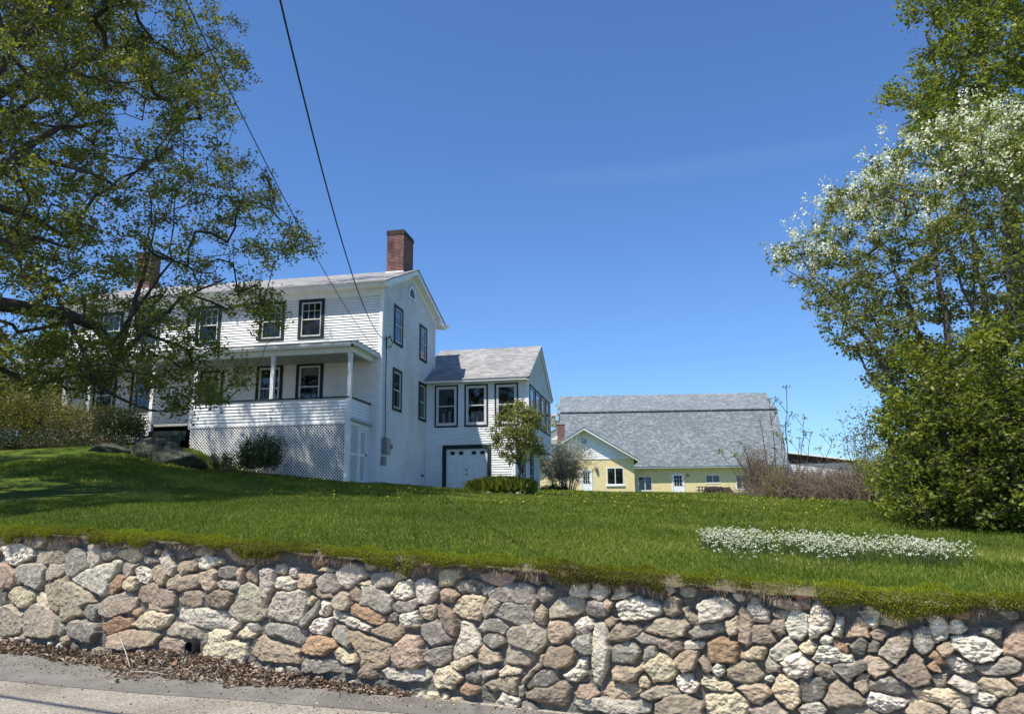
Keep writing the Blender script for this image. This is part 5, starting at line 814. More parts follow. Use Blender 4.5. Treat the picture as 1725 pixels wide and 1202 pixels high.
MAPLE_TIPS='-35,-1210,530,-262,-2085,828,-854,-759,2608,-91,-848,564,-269,-1414,2251,-627,-697,572,-282,-1588,1145,-399,-834,2150,-268,-1582,438,-44,-1290,1172,-1058,-1400,462,-303,-1580,199,-254,-1091,909,-766,-1505,830,-195,-1478,1355,-640,-1317,561,-441,-842,682,-495,-1666,1190,-498,-1698,374,-641,-1726,914,-130,-1979,795,-296,-1582,686,-432,-797,1916,10,-1815,500,-448,-2041,1297,-1115,-1626,1779,-713,-1459,1488,-134,-1075,282,-810,-1234,543,-234,-1554,582,-523,-1502,2231,-435,-1363,456,-433,-1413,935,-166,-1598,1006,-734,-959,1029,-86,-1233,220,-413,-1891,1682,-161,-1451,1680,-857,-1198,2017,-308,-1850,449,-173,-1925,1320,-1075,-1365,1500,-380,-1149,321,-564,-1383,566,-754,-1254,2455,-353,-1581,300,-343,-1829,1719,-225,-2069,605,-508,-1698,215,-83,-1808,342,-949,-1366,1317,-653,-1283,2151,-334,-1216,2138,-430,-1683,1084,-595,-1122,1104,-452,-1269,220,-506,-1831,847,121,-1515,1220,-178,-1469,1796,-275,-1874,1692,-883,-1405,463,-1206,-1681,2152,-1004,-1281,1117,-204,-1375,1176,-638,-1536,1068,-958,-818,2533,-324,-955,1970,-137,-1626,520,-711,-1688,1976,-384,-2044,1038,-557,-1552,2130,-350,-1737,210,-900,-1521,1330,-488,-1265,1224,-120,-1502,190,-260,-1830,1155,-609,-660,716,-628,-1848,1247,-320,-1956,1339,-125,-1110,1566,-665,-1420,2218,-580,-1591,175,-398,-2074,1126,-400,-1693,516,-125,-1568,916,-613,-727,1780,2,-1561,374,-354,-1407,860,-1141,-1656,2047,-634,-1624,368,-623,-1160,455,-510,-1292,252,-610,-1864,1165,-694,-1433,1835,-718,-1087,2199,-775,-1258,1425,-620,-1648,1691,-66,-1650,1138,-736,-1249,1459,-508,-1564,2023,-612,-1677,557,-434,-1247,2659,-546,-1601,2235,-364,-1611,1362,48,-1587,376,10,-1710,368,-623,-1418,2333,49,-1003,565,-464,-1758,198,-157,-1998,1484,-742,-895,1239,-173,-1673,750,28,-1408,1296,-558,-1678,1080,46,-1765,415,-271,-1364,226,-422,-1145,1375,-417,-2047,1427,-534,-1178,272,42,-1366,360,-446,-1802,1621,-736,-1104,2265,-888,-759,1731,-284,-1890,1519,-1052,-1615,1920,-468,-1408,1076,-707,-998,1990,-322,-1746,990,-1155,-1671,2157,-60,-1396,928,-56,-1834,1499,-454,-702,494,-805,-1127,1478,-686,-1620,1577,-78,-1735,752,-156,-1506,924,-429,-1445,2399,-190,-1419,238,-110,-1772,897,-850,-1647,469,-374,-1569,1049,-664,-1711,657,-829,-1313,1477,-168,-485,870,-490,-1599,1377,-641,-1897,1383,71,-1536,1073,-180,-1212,643,-94,-585,817,-886,-1245,966,-446,-1993,1104,-520,-1519,1437,156,-1487,775,-539,-806,432,-94,-1717,380,-543,-1502,2045,-802,-1519,919,-561,-1119,2317,-445,-2090,1410,-478,-1131,1996,-688,-1006,553,-628,-1900,1707,-412,-1958,721,-491,-955,841,-530,-1612,292,-912,-1527,1230,-1042,-1455,1136,-79,-1526,897,-220,-1353,272,-558,-1667,2089,-176,-1619,364,-20,-1644,1732,-844,-1425,1368,-528,-1175,962,-686,-1641,1688,-453,-565,1624,-823,-1437,1288,-196,-1244,799,35,-1489,876,-1086,-1359,2420,-36,-1208,175,-303,-1909,728,-602,-1130,1194,-958,-1765,1698,-842,-1287,2739,-402,-872,2274,-553,-1988,1352,-863,-1321,332,-397,-837,1519,-571,-1124,789,-334,-1061,463,-442,-2063,1254,-73,-1372,154,-319,-1127,2094,-397,-830,973,-512,-1725,1169,-296,-1001,503,-616,-1764,1435,-1178,-1506,1953,-27,-1214,1399,-245,-2019,1477,-1027,-1614,2084,-577,-578,1668,-877,-1814,1996,-9,-815,764,16,-1285,292,-951,-1432,872,-916,-1197,2392,-324,-1270,2137,-328,-1220,1042,-168,-1875,1532,-27,-1254,129,-657,-1184,643,-982,-1219,1269,-399,-1014,1746,-544,-1659,172,-487,-1582,2208,-411,-1145,791,-399,-1729,200,-745,-1319,1736,95,-1538,276,-905,-1256,360,-232,-1728,626,-609,-1871,1831,-273,-1279,370,-733,-1178,1638,-667,-1416,1584,-359,-799,1180,-738,-1289,373,-176,-1064,1716,-344,-1680,1114,-644,-1638,526,-227,-1283,265,-1021,-1633,1388,-256,-1399,1198,-507,-1393,786,-443,-1426,2090,-38,-1331,172,-178,-1532,1186,-181,-1203,1450,-273,-1364,881,-767,-871,1566,-479,-1180,1374,-320,-1640,493,-176,-1198,895,-133,-1719,355,-430,-1439,1315,-983,-1727,1781,-325,-1758,1485,-480,-1330,1184,-1144,-1512,876,-249,-1392,1155,-501,-1558,222,-436,-1514,1420,-84,-1632,557,-344,-1870,972,-258,-949,181,-357,-1432,511,-752,-1793,1400,-754,-1515,1868,-287,-1591,1447,-591,-1592,1321,-104,-1238,618,-837,-845,1489,-435,-1283,306,-1128,-1503,2131,-474,-1973,1561,-615,-1207,2421,-781,-738,697,-347,-1218,1115,-1139,-1542,1327,-21,-1581,1820,23,-1344,618,-152,-1946,597,-315,-1526,580,-657,-1082,1331,-52,-1063,429,-39,-1863,1130,-1063,-1526,2008,-845,-1829,1544,-437,-1422,201,-531,-1833,748,-894,-1274,1405,-13,-1223,945,-393,-898,798,-674,-1270,1822,-18,-1346,1255,-311,-1267,865,-179,-1586,1448,-44,-1794,851,-277,-1549,1543,-1134,-1454,2220,-100,-1808,979,-170,-1397,1334,-462,-1402,2036,-370,-1761,1574,-1130,-1455,1438,118,-1501,1315,-254,-2057,1297,-748,-1685,500,-472,-1113,652,-226,-1842,486,-721,-1244,2659,-553,-1817,1142,-429,-1384,2250,-573,-1273,1246,-823,-1166,1618,-642,-1188,2538,-789,-962,2451,-909,-1211,2034,-745,-1502,1925,-263,-1287,1694,-796,-1662,1591,-501,-1653,1362,-622,-853,830,-371,-885,461,-191,-2032,1008,-180,-2037,1064,-143,-1367,1623,-489,-1822,1884,-105,-1604,460,-1007,-1707,1880,-670,-681,552,-326,-1822,914,-236,-1999,915,-964,-1637,896,-316,-1146,1774,-443,-1048,1494,111,-1173,632,-483,-1493,1378,-551,-875,1361,-419,-1072,1544,-508,-1937,1473,-307,-1823,1475,-449,-831,1251,-49,-1629,1576,-873,-1682,895,-507,-1880,639,-465,-449,962,-643,-1186,1277,-315,-1553,239,-83,-1171,385,-458,-885,876,-323,-1450,1075,-361,-1469,1779,-897,-1651,1312,-316,-2072,1372,-380,-1435,2311,-904,-1434,2198,-731,-1209,1075,-306,-2079,1016,-639,-1081,1055,-53,-1121,244,-1006,-1665,1194,-665,-1653,1068,-480,-1075,819,-334,-1710,792,-638,-905,1775,-286,-2124,1130,-616,-1681,369,-290,-1632,931,-187,-1559,811,-580,-797,1199,-325,-1471,1702,-454,-1408,725,-169,-759,822,-387,-1287,461,-770,-1594,1619,-1029,-1661,1502,-313,-1047,309,-492,-1218,2160,-239,-1159,485,-304,-1563,1009,-178,-1070,777,-571,-1641,1479,-538,-776,1725,-111,-1731,1411,-950,-1588,1137,-487,-1169,771,-107,-1030,331,-860,-1496,783,-365,-1763,1531,-680,-657,1504,-270,-782,829,-567,-1368,931,-821,-1759,1964,-520,-1355,897,-377,-1336,1869,-431,-1176,2442,-348,-1782,218,-591,-1746,1375,-586,-1644,1019,-252,-1320,417,-410,-1202,336,-364,-1570,1103,-922,-1358,1375,-246,-938,389,-467,-1320,2353,-198,-824,808,-823,-1575,654,-791,-1011,1461,-766,-1740,1210,-758,-1660,2009,-117,-640,737,-163,-1831,312,-825,-790,979,-1123,-1536,1801,-80,-977,784,-680,-995,1154,-12,-1512,1086,-27,-967,779,-578,-1388,276,-597,-1664,1311,-389,-1836,213,-397,-1897,263,-544,-714,1686,-310,-1074,780,-934,-882,2976,-631,-1611,768,-504,-531,1031,-700,-1910,1680,-417,-1170,2689,-436,-1305,266,-661,-867,1188,-235,-502,655,3,-1471,1029,-97,-1064,219,-310,-816,651,-189,-964,442,-957,-1338,2301,-812,-1862,1874,-777,-1447,2321,-996,-1459,1288,-581,-1224,1081,-339,-1730,673,-11,-1779,972,-437,-1563,456,-377,-1280,1375,-700,-819,1273,-151,-1804,425,-196,-1858,1243,-112,-1689,1888,-300,-1218,2387,-612,-1900,1048,-789,-1530,268,-409,-1333,2280,-947,-1823,1923,-266,-1484,904,-594,-990,1218,-994,-1383,623,-831,-1138,1797,86,-1399,655,-256,-1872,1373,-306,-1777,184,-230,-766,1397,-74,-1581,1501,-6,-1452,1479,-145,-1374,256,-32,-1309,913,-596,-1627,1916,17,-1356,876,-433,-1660,158,-458,-1509,934,-410,-1768,1575,-438,-862,1129,-14,-1566,855,-693,-583,847,-811,-1291,1097,-386,-1702,1230,-664,-1854,1395,-564,-1147,2531,-127,-1312,314,-878,-1717,1905,-972,-1421,1292,-472,-1822,959,-766,-805,1425,-608,-1124,594,-266,-907,1354,-48,-609,784,-396,-1389,828,-874,-1179,2881,-246,-2041,799,-770,-1433,1787,-668,-1697,1020,-199,-971,577,-727,-1634,441,19,-1760,279,-973,-1760,2002,-600,-1730,837,-172,-1799,1025,-822,-1671,714,109,-1178,551,-349,-944,1444,-576,-716,544,-37,-1139,192,-196,-1491,1317,-638,-1551,182,-115,-1264,752,-17,-929,477,-484,-1525,1169,-1079,-1469,1671,-1193,-1609,1868,-972,-1262,1471,-280,-1486,336,-362,-1339,971,-290,-789,788,-596,-793,749,-380,-1658,1703,-877,-1785,1621,-338,-1805,715,-281,-1024,823,-1153,-1494,2314,65,-1503,1183,-829,-742,867,-242,-1120,1570,-216,-1524,524,-223,-977,702,-203,-1675,1133,-1136,-1608,2269,-733,-1548,2158,-655,-1815,1047,-585,-1196,944,-696,-1175,1954,-379,-1331,505,-463,-1468,2098,-694,-1728,1581,-248,-1822,892,-698,-704,1100,124,-955,625,-83,-1589,1306,-301,-1728,452,-286,-1453,390,72,-1191,233,-457,-1960,1608,-145,-1242,1663,-343,-1774,146,-507,-1390,1722,-660,-1679,606,-328,-1077,529,-598,-1934,1472,-684,-1665,2125,-488,-1583,1867,-588,-1186,840,-934,-1563,1911,-188,-1693,1334,-196,-1680,1462,-561,-1139,1701,-102,-765,918,-242,-2037,1159,-176,-1837,768,133,-1391,148,-668,-1248,964,-480,-1566,1100,-939,-1401,781,-366,-1868,505,-353,-2015,1300,-279,-2026,519,-105,-1577,756,-289,-1681,1958,-326,-2057,851,-806,-1523,1914,-92,-1798,777,-274,-1965,451,-148,-2000,206,-361,-1546,1001,-731,-1248,853,-866,-1846,1873,-144,-1564,657,-600,-1891,829,-699,-846,3128,-156,-1768,1444,-866,-1696,1393,-1018,-1707,1955,-428,-1220,832,-1021,-1513,2025,-200,-906,715,-419,-1453,661,-341,-1638,172,-248,-979,547,-425,-1596,1371,-290,-2024,1397,-549,-1474,706,-153,-919,684,-777,-1379,391,-215,-1690,1851,-538,-674,544,-309,-1059,708,-182,-1318,1044,-445,-1419,2194,-705,-1686,1436,-267,-2082,1248,-175,-1878,995,-398,-1830,1473,-134,-1719,209,-929,-1797,1863,-429,-1565,1646,-665,-1796,546,-691,-1393,1375,-735,-812,2795,-795,-1414,2187,-397,-1543,268,-830,-891,2039,-208,-1838,1745,-939,-1483,1223,-245,-1382,2212,-211,-694,281,-606,-1685,225,-347,-562,654,-285,-1422,230,-165,-1451,535,-255,-1709,1472,-748,-1512,232,-194,-723,599,-43,-1806,590,-849,-1563,1639,-36,-1156,715,-511,-1928,1192,-274,-1252,1137,-479,-1999,1634,-608,-1076,1870,-150,-1665,1537,-720,-1406,2323,-748,-1496,305,-299,-1702,167,-862,-1390,1163,-144,-1935,1420,-54,-1674,803,-381,-1935,838,-491,-1590,554,-818,-1060,1326,-256,-1819,1046,-522,-739,526,-774,-1740,1107,-505,-1303,1716,-398,-1956,1235,-867,-1189,2209,-1077,-1543,1792,-429,-1083,1248,-796,-1805,1427,-229,-1873,325,-206,-1027,1316,-531,-1829,1596,-1020,-1575,1499,-400,-1615,234,-476,-1341,535,-999,-1453,373,-433,-799,1826,-288,-1808,985,-173,-1984,740,-299,-1300,1261,-263,-2031,1255,-624,-1906,1610,-335,-1147,289,-328,-1402,205,-248,-1349,1784,-582,-910,1836,-725,-1115,2427,-941,-1675,2226,-585,-923,2058,-305,-1972,1277,-73,-1780,1231,-467,-1485,228,-351,-1377,1381,-322,-1168,2264,-173,-1988,1107,-497,-959,954,-322,-1072,393,-629,-1384,250,-1115,-1438,1492,-195,-1729,1865,-764,-916,2900,-14,-1443,227,-10,-1462,334,-620,-574,1797,-416,-1585,174,-912,-1382,1215,-468,-676,1827,-570,-1759,679,-76,-1325,969,-510,-1940,808,-198,-805,656,-225,-1933,242,-181,-1541,1618,-177,-992,1075,-333,-2033,1477,-894,-1217,1346,-737,-1229,1714,-527,-1992,1529,-81,-1635,1989,-285,-1386,1237,-772,-1046,1070,-616,-1178,2375,-300,-1722,1654,-417,-1142,837,-187,-790,571,-193,-1145,234,-447,-1700,1593,-297,-1399,165,-625,-894,2104,-403,-1744,1388,-79,-1388,259,75,-1158,401,-303,-1813,265,-254,-672,931,-1101,-1487,1262,-1061,-1502,791,-119,-1707,426,-317,-1225,1294,-523,-1770,654,-360,-1808,1051,-725,-1642,2111,-193,-1108,910,-944,-1311,1086,-213,-1434,1231,-660,-1558,1384,-907,-1571,2361,-307,-1440,2159,-133,-703,917,-189,-2050,254,-136,-1875,1042,19,-1275,167,-429,-1539,2246,-829,-1410,2349,-1083,-1572,1646,-1016,-1324,2355,-355,-1378,1987,-106,-1773,855,-729,-1503,2153,-192,-2026,839,-1074,-1570,2322,-136,-1586,404,-299,-1414,804,-376,-2034,802,-567,-885,2787,13,-1281,997,-132,-870,968,-183,-1534,465,-329,-1732,1262,-4,-1632,553,-141,-1401,1878,-349,-1191,230,-534,-583,739,-434,-939,2035,-682,-1668,1162,-499,-1552,1482,-228,-825,974,-76,-1478,479,-1115,-1410,1745,-321,-1237,187,-351,-1489,2166,-680,-1723,1536,-138,-996,881,-246,-910,1803,-877,-1412,1927,-14,-1450,178,-487,-1559,2090,-187,-1586,2078,-163,-1748,591,-604,-1717,1857,-209,-1514,972,-464,-1563,999,-1086,-1694,2056,-53,-1251,1318,-814,-1125,2688,-542,-1836,414,-225,-1627,1682,-582,-1475,1733,29,-1379,126,-446,-1741,556,8,-1364,233,-206,-1660,238,-618,-1502,1340,-116,-1690,956,-132,-536,809,-440,-1436,1189,-85,-1824,1646,-55,-1771,488,-283,-2136,969,-502,-677,1508,-860,-1240,675,-414,-1553,658,-113,-594,760,-385,-1483,584,-447,-1856,1332,-88,-718,743,-490,-1609,982,-638,-1720,1340,-407,-636,821,-441,-1611,471,-893,-1587,1557,-191,-1558,947,-417,-1837,440,-510,-804,960,-182,-1706,661,-737,-715,2505,-653,-1117,1139,-549,-1070,2077,-575,-1196,1541,-510,-1241,214,-348,-1837,1093,-470,-1713,223,-498,-1846,1362,-397,-1422,1940,-475,-1661,695,-824,-1197,2799,-636,-1806,1943,-619,-1617,1372,-616,-1170,1092,-251,-473,564,-404,-1204,1646,-576,-1712,1815,-154,-644,560,-1043,-1575,1557,-500,-1374,1588,-198,-2051,644,-680,-770,1534,-140,-1893,1643,107,-1518,1180,-341,-1276,492,-1115,-1550,1502,-150,-1236,1008,-129,-1768,1124,-574,-1751,1174,-400,-1209,887,-994,-1326,2699,-290,-586,796,-286,-1400,1037,-335,-1675,391,-687,-1482,252,-444,-1902,1268,-265,-1193,1108,-853,-1775,1239,-692,-1040,1320,-156,-1316,568,-601,-887,1275,-776,-1429,1265,-115,-1382,941,-240,-1634,367,-811,-1041,971,-432,-1756,950,-391,-1436,1474,45,-961,619,-341,-1582,495,-153,-1876,279,-686,-954,2355,-352,-965,486,-335,-1373,280,-975,-1407,334,-205,-1598,455,-146,-1554,755,-197,-1390,1395,-441,-1137,2352,-495,-1443,1587,-299,-707,1346,-732,-1574,1701,-65,-1880,1433,-427,-491,630,-177,-1326,1407,-261,-704,1045,-622,-1314,656,-647,-1883,1754,-687,-1072,845,-771,-713,3220,-570,-1299,405,-664,-809,1986,-398,-1322,2026,-1000,-1337,471,-62,-1838,492,-578,-1714,1504,-699,-1665,1610,-168,-1199,200,-958,-1180,2020,-176,-1848,419,-543,-1334,1446,-351,-1854,1319,-14,-1369,1180,-1008,-1314,1958,-572,-1281,2426,-587,-706,2544,-118,-1457,1857,-333,-613,1012,-711,-1274,1638,-502,-1843,1071,-921,-959,3158,-480,-1202,1429,-658,-1577,1180,-293,-1954,1507,-470,-1374,2109,-376,-1366,262,-344,-805,1294,-590,-1095,2686,-506,-1837,1820,-793,-1700,514,-312,-709,1072,-704,-857,744,-850,-1297,1667,-432,-1756,367,-426,-2088,1455,-488,-1165,701,-537,-1188,2229,-251,-1409,718,-678,-1509,1099,-556,-1175,1392,-959,-1558,1196,-309,-1099,1091,-516,-888,1965,-128,-1835,1467,-885,-1428,1797,-632,-1658,1248,-569,-1357,2308,-521,-1468,783,-728,-1426,768,-622,-1589,1471,-696,-1598,1774,-550,-1437,1450,-1039,-1373,333,-138,-1184,947,-284,-1157,2168,-851,-1283,2316,-296,-1869,1744,-398,-1357,1057,-540,-1476,934,-383,-714,1439,-499,-1464,179,-247,-2046,1383,-550,-1114,1152,-439,-671,783,-430,-1250,2244,-783,-1558,1060,-264,-1820,796,-232,-708,588,-433,-1730,1321,-10,-1516,682,-300,-2022,1028,-661,-1581,1690,-1119,-1551,1008,-702,-891,642,-558,-1996,1588,-165,-1881,894,-396,-1361,783,-1172,-1597,1503,-528,-1657,1317,-259,-1224,1775,-456,-1744,777,-896,-1520,2016,4,-1399,624,-246,-1905,376,-129,-1181,313,-869,-1101,1353,-722,-1604,882,-325,-1317,796,-390,-1210,1381,-661,-1255,2397,-567,-1098,1671,-916,-1244,2546,-282,-1953,1051,86,-1407,845,-314,-1615,752,-138,-1421,172,-63,-880,908,-776,-1350,965,-331,-861,1717,-46,-1522,239,-1016,-1391,1308,-122,-1357,541,-103,-976,191,-578,-1232,2050,-849,-1648,1908,-348,-539,970,-616,-1659,1766,-164,-1622,784,-139,-1778,703,-576,-850,877,-61,-1095,833,-676,-1355,843,-67,-1381,1243,-309,-1362,1158,-236,-1462,185,-67,-1623,769,-386,-600,684,-342,-1061,892,-576,-983,509,-260,-595,353,-1050,-1641,1270,-351,-1718,1147,-147,-1576,137,-569,-1589,1874,-102,-1933,1451,-789,-1361,2612,-105,-1369,1013,-229,-1363,195,-340,-1213,1948,-454,-1671,1901,-983,-1243,968,-771,-1148,501,-363,-733,620,36,-1343,945,-449,-1344,609,-259,-1608,127,-663,-1070,1142,-319,-945,2084,-362,-1575,730,-807,-1675,1485,-339,-1106,1878,-435,-1536,597,-77,-1286,1017,-570,-550,1426,-372,-1211,2031,-557,-2002,1631,-969,-1439,2540,-358,-1915,450,-445,-1204,386,-506,-1459,2124,-399,-2075,1512,-1232,-1584,1730,-116,-1323,784,-727,-1846,1764,-487,-1806,1754,-367,-1566,199,-463,-1471,1027,-1013,-1504,1213,-948,-1461,1794,-627,-707,1462,-271,-775,1416,-846,-1064,916,-890,-1762,1996,-272,-1603,1200,-662,-1377,1753,-303,-1556,770,-115,-1130,305,-571,-1399,867,-288,-1419,1996,-394,-1274,280,-155,-1430,334,-901,-1413,1990,26,-1220,148,-753,-1490,1967,-559,-1599,701,65,-1145,580,-103,-1408,433,-595,-1037,388,-878,-1352,1625,-932,-1533,986,-98,-1451,620,-252,-1086,1212,-948,-1508,2063,-327,-1235,255,-205,-1605,498,-190,-1512,1922,-627,-1351,2380,-277,-1934,1105,-239,-1107,304,-804,-1812,1479,-433,-1663,1348,27,-1463,177,-1040,-1410,2315,-452,-629,1711,-206,-1365,1978,-576,-1120,392,-267,-1786,1204,-380,-775,1779,-940,-1405,1144,-123,-1719,1707,-387,-1570,1201,-714,-701,2299,-284,-1973,353,-116,-1627,1536,-1038,-1324,1193,25,-1159,698,-853,-1219,1614,-879,-1458,1646,-609,-705,1183,-613,-648,607,-127,-967,336,-48,-1524,1574,-406,-1378,373,-154,-1788,935,-768,-1829,1257,-591,-1284,1163,-1151,-1460,2412,-216,-1200,2021,-303,-1663,206,-915,-1382,844,-623,-1131,2463,-936,-1542,870,-897,-1193,2706,-305,-2111,909,-262,-1239,498,-671,-867,1227,-857,-1408,504,-283,-1013,1063,-1143,-1507,1678,-731,-896,1969,-783,-729,489,-347,-2005,683,-55,-1777,1285,-616,-648,2188,-411,-1737,996,-280,-750,1194,-511,-1389,2217,-133,-1744,535,-64,-1885,351,-770,-1073,2403,-485,-1230,1377,-449,-1688,1747,-656,-1298,383,-246,-1031,440,-956,-1226,929,-463,-797,494,-379,-1839,553,-341,-1975,1196,103,-1423,885,-1118,-1395,818,-621,-941,1588,-421,-1119,997,-995,-1273,1017,-357,-1665,769,-304,-522,1027,-1101,-1747,2063,-1175,-1591,2327,47,-1430,1183,-177,-1056,272,-863,-1582,2008,-737,-1237,2372,-477,-1678,473,-363,-1652,1186,-426,-1071,606,-1141,-1449,851,-359,-1199,584,-248,-1843,1562,-656,-1168,1351,-44,-1360,832,-688,-1822,1229,-258,-1809,1487,-666,-1061,740,-52,-1837,726,-526,-1527,1306,-165,-1459,1455,-556,-1318,2642,-565,-1363,2141,-324,-1058,613,-327,-1958,1089,-215,-1990,405,-754,-1234,2234,-106,-1574,1132,-252,-1554,2036,-769,-1799,1672,-690,-776,1592,-290,-1773,306,-274,-1721,995,-748,-1425,1710,-732,-1614,499,-700,-1622,671,-500,-1569,1323,-423,-1070,968,-816,-1493,1730,-1012,-1350,2004,-509,-982,1993,-13,-1488,1404,-229,-998,204,-215,-1995,258,-177,-1570,882,-581,-1006,1057,-523,-762,1312,-458,-769,1362,-586,-995,705,-132,-742,524,-507,-857,1831,-835,-1397,678,-822,-1374,1812,-703,-687,702,-1010,-1572,2104,-634,-846,2118,-531,-670,1178,-528,-1374,1159,-1122,-1431,1999,-628,-742,1400,-80,-1434,1180,-636,-1467,1432,-133,-1409,1251,-589,-615,2463,-678,-1021,1215,97,-997,664,-185,-1090,838,-687,-1350,204,-555,-1812,372,-753,-1585,1740,-682,-991,2084,-183,-1422,974,-406,-1525,169,-834,-1474,1551,-427,-1258,907,-900,-1443,2466,-508,-1987,1381,-187,-1518,1552,-98,-1076,1071,-332,-1582,1621,-303,-1319,175,-483,-1343,757,-160,-1992,418,-536,-1352,1206,-152,-1925,838,-237,-1269,196,-976,-1589,1024,-286,-1829,406,124,-1430,717,-451,-1234,1607,-764,-1053,2627,-968,-1637,1887,-471,-977,1362,-958,-1206,863,-818,-1057,2724,-555,-1588,1465,-646,-1894,1322,-259,-1456,2286,-305,-1815,1738,-621,-1688,1077,-463,-1590,191,-366,-1637,316,-527,-1043,1814,-353,-1559,903,-565,-1806,1029,-529,-1030,504,-462,-2010,1066,-629,-1663,1414,-598,-817,1363,-197,-1939,1384,-432,-1626,754,-56,-1447,217,-849,-1637,542,-187,-1482,244,-646,-1473,1629,-1074,-1619,2051,-394,-1304,670,-24,-1341,387,-161,-1259,1289,-593,-1788,1261,-719,-800,3234,5,-1232,496,-343,-1499,453,-473,-1238,437,-81,-1741,1171,-538,-1946,1549,-1097,-1455,1542,-739,-1176,2134,-895,-941,3246,-424,-1803,516,-177,-1383,185,-410,-1690,290,-465,-1169,314,-792,-1313,2593,-883,-1778,1420,-862,-1033,3142,-960,-1221,2355,-780,-1497,1531,-769,-647,523,-106,-1350,713,-579,-1532,1572,-526,-986,551,-35,-1062,1152,-669,-1591,2059,-1112,-1510,1904,-815,-1123,1661,-810,-1679,2109,-415,-1417,2445,-366,-1455,827,-856,-1448,2166,-271,-1936,949,-654,-786,531,-684,-1112,2683,-907,-1497,466,-342,-1668,1310,-146,-1086,402,-693,-1583,273,-399,-940,447,-745,-1926,1732,-52,-1617,468,-338,-1487,170,-442,-1585,1780,-299,-1748,1100,-38,-1418,815,-821,-1092,753,-958,-1679,1859,65,-1112,397,-788,-1118,2454,-473,-1313,1283,-885,-1665,785,-369,-1339,1350,-666,-1521,2200,-247,-1224,413,37,-1029,374,-149,-1898,653,-844,-1240,1201,-252,-1538,654,-710,-1757,2001,-236,-2071,566,-36,-1521,380,-520,-1729,1957,-384,-1831,883,-244,-2096,1007,-350,-1930,1186,-264,-1417,663,-90,-1795,1384,-754,-874,1340,-383,-1264,870,-661,-1506,294,-706,-1786,1813,-687,-683,1435,-853,-976,3003,-701,-1673,960,-167,-1474,329,-583,-1003,991,-606,-1860,1774,-867,-1092,2291,-121,-1721,608,-725,-1787,759,-247,-1389,542,32,-1426,485,-632,-1433,181,-691,-1681,549,-512,-1414,2339,-933,-1618,1390,-675,-1010,1454,-286,-926,1182,-154,-1807,1551,-147,-1035,338,-302,-1221,694,-312,-1801,1252,-240,-1498,1054,-210,-1088,575,-850,-1762,1549,-624,-1300,728,-540,-2000,1314,-513,-1354,601,-763,-1805,1467,-448,-507,1072,-367,-1369,1930,-478,-974,1261,-453,-1883,1084,-692,-1365,979,-316,-1497,500,-206,-1109,1253,-645,-583,493,-634,-904,1838,-613,-1720,389,-102,-1507,240,-988,-1511,2387,-165,-925,1427,-488,-1905,1695,-624,-975,505,-393,-1282,820,-538,-985,957,-448,-1794,296,-624,-1248,2461,-253,-1064,1112,-327,-2004,867,-1092,-1649,1667,-30,-1282,236,-765,-1039,1982,-660,-866,1419,-783,-1712,1373,-870,-1591,557,-482,-736,1177,-1201,-1554,1438,-377,-673,715,-693,-814,982,-298,-1686,1181,-538,-726,1083,-551,-1753,977,-579,-635,1257,-470,-1252,1859,-499,-1997,1123,-333,-1655,1543,-796,-1557,1114,-774,-1341,1621,17,-1360,690,-896,-1402,704,-391,-1438,285,-616,-1268,221,-740,-1628,1081,-544,-973,1474,-608,-1272,2264,-331,-1495,1025,-1135,-1672,1914,-579,-1199,362,-86,-690,486,-611,-1444,248,-410,-1988,1585,-292,-1986,1453,-217,-1701,1935,-402,-1271,1475,-532,-1530,410,-475,-1019,517,-117,-1637,339,-928,-1284,541,-278,-1679,1873,111,-1119,406,-688,-1841,1302,-11,-1401,1436,-482,-1241,2396,-24,-1712,248,-755,-1808,1960,-662,-906,2894,-660,-1228,2595,-303,-935,1892,-726,-1290,2610,-151,-952,1270,-363,-953,1318,-735,-1069,658,-190,-1113,1072,-254,-1603,1086,-259,-1249,811,-157,-1814,869,-514,-1685,814,-379,-1733,550,-305,-1184,206,-702,-1585,967,-466,-1868,1143,-418,-1057,1884,-647,-1779,1221,-216,-1423,629,-503,-733,951,-130,-1282,1773,-110,-1068,1168,-720,-1450,947,-1004,-1377,2224,-642,-598,1280,-453,-548,1278,-338,-1311,1276,-533,-850,628,-169,-2000,677,-823,-1418,1953,-213,-1086,184,-212,-1443,1533,-687,-1451,202,-261,-857,495,-49,-1439,1445,-552,-1488,1504,-217,-850,1331,-623,-1819,987,-739,-1183,1301,-165,-1268,547,-803,-1288,581,-175,-2030,526,34,-1023,454,-453,-1382,1185,104,-1507,821,-521,-496,918,-253,-1211,1976,-749,-1435,2187,-813,-1138,2833,-780,-1734,1604,-532,-1214,603,-62,-817,845,-858,-1586,1410,-528,-562,1073,-654,-755,785,21,-1085,218,-234,-1738,1721,-99,-971,739,-541,-1291,554,-874,-1249,1159,-131,-1946,514,-399,-1130,1103,-762,-1020,1286,-245,-944,1599,-92,-1877,861,19,-1448,1261,-292,-1771,1320,-897,-1538,1589'
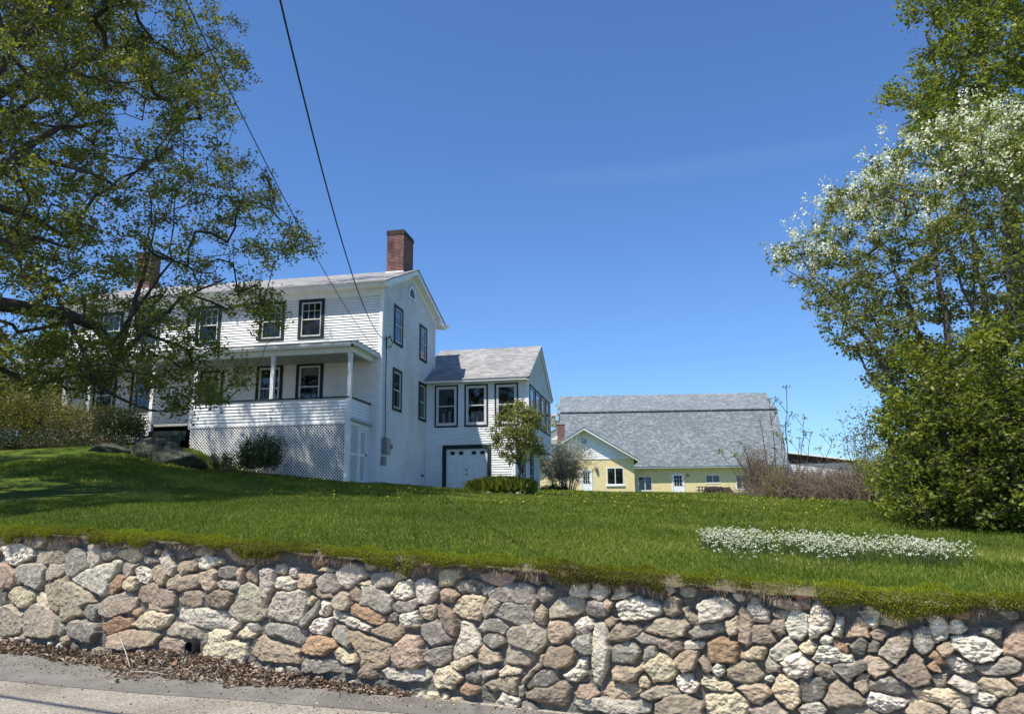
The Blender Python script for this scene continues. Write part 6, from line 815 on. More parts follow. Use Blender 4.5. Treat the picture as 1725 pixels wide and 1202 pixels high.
MAPLE_LIMBS=[[(-4.51, -17.45, -2.19, 0.546), (-4.63, -17.61, -0.04, 0.468), (-4.72, -17.73, 1.75, 0.429), (-5.01, -17.62, 4.43, 0.364), (-5.42, -17.51, 7.94, 0.26), (-5.78, -17.49, 11.94, 0.156)], [(-4.72, -17.73, 1.75, 0.338), (-4.25, -16.64, 2.63, 0.208), (-3.22, -15.19, 3.36, 0.169), (-2.87, -14.57, 3.41, 0.163), (-2.56, -14.02, 3.39, 0.15), (-2.21, -13.45, 3.25, 0.13), (-2.07, -13.07, 2.89, 0.111), (-2.07, -12.82, 2.54, 0.065), (-2.21, -12.67, 2.05, 0.033)], [(-2.07, -12.82, 2.61, 0.091), (-2.02, -12.4, 3.93, 0.065), (-2.0, -12.13, 5.13, 0.046), (-2.09, -11.82, 6.07, 0.026)], [(-2.07, -12.82, 2.61, 0.078), (-1.64, -12.49, 3.27, 0.052), (-1.26, -11.71, 4.31, 0.039), (-0.63, -10.58, 5.19, 0.023)], [(-2.07, -12.95, 2.74, 0.065), (-1.56, -13.18, 3.4, 0.046), (-0.39, -13.3, 4.79, 0.026)], [(-4.87, -17.77, 2.68, 0.312), (-3.75, -16.97, 4.32, 0.221), (-3.09, -16.52, 5.35, 0.182), (-2.58, -16.26, 6.03, 0.156), (-2.38, -16.06, 6.42, 0.13), (-2.28, -15.82, 6.84, 0.091), (-2.02, -15.42, 7.38, 0.058), (-1.55, -14.73, 7.84, 0.039)], [(-2.58, -16.26, 6.03, 0.104), (-2.43, -15.53, 6.57, 0.065), (-2.18, -14.21, 6.86, 0.046), (-1.87, -13.55, 6.74, 0.033), (-1.4, -12.3, 8.43, 0.023)], [(-2.45, -16.13, 6.31, 0.065), (-1.41, -15.95, 6.2, 0.039), (-0.55, -15.72, 5.94, 0.026)], [(-5.01, -17.62, 4.43, 0.26), (-4.89, -16.31, 6.58, 0.156), (-4.31, -14.89, 8.81, 0.104), (-4.07, -14.35, 9.58, 0.098), (-3.69, -13.69, 10.15, 0.078), (-3.16, -12.94, 11.08, 0.039), (-2.54, -11.91, 11.94, 0.026)], [(-4.31, -14.89, 8.81, 0.078), (-3.56, -14.69, 9.28, 0.065), (-2.77, -14.48, 9.47, 0.052), (-1.6, -14.24, 9.14, 0.026)], [(-5.19, -17.54, 5.5, 0.208), (-3.6, -17.11, 6.87, 0.13), (-2.59, -16.57, 8.19, 0.091), (-2.39, -16.5, 8.87, 0.078), (-2.2, -16.3, 9.44, 0.058), (-2.05, -16.14, 10.13, 0.039), (-1.94, -15.9, 11.22, 0.026)], [(-2.39, -16.5, 8.87, 0.052), (-2.3, -15.97, 9.68, 0.033), (-2.29, -15.4, 10.62, 0.019)], [(-3.17, -15.87, 7.49, 0.065), (-3.03, -15.29, 8.21, 0.052), (-3.01, -14.71, 9.04, 0.026)], [(-4.65, -17.64, 2.23, 0.156), (-3.98, -16.01, 2.06, 0.078), (-3.46, -14.73, 2.02, 0.058), (-3.14, -14.14, 1.79, 0.052), (-2.84, -13.73, 1.89, 0.046), (-2.5, -13.17, 2.16, 0.033), (-2.02, -12.39, 2.31, 0.019), (-1.25, -11.46, 2.21, 0.013)], [(-2.56, -14.02, 3.39, 0.065), (-2.1, -13.88, 2.54, 0.052), (-1.79, -13.88, 1.82, 0.046), (-1.37, -13.67, 1.49, 0.039), (-0.91, -13.43, 1.27, 0.026), (-0.63, -13.23, 1.15, 0.019), (0.09, -12.73, 1.25, 0.01)], [(-2.65, -16.04, 5.11, 0.078), (-2.33, -15.44, 5.18, 0.065), (-2.02, -14.88, 4.95, 0.052), (-1.91, -14.25, 6.21, 0.039), (-1.52, -13.41, 7.17, 0.026), (-1.27, -12.71, 8.13, 0.016)], [(-4.02, -17.3, 3.97, 0.156), (-2.58, -16.85, 4.27, 0.078), (-2.04, -16.56, 4.33, 0.065), (-1.81, -16.33, 4.14, 0.058), (-1.74, -15.99, 4.52, 0.039), (-1.43, -15.16, 4.52, 0.026)], [(-2.63, -13.95, 3.41, 0.052), (-3.71, -13.44, 4.52, 0.046), (-4.82, -13.26, 5.13, 0.039)]]
BLOOM_TIPS='1841,-1092,712,1831,-1314,643,1628,-1017,101,1794,-1416,542,1373,-1308,411,1801,-1536,-77,1625,-1057,369,2032,-1385,324,1811,-1447,47,1865,-1485,22,1818,-1388,-96,1705,-1315,-28,1564,-1163,361,1912,-1493,184,1751,-1068,-79,1617,-1012,207,1757,-1302,260,1755,-1330,219,1734,-1389,494,1691,-1094,204,1546,-1425,525,1748,-1302,479,1722,-1237,375,1638,-1310,287,1533,-1101,588,1747,-1228,578,1837,-1074,638,1585,-1326,374,1866,-1214,393,1818,-1172,-72,1499,-1383,266,1723,-1406,179,1943,-1388,472,1930,-1114,720,1778,-1307,-136,2041,-1217,97,1725,-1190,573,1821,-1353,602,1634,-1453,58,1701,-1184,534,1529,-1381,275,1665,-1212,396,1692,-1149,-98,1574,-1152,308,1937,-1113,316,1783,-1147,277,1928,-1403,-39,1683,-1412,368,1428,-1393,362,1752,-1357,434,1746,-1172,93,1983,-1188,309,1612,-1062,257,1719,-1460,13,1941,-1388,360,1870,-1569,184,1673,-1250,272,1633,-1185,322,1670,-1208,656,1858,-1403,508,1446,-1334,428,1755,-1299,581,1823,-1476,-87,1673,-1362,-16,1678,-1218,53,1579,-1292,553,1883,-1375,-54,1644,-1235,38,1786,-1185,97,1551,-1343,441,1477,-1246,402,1603,-1203,76,1903,-1180,-130,1758,-1127,483,1652,-1085,12,1767,-1218,12,2024,-1276,529,1858,-1205,80,1647,-1422,300,1735,-1492,513,1899,-1098,376,1461,-1335,202,1716,-1455,543,1678,-1116,399,1725,-1270,340,1773,-1396,487,1626,-1254,186,2115,-1266,440,1675,-1079,486,1598,-993,487,1697,-1176,-56,1798,-1371,2,1706,-1389,613,1831,-1339,96,1520,-1258,326,1923,-1206,426,1713,-1309,506,1679,-1216,618,1893,-1192,138,1634,-1437,467,1740,-1396,313,1673,-1303,-142,1496,-982,495,1745,-1399,226,1850,-1177,493,1829,-1501,5,1510,-1201,400,1545,-1327,1,1639,-1333,349,1938,-1114,756,1543,-1150,564,1756,-1401,350,1804,-1387,181,1652,-1383,-59,1824,-1067,165,1698,-1018,260,1605,-1222,416,1702,-1212,258,1549,-1353,-120,1548,-1226,498,1812,-1118,584,1641,-1165,409,1794,-1203,495,1525,-1402,99,1809,-1079,354,1789,-1270,642,1701,-1226,-67,2101,-1218,592,1688,-1407,-5,1633,-1162,263,1702,-1371,275,1730,-1084,223,1635,-1407,394,1601,-1410,-55,1595,-1263,-120,1851,-1186,269,1901,-1091,202,1725,-1457,242,1765,-1418,279,1490,-1294,191,1717,-1109,335,1725,-1443,471,1659,-1418,335,1695,-1252,460,1573,-1057,576,1854,-1236,501,1688,-1053,712,1879,-1453,-61,1868,-1112,140,1924,-1356,340,1902,-1260,447,1607,-1410,321,1763,-1064,50,1863,-1412,133,1761,-1079,266,1724,-1150,-122,1677,-1441,-108,1659,-1287,372,1845,-1462,552,1819,-1495,170,1817,-1148,680,1781,-1398,455,1565,-1381,398,1942,-1211,162,1889,-1181,183,1977,-1253,-74,1515,-1173,456,1612,-1087,206,1486,-1379,493,1934,-1214,-132,1873,-1431,284,1941,-1114,-47,1838,-1187,662,1933,-1534,195,1789,-1190,214,1519,-1343,181,1804,-1269,529,1433,-1304,290,1600,-1386,45,1949,-1446,220,1871,-1308,201,1999,-1370,488,1869,-1217,302,1676,-1311,488,1809,-1516,72,1968,-1462,428,1667,-1105,626,1830,-1238,351,1650,-1458,-48,1910,-1182,20,1775,-1071,736,1745,-1359,550,1717,-1493,565,1703,-1270,-116,2001,-1361,271,1706,-1385,96,1605,-1246,518,1694,-1385,421,1621,-1254,330,1710,-1374,551,1746,-1065,493,1897,-1347,-104,1751,-1074,526,1842,-1371,153,1726,-1067,405,1603,-1367,567,1537,-1315,309,1772,-1256,528,1603,-1361,469,1710,-1406,216,1918,-1303,339,1842,-1081,-132,1498,-996,447,1706,-1118,27,1565,-1220,550,1813,-1389,415,1705,-1332,10,1781,-1365,650,1688,-1474,177,1750,-1307,321,1913,-1104,597,1664,-1351,428,1416,-1311,334,1629,-1132,364,1709,-1162,319,1631,-1199,186,1997,-1147,88,1996,-1185,494,1713,-1420,-120,1792,-1275,3,1732,-1503,303,1605,-1433,362,1764,-1274,-48,2068,-1265,383,1872,-1149,-85,1799,-1304,266,1557,-1238,232,1627,-1143,184,2001,-1440,357,1820,-1401,574,1604,-1265,257,1838,-1115,-63,1704,-1382,307,1698,-1162,174,1761,-1237,68,1840,-1479,115,1744,-1436,-75,1732,-1136,591,1670,-1007,346,1767,-1341,59,1988,-1331,421,1708,-1090,659,1881,-1461,232,1839,-1159,598,1926,-1279,108,1751,-1305,103,1737,-1455,418,1684,-1421,-48,1565,-984,331,1615,-1162,556,1883,-1160,496,1717,-1472,307,1548,-1321,40,1463,-1233,448,1479,-1168,321,1994,-1308,213,1624,-1052,304,1626,-1060,102,1863,-1110,468,1539,-1245,398,1940,-1232,635,1779,-1071,591,1687,-1153,570,1794,-1483,258,1704,-1131,365,2043,-1370,428,1674,-1415,585,1847,-1491,358,1784,-1335,318,1801,-1391,-140,1961,-1213,-33,1726,-1208,11,1844,-1140,492,1764,-1116,399,1789,-1504,118,1444,-1387,263,1605,-1273,13,1634,-1287,475,1703,-1073,-64,2003,-1156,617,1834,-1419,-38,1571,-1310,117,1617,-1321,397,1769,-1235,-46,1631,-1276,518,1499,-1229,521,1658,-1357,389,1571,-1219,294,1491,-1031,448,1411,-1174,378,1634,-1354,115,1551,-1235,193,1762,-1203,492,1997,-1153,473,1519,-1372,234,1688,-1203,210,1713,-1441,298,1641,-1291,-51,1946,-1460,459,1869,-1495,296,1811,-1195,-133,1635,-1369,354,2091,-1234,447,1545,-997,587,1869,-1330,454,1617,-1438,-16,1935,-1540,385,2052,-1254,243,1919,-1341,517,1812,-1304,365,1660,-1251,70,1554,-1385,526,1551,-1291,-49,1942,-1489,496,1799,-1074,224,1721,-1054,-2,1813,-1289,581,1843,-1156,69,1721,-1276,660,1868,-1123,619,1524,-1323,121,1929,-1545,354,1703,-1277,270,1961,-1473,288,1972,-1334,-25,1873,-1560,416,1584,-1425,-113,1779,-1376,228,1738,-1027,209,1747,-1106,89,1795,-1337,392,1641,-1274,608,1873,-1175,718,1565,-1273,355,1413,-1286,401,1775,-1500,544,1480,-1356,311,1589,-1044,321,1936,-1186,364,1944,-1154,679,2052,-1230,149,1908,-1422,172,1797,-1350,439,1574,-1275,446,1805,-1226,177,1646,-1127,546,1869,-1561,104,1794,-1116,214,1827,-1092,447,1677,-1453,376,2041,-1275,53,1502,-1391,322,1450,-1286,325,1879,-1370,143,1761,-1214,673,1949,-1308,244,1744,-1103,159,1632,-1447,158,1789,-1524,-140,1877,-1485,57,1666,-1227,-113,1570,-1419,126,1829,-1330,27,1534,-1151,273,1883,-1128,529,1804,-1385,64,1927,-1262,342,1902,-1210,643,1656,-1204,570,1998,-1272,425,1578,-1086,301,2052,-1220,220,1536,-1339,217,1633,-1452,396,1532,-1395,-75,1602,-1191,265,1826,-1072,558,1527,-1118,377,1736,-1263,484,1840,-1427,-106,1547,-1319,526,1487,-1257,317,1557,-1113,486,1629,-1049,455,1836,-1277,449,1888,-1429,238,1507,-979,409,1909,-1472,284,1843,-1287,99,1975,-1304,56,1591,-1031,416,1922,-1442,-92,1438,-983,486,1594,-1371,273,1775,-1427,-36,1803,-1264,-47,1807,-1178,624,2080,-1183,114,1735,-1302,-128,1670,-1435,52,1940,-1426,26,1867,-1221,619,1923,-1248,232,1510,-1192,536,1471,-1223,259,1771,-1237,467,1934,-1514,352,1463,-1170,488,1533,-1409,151,1518,-1300,346,1710,-1209,440,1801,-1142,-74,2074,-1199,524,2029,-1160,349,1610,-1211,526,1665,-1157,638,1861,-1537,324,1776,-1517,238,1745,-1272,94,1619,-1337,238,1599,-1151,111,1766,-1119,57,1670,-1371,81,1638,-1182,19,1629,-1401,-99,1878,-1147,454,1739,-1207,-124,2010,-1257,52,1748,-1486,440,1776,-1271,423,1902,-1460,25,1811,-1236,88,1791,-1066,633,1668,-1327,55,1577,-1321,182,1674,-1364,169,1609,-1109,307,1999,-1351,565,1960,-1238,8,1989,-1317,328,1648,-1394,450,1846,-1073,-76,1576,-1161,536,1810,-1386,-59,1730,-1341,74,2031,-1192,499,1814,-1117,314,2000,-1235,635,1574,-1427,14,1982,-1310,484,1565,-1270,294,1905,-1453,186,1552,-1385,484,2040,-1296,358,1769,-1170,462,1871,-1253,620,1814,-1066,-3,1878,-1210,-41,1745,-1075,305,1809,-1362,549,1618,-1329,-37,1957,-1148,73,1535,-1400,345,1917,-1305,569,1566,-1382,5,1997,-1204,561,2028,-1199,18,1744,-1374,99,1803,-1505,-54,1707,-1329,335,1679,-1402,183,1569,-1325,246,1756,-1455,348,1465,-1046,415,1539,-1066,472,1548,-1074,344,1604,-1046,613,1806,-1541,-44,1616,-1220,301,1785,-1431,467,1659,-1194,-132,1538,-1357,42,1747,-1439,138,1649,-1120,327,1856,-1145,-126,1767,-1215,292,1559,-1431,60,1538,-1148,493,1815,-1437,9,1853,-1145,269,1698,-1071,-109,1900,-1399,576,1567,-1218,355,1595,-1452,48,1516,-1299,229,1918,-1337,3,1759,-1260,-116,1554,-1372,162,2013,-1173,414,1845,-1134,554,1734,-1281,436,2006,-1403,203,1576,-1184,173,1660,-1085,362,1779,-1249,111,1622,-1171,612,1676,-1440,102,1850,-1232,-71,1638,-1469,460,1774,-1463,485,1684,-1297,125,1658,-1175,495,1667,-1034,267,1799,-1232,337,1802,-1268,280,1860,-1546,-100,1694,-1307,434,1508,-1081,536,1642,-1021,517,1487,-1339,367,2076,-1226,117,1559,-1091,227,1898,-1106,763,2088,-1251,211,1561,-1320,410,1560,-1119,373,1768,-1186,-89,1891,-1537,-21,1597,-1347,-70,1980,-1403,414,1747,-1396,583,1549,-1093,429,1577,-1331,509,2027,-1230,575,1640,-1000,-104,1773,-1341,28,1603,-1179,216,1681,-1158,75,1936,-1129,542,1742,-1030,440,1667,-1285,242,2108,-1317,537,1598,-1109,535,1851,-1399,66,1926,-1342,568,1474,-1223,350,1750,-1088,453,1597,-1232,235,1733,-1173,53,2019,-1309,468,1816,-1118,409,1629,-1119,-22,1535,-1034,481,1577,-1431,224,1731,-1031,625,1543,-1040,368,1732,-1340,516,1875,-1293,625,1684,-1051,399,1932,-1578,353,1675,-1177,449,1744,-1435,81,1549,-981,392,1857,-1560,449,1908,-1204,-45,1561,-977,553,1656,-1068,571,1735,-1406,-18,1830,-1255,-9,1817,-1220,208,1732,-1111,57,1691,-1246,125,1790,-1232,606,2003,-1267,-17,1800,-1489,431,1502,-1059,325,1791,-1053,167,1601,-1036,174,1551,-1270,130,1993,-1302,514,1774,-1191,561,1826,-1088,521,1728,-1374,-52,1770,-1285,354,1805,-1073,36,1528,-1195,206,1780,-1407,404,1739,-1126,291,1837,-1308,289,1738,-1352,273,1896,-1198,683,1792,-1086,515,1783,-1221,402,1833,-1243,436,1822,-1545,179,1719,-1358,461,1518,-1414,198,1787,-1136,112,1586,-1375,-105,1664,-1347,265,1571,-1281,264,1481,-1409,231,2022,-1234,-99,1653,-1247,365,1509,-1234,243,1900,-1539,476,1916,-1294,-49,1726,-1150,692,1705,-1238,511,1566,-1142,214,1432,-1015,502,1636,-1432,-117,1526,-1226,464,1962,-1255,205,1981,-1404,282,1924,-1433,418,1588,-1116,445,1957,-1221,-90,1706,-1332,244,1514,-1100,456,1912,-1382,391,1836,-1201,711,1807,-1438,430,1899,-1231,686,1825,-1233,52,2014,-1270,303,1591,-1419,282,1662,-1076,434,1505,-1199,272,1654,-1296,430,1598,-1224,155,1474,-1315,269,1609,-1007,353,1613,-1244,454,1996,-1294,179,2012,-1184,178,1608,-1312,76,1722,-1209,307,1670,-1386,113,1948,-1384,142,1751,-1506,369,1569,-1389,211,1690,-1292,384,1535,-1109,328,1588,-1141,24,1921,-1148,615,1442,-1170,433,1820,-1138,6,1882,-1255,48,1643,-1129,594,1834,-1512,279,2008,-1410,515,1846,-1082,674,1614,-1071,-94,1806,-1458,528,1854,-1468,-137,1763,-1324,416,2003,-1141,175,1828,-1364,343,1797,-1513,5,1814,-1304,-48,1537,-1423,463,1708,-1355,-119,1796,-1182,403,1777,-1343,542,1820,-1287,698,1864,-1135,424,1772,-1237,255,1591,-1403,81,1704,-1100,554,1606,-1169,525,1785,-1195,150,1753,-1342,131,1364,-1361,369,1912,-1504,312,1981,-1267,121,1429,-1393,231,1846,-1156,367,1691,-1012,692,1962,-1131,19,2039,-1179,618,1698,-1017,558,1529,-1350,473,1942,-1325,101,2003,-1218,204,1641,-1449,118,1734,-1296,180,1731,-1194,616,2060,-1169,286,1483,-966,535,1727,-1341,374,2064,-1243,587,1751,-1499,123,1684,-1476,314,1867,-1126,326,1794,-1106,-130,1948,-1363,-90,1549,-1221,146,1839,-1165,186,1949,-1137,202,1771,-1146,525,1513,-1275,534,1613,-1168,455,1628,-1251,553,1820,-1178,307,1454,-1104,340,1616,-1161,-95,1723,-1134,555,1586,-1412,170,1712,-1046,126,1543,-1403,-27,1693,-1305,-61,1909,-1165,306,1768,-1192,708,1915,-1536,278,1899,-1142,391,1578,-1210,452,1777,-1415,121,1474,-1185,408,1767,-1136,-55,1846,-1265,274,2039,-1310,135,1450,-1239,311,1572,-1014,530,1898,-1133,691,1446,-1402,191,2062,-1312,283,1615,-1325,456,1676,-1472,538,1625,-1135,38'
BLOOM_LIMBS=[[(16.1, -12.48, -1.48, 0.103), (16.1, -12.59, -0.38, 0.092), (15.92, -12.74, 0.67, 0.069), (15.46, -12.82, 1.77, 0.052), (14.97, -12.9, 2.77, 0.029), (14.32, -12.96, 3.44, 0.017)], [(16.38, -12.26, -1.51, 0.103), (16.57, -12.32, -0.14, 0.092), (16.51, -12.3, 1.82, 0.069), (16.24, -12.21, 3.4, 0.046), (15.82, -12.09, 4.82, 0.023)], [(16.42, -13.11, -1.53, 0.115), (16.6, -13.17, -0.2, 0.092), (16.63, -13.18, 1.4, 0.069), (16.64, -13.18, 3.46, 0.046), (16.66, -12.98, 5.06, 0.023)], [(17.02, -12.26, -1.56, 0.127), (17.34, -12.37, 0.08, 0.103), (17.66, -12.5, 2.22, 0.081), (17.64, -12.49, 4.26, 0.046), (17.61, -12.48, 6.0, 0.023)], [(17.04, -13.33, -1.59, 0.127), (17.34, -13.45, 0.42, 0.103), (17.69, -13.48, 2.45, 0.081), (17.82, -13.43, 4.14, 0.046), (18.07, -13.32, 5.81, 0.023)], [(17.75, -12.53, -1.66, 0.138), (18.12, -12.69, 0.49, 0.115), (18.55, -12.66, 2.87, 0.081), (19.0, -12.65, 4.99, 0.034)], [(15.92, -12.74, 0.67, 0.046), (15.46, -12.2, 1.39, 0.029), (15.08, -11.69, 2.55, 0.017)], [(17.55, -13.53, 1.52, 0.057), (16.9, -13.92, 2.39, 0.034), (16.53, -14.21, 3.48, 0.017)], [(18.02, -13.73, -1.69, 0.138), (18.48, -13.95, 0.32, 0.115), (19.03, -14.01, 3.02, 0.057)]]
TALL_TIPS='2283,-1007,1576,2354,-1043,1050,2548,-645,1400,2016,-1023,1020,2391,-913,718,1920,-751,1502,2298,-987,1253,2358,-537,1083,1907,-700,982,2267,-1000,644,2161,-630,942,2016,-514,998,2050,-731,1286,1986,-899,1502,2234,-1152,847,2125,-959,649,2134,-579,1468,2429,-617,744,2010,-757,1034,2343,-663,1101,2183,-1067,670,2197,-926,1419,2357,-596,952,1996,-555,1478,2057,-831,711,2160,-579,780,2164,-989,1087,2500,-822,1231,2148,-950,1445,2016,-918,1349,2437,-772,655,1906,-661,933,2558,-696,1801,2243,-771,1262,2099,-433,963,2304,-884,798,2101,-802,1438,2264,-1127,1312,2430,-583,1255,2344,-607,1556,2011,-787,755,1872,-890,865,1841,-827,874,1920,-874,739,2263,-544,782,2130,-772,1281,2203,-953,745,2248,-941,780,2263,-825,1469,2177,-1089,1512,2186,-1105,589,1962,-809,1049,2287,-709,1387,2001,-455,1168,2179,-542,1591,2206,-991,1370,2230,-578,1265,2168,-475,1297,2092,-715,859,1931,-736,855,2114,-503,1270,2055,-577,942,2146,-600,1685,2226,-1124,728,2318,-635,787,1993,-783,798,1950,-955,1651,2355,-938,621,2207,-714,782,2345,-833,1639,2139,-476,1994,2107,-889,1426,1933,-914,823,2103,-534,1069,1881,-895,1198,2469,-834,1014,2311,-812,1478,2056,-487,1675,2012,-971,688,2226,-493,1211,1965,-525,1134,2370,-778,776,2117,-453,1107,2068,-540,1510,2034,-621,1358,2192,-578,969,1959,-896,1007,2077,-669,1197,2238,-720,1599,2407,-748,1554,1974,-514,1470,2274,-1139,1393,1949,-954,687,2010,-666,1372,2013,-921,834,2609,-772,1764,2268,-965,530,1959,-759,911,2345,-1049,1454,1937,-557,1048,2047,-934,1484,2125,-725,787,2382,-1032,1312,2078,-431,1463,2165,-844,803,2233,-1072,983,1918,-659,1021,2379,-583,1254,2354,-732,1861,2556,-692,1856,2414,-705,713,2396,-723,884,2237,-540,1155,2182,-803,704,2011,-981,852,2049,-730,1547,2252,-569,1609,2039,-792,962,2054,-900,858,2021,-747,1645,2081,-784,1854,2013,-959,1165,2480,-837,1083,2025,-532,1308,1964,-1008,939,2193,-748,1750,1929,-922,1725,2485,-697,1546,2028,-859,779,2030,-448,1313,2079,-908,1141,2189,-843,966,2390,-928,1602,2233,-710,1731,2291,-983,825,2296,-1016,1528,2332,-705,1197,2263,-1114,786,2106,-602,819,2175,-469,1453,2083,-862,1329,2283,-1063,987,2413,-670,860,2258,-697,1334,2307,-998,715,1863,-957,887,1961,-946,1235,2234,-797,880,2462,-731,856,2565,-689,1304,2488,-830,1596,2051,-882,984,1961,-765,1038,2404,-926,1503,1905,-831,1198,2270,-659,1745,2246,-917,1480,2056,-626,1763,2433,-738,1377,2396,-989,1018,2267,-1067,646,1986,-680,1278,2514,-667,954,2013,-959,1587,1931,-925,1301,2214,-1003,878,2151,-1018,906,2187,-1058,606,1960,-890,1643,2238,-778,1091,2281,-630,1876,2234,-1154,601,2274,-820,1399,2036,-865,667,2218,-766,790,2193,-512,1424,2119,-864,1762,2415,-612,872,2097,-840,1658,2140,-698,975,2202,-950,883,2388,-695,1695,2534,-687,1372,2236,-1137,666,2173,-603,1373,2137,-796,801,1964,-944,1119,2154,-630,1745,2024,-615,1713,2058,-770,1220,2080,-1037,700,2136,-1014,828,2058,-936,1191,1934,-639,1415,1987,-947,1029,2058,-1028,1589,2463,-801,857,2289,-511,938,2256,-1061,688,2488,-728,951,2343,-880,666,2299,-1021,564,2468,-649,1355,1925,-899,1112,2004,-552,1094,1908,-774,1027,2330,-959,1427,2022,-920,734,2299,-540,1260,2299,-935,990,2283,-730,790,2156,-794,1490,2142,-469,978,2230,-1074,1489,2271,-1064,742,2071,-987,923,1907,-807,881,2134,-914,945,2342,-660,1317,2309,-987,607,2387,-682,1445,2278,-1024,1062,2049,-593,1469,2006,-772,1210,2373,-896,797,2275,-986,1153,2227,-843,1215,2317,-851,1157,2180,-679,1127,1968,-911,873,2278,-1109,943,2351,-771,1318,2219,-475,1483,2332,-556,1965,2050,-805,1334,2007,-844,1757,2009,-754,1139,1814,-911,834,2361,-926,1328,2294,-571,893,2281,-727,1724,2249,-669,912,2414,-684,1326,2150,-891,1266,1927,-791,1121,2234,-768,1340,1985,-1000,1658,2408,-577,1410,2110,-827,1583,2384,-590,1844,1913,-504,1146,1964,-792,986,2263,-1160,1024,2112,-769,1759,2086,-941,1433,2332,-985,908,2181,-999,1438,1831,-906,1188,2464,-936,1503,2271,-778,835,2265,-900,1653,2054,-545,1119,1849,-939,718,2403,-606,790,2422,-845,1565,2520,-747,1617,2414,-735,1159,2194,-923,629,1870,-767,1084,2340,-882,555,2066,-822,911,2036,-654,803,1928,-860,1719,1890,-934,1253,1998,-935,928,2216,-1135,1411,1938,-806,1569,2222,-665,1615,1988,-670,989,2161,-1077,814,2062,-511,871,2575,-729,1387,2455,-936,1191,2158,-551,875,2098,-934,1549,2245,-702,1912,1947,-961,1441,1997,-516,937,2484,-660,1276,2329,-815,746,2079,-790,751,2160,-796,1177,2542,-833,1434,2146,-645,1937,2235,-808,1775,2554,-768,1238,1840,-617,1120,2145,-783,1644,2099,-606,896,2163,-524,1180,1988,-850,1219,1955,-614,1147,2192,-547,1522,2472,-746,1419,2356,-855,1535,1907,-937,1053,2006,-982,755,2473,-792,1517,2187,-757,903,2026,-708,1348,2438,-624,1286,2357,-850,1032,2251,-483,1286,2007,-912,1109,2303,-863,1231,2016,-843,1130,2010,-673,1093,2013,-674,940,1972,-884,1351,1988,-390,1096,2421,-1057,1502,1918,-611,915,2106,-859,833,2136,-630,1629,1881,-753,968,1972,-443,1067,2503,-849,1329,2097,-838,1005,2450,-753,1044,2463,-643,684,2198,-475,965,2046,-616,1203,2109,-850,1113,2351,-531,1653,2136,-1070,1425,2353,-754,1272,2293,-506,1044,2500,-618,1225,2301,-552,1863,1928,-815,821,2046,-400,1192,2116,-797,1007,2040,-632,2011,2134,-907,816,1901,-976,845,2318,-947,1115,2321,-606,1396,1805,-735,1025,2277,-720,1236,2535,-843,1614,2174,-876,1627,2108,-815,1212,2202,-577,1214,2176,-628,1181,2325,-651,1522,1964,-951,1076,1886,-872,994,2127,-580,1588,2436,-876,916,2185,-713,1253,2136,-581,951,2173,-1000,1563,1969,-565,1261,2343,-526,1160,2057,-759,1171,2472,-608,1688,1930,-570,1092,2136,-1042,680,2078,-421,1053,1955,-633,1083,2081,-497,1440,2363,-885,1113,2309,-539,1521,2083,-671,1336,2112,-479,1342,2133,-1037,1258,2052,-736,1013,2163,-908,865,2410,-577,1046,2133,-500,1754'
TALL_LIMBS=[[(20.49, -7.17, -1.47, 0.276), (20.71, -7.27, 2.64, 0.23), (20.72, -7.27, 7.12, 0.172), (20.62, -7.23, 9.82, 0.115), (20.63, -7.24, 12.44, 0.069), (20.81, -7.32, 15.5, 0.034)], [(20.72, -7.27, 7.12, 0.115), (19.95, -7.49, 8.85, 0.069), (19.28, -7.76, 10.41, 0.034), (18.89, -8.04, 11.76, 0.017)], [(20.77, -7.3, 4.24, 0.138), (22.07, -7.25, 8.39, 0.115), (22.76, -7.15, 12.0, 0.069), (23.26, -7.2, 15.78, 0.034)], [(20.65, -7.25, 8.9, 0.069), (20.13, -6.38, 9.69, 0.04), (19.47, -5.7, 10.61, 0.023), (18.98, -5.32, 11.38, 0.014)]]
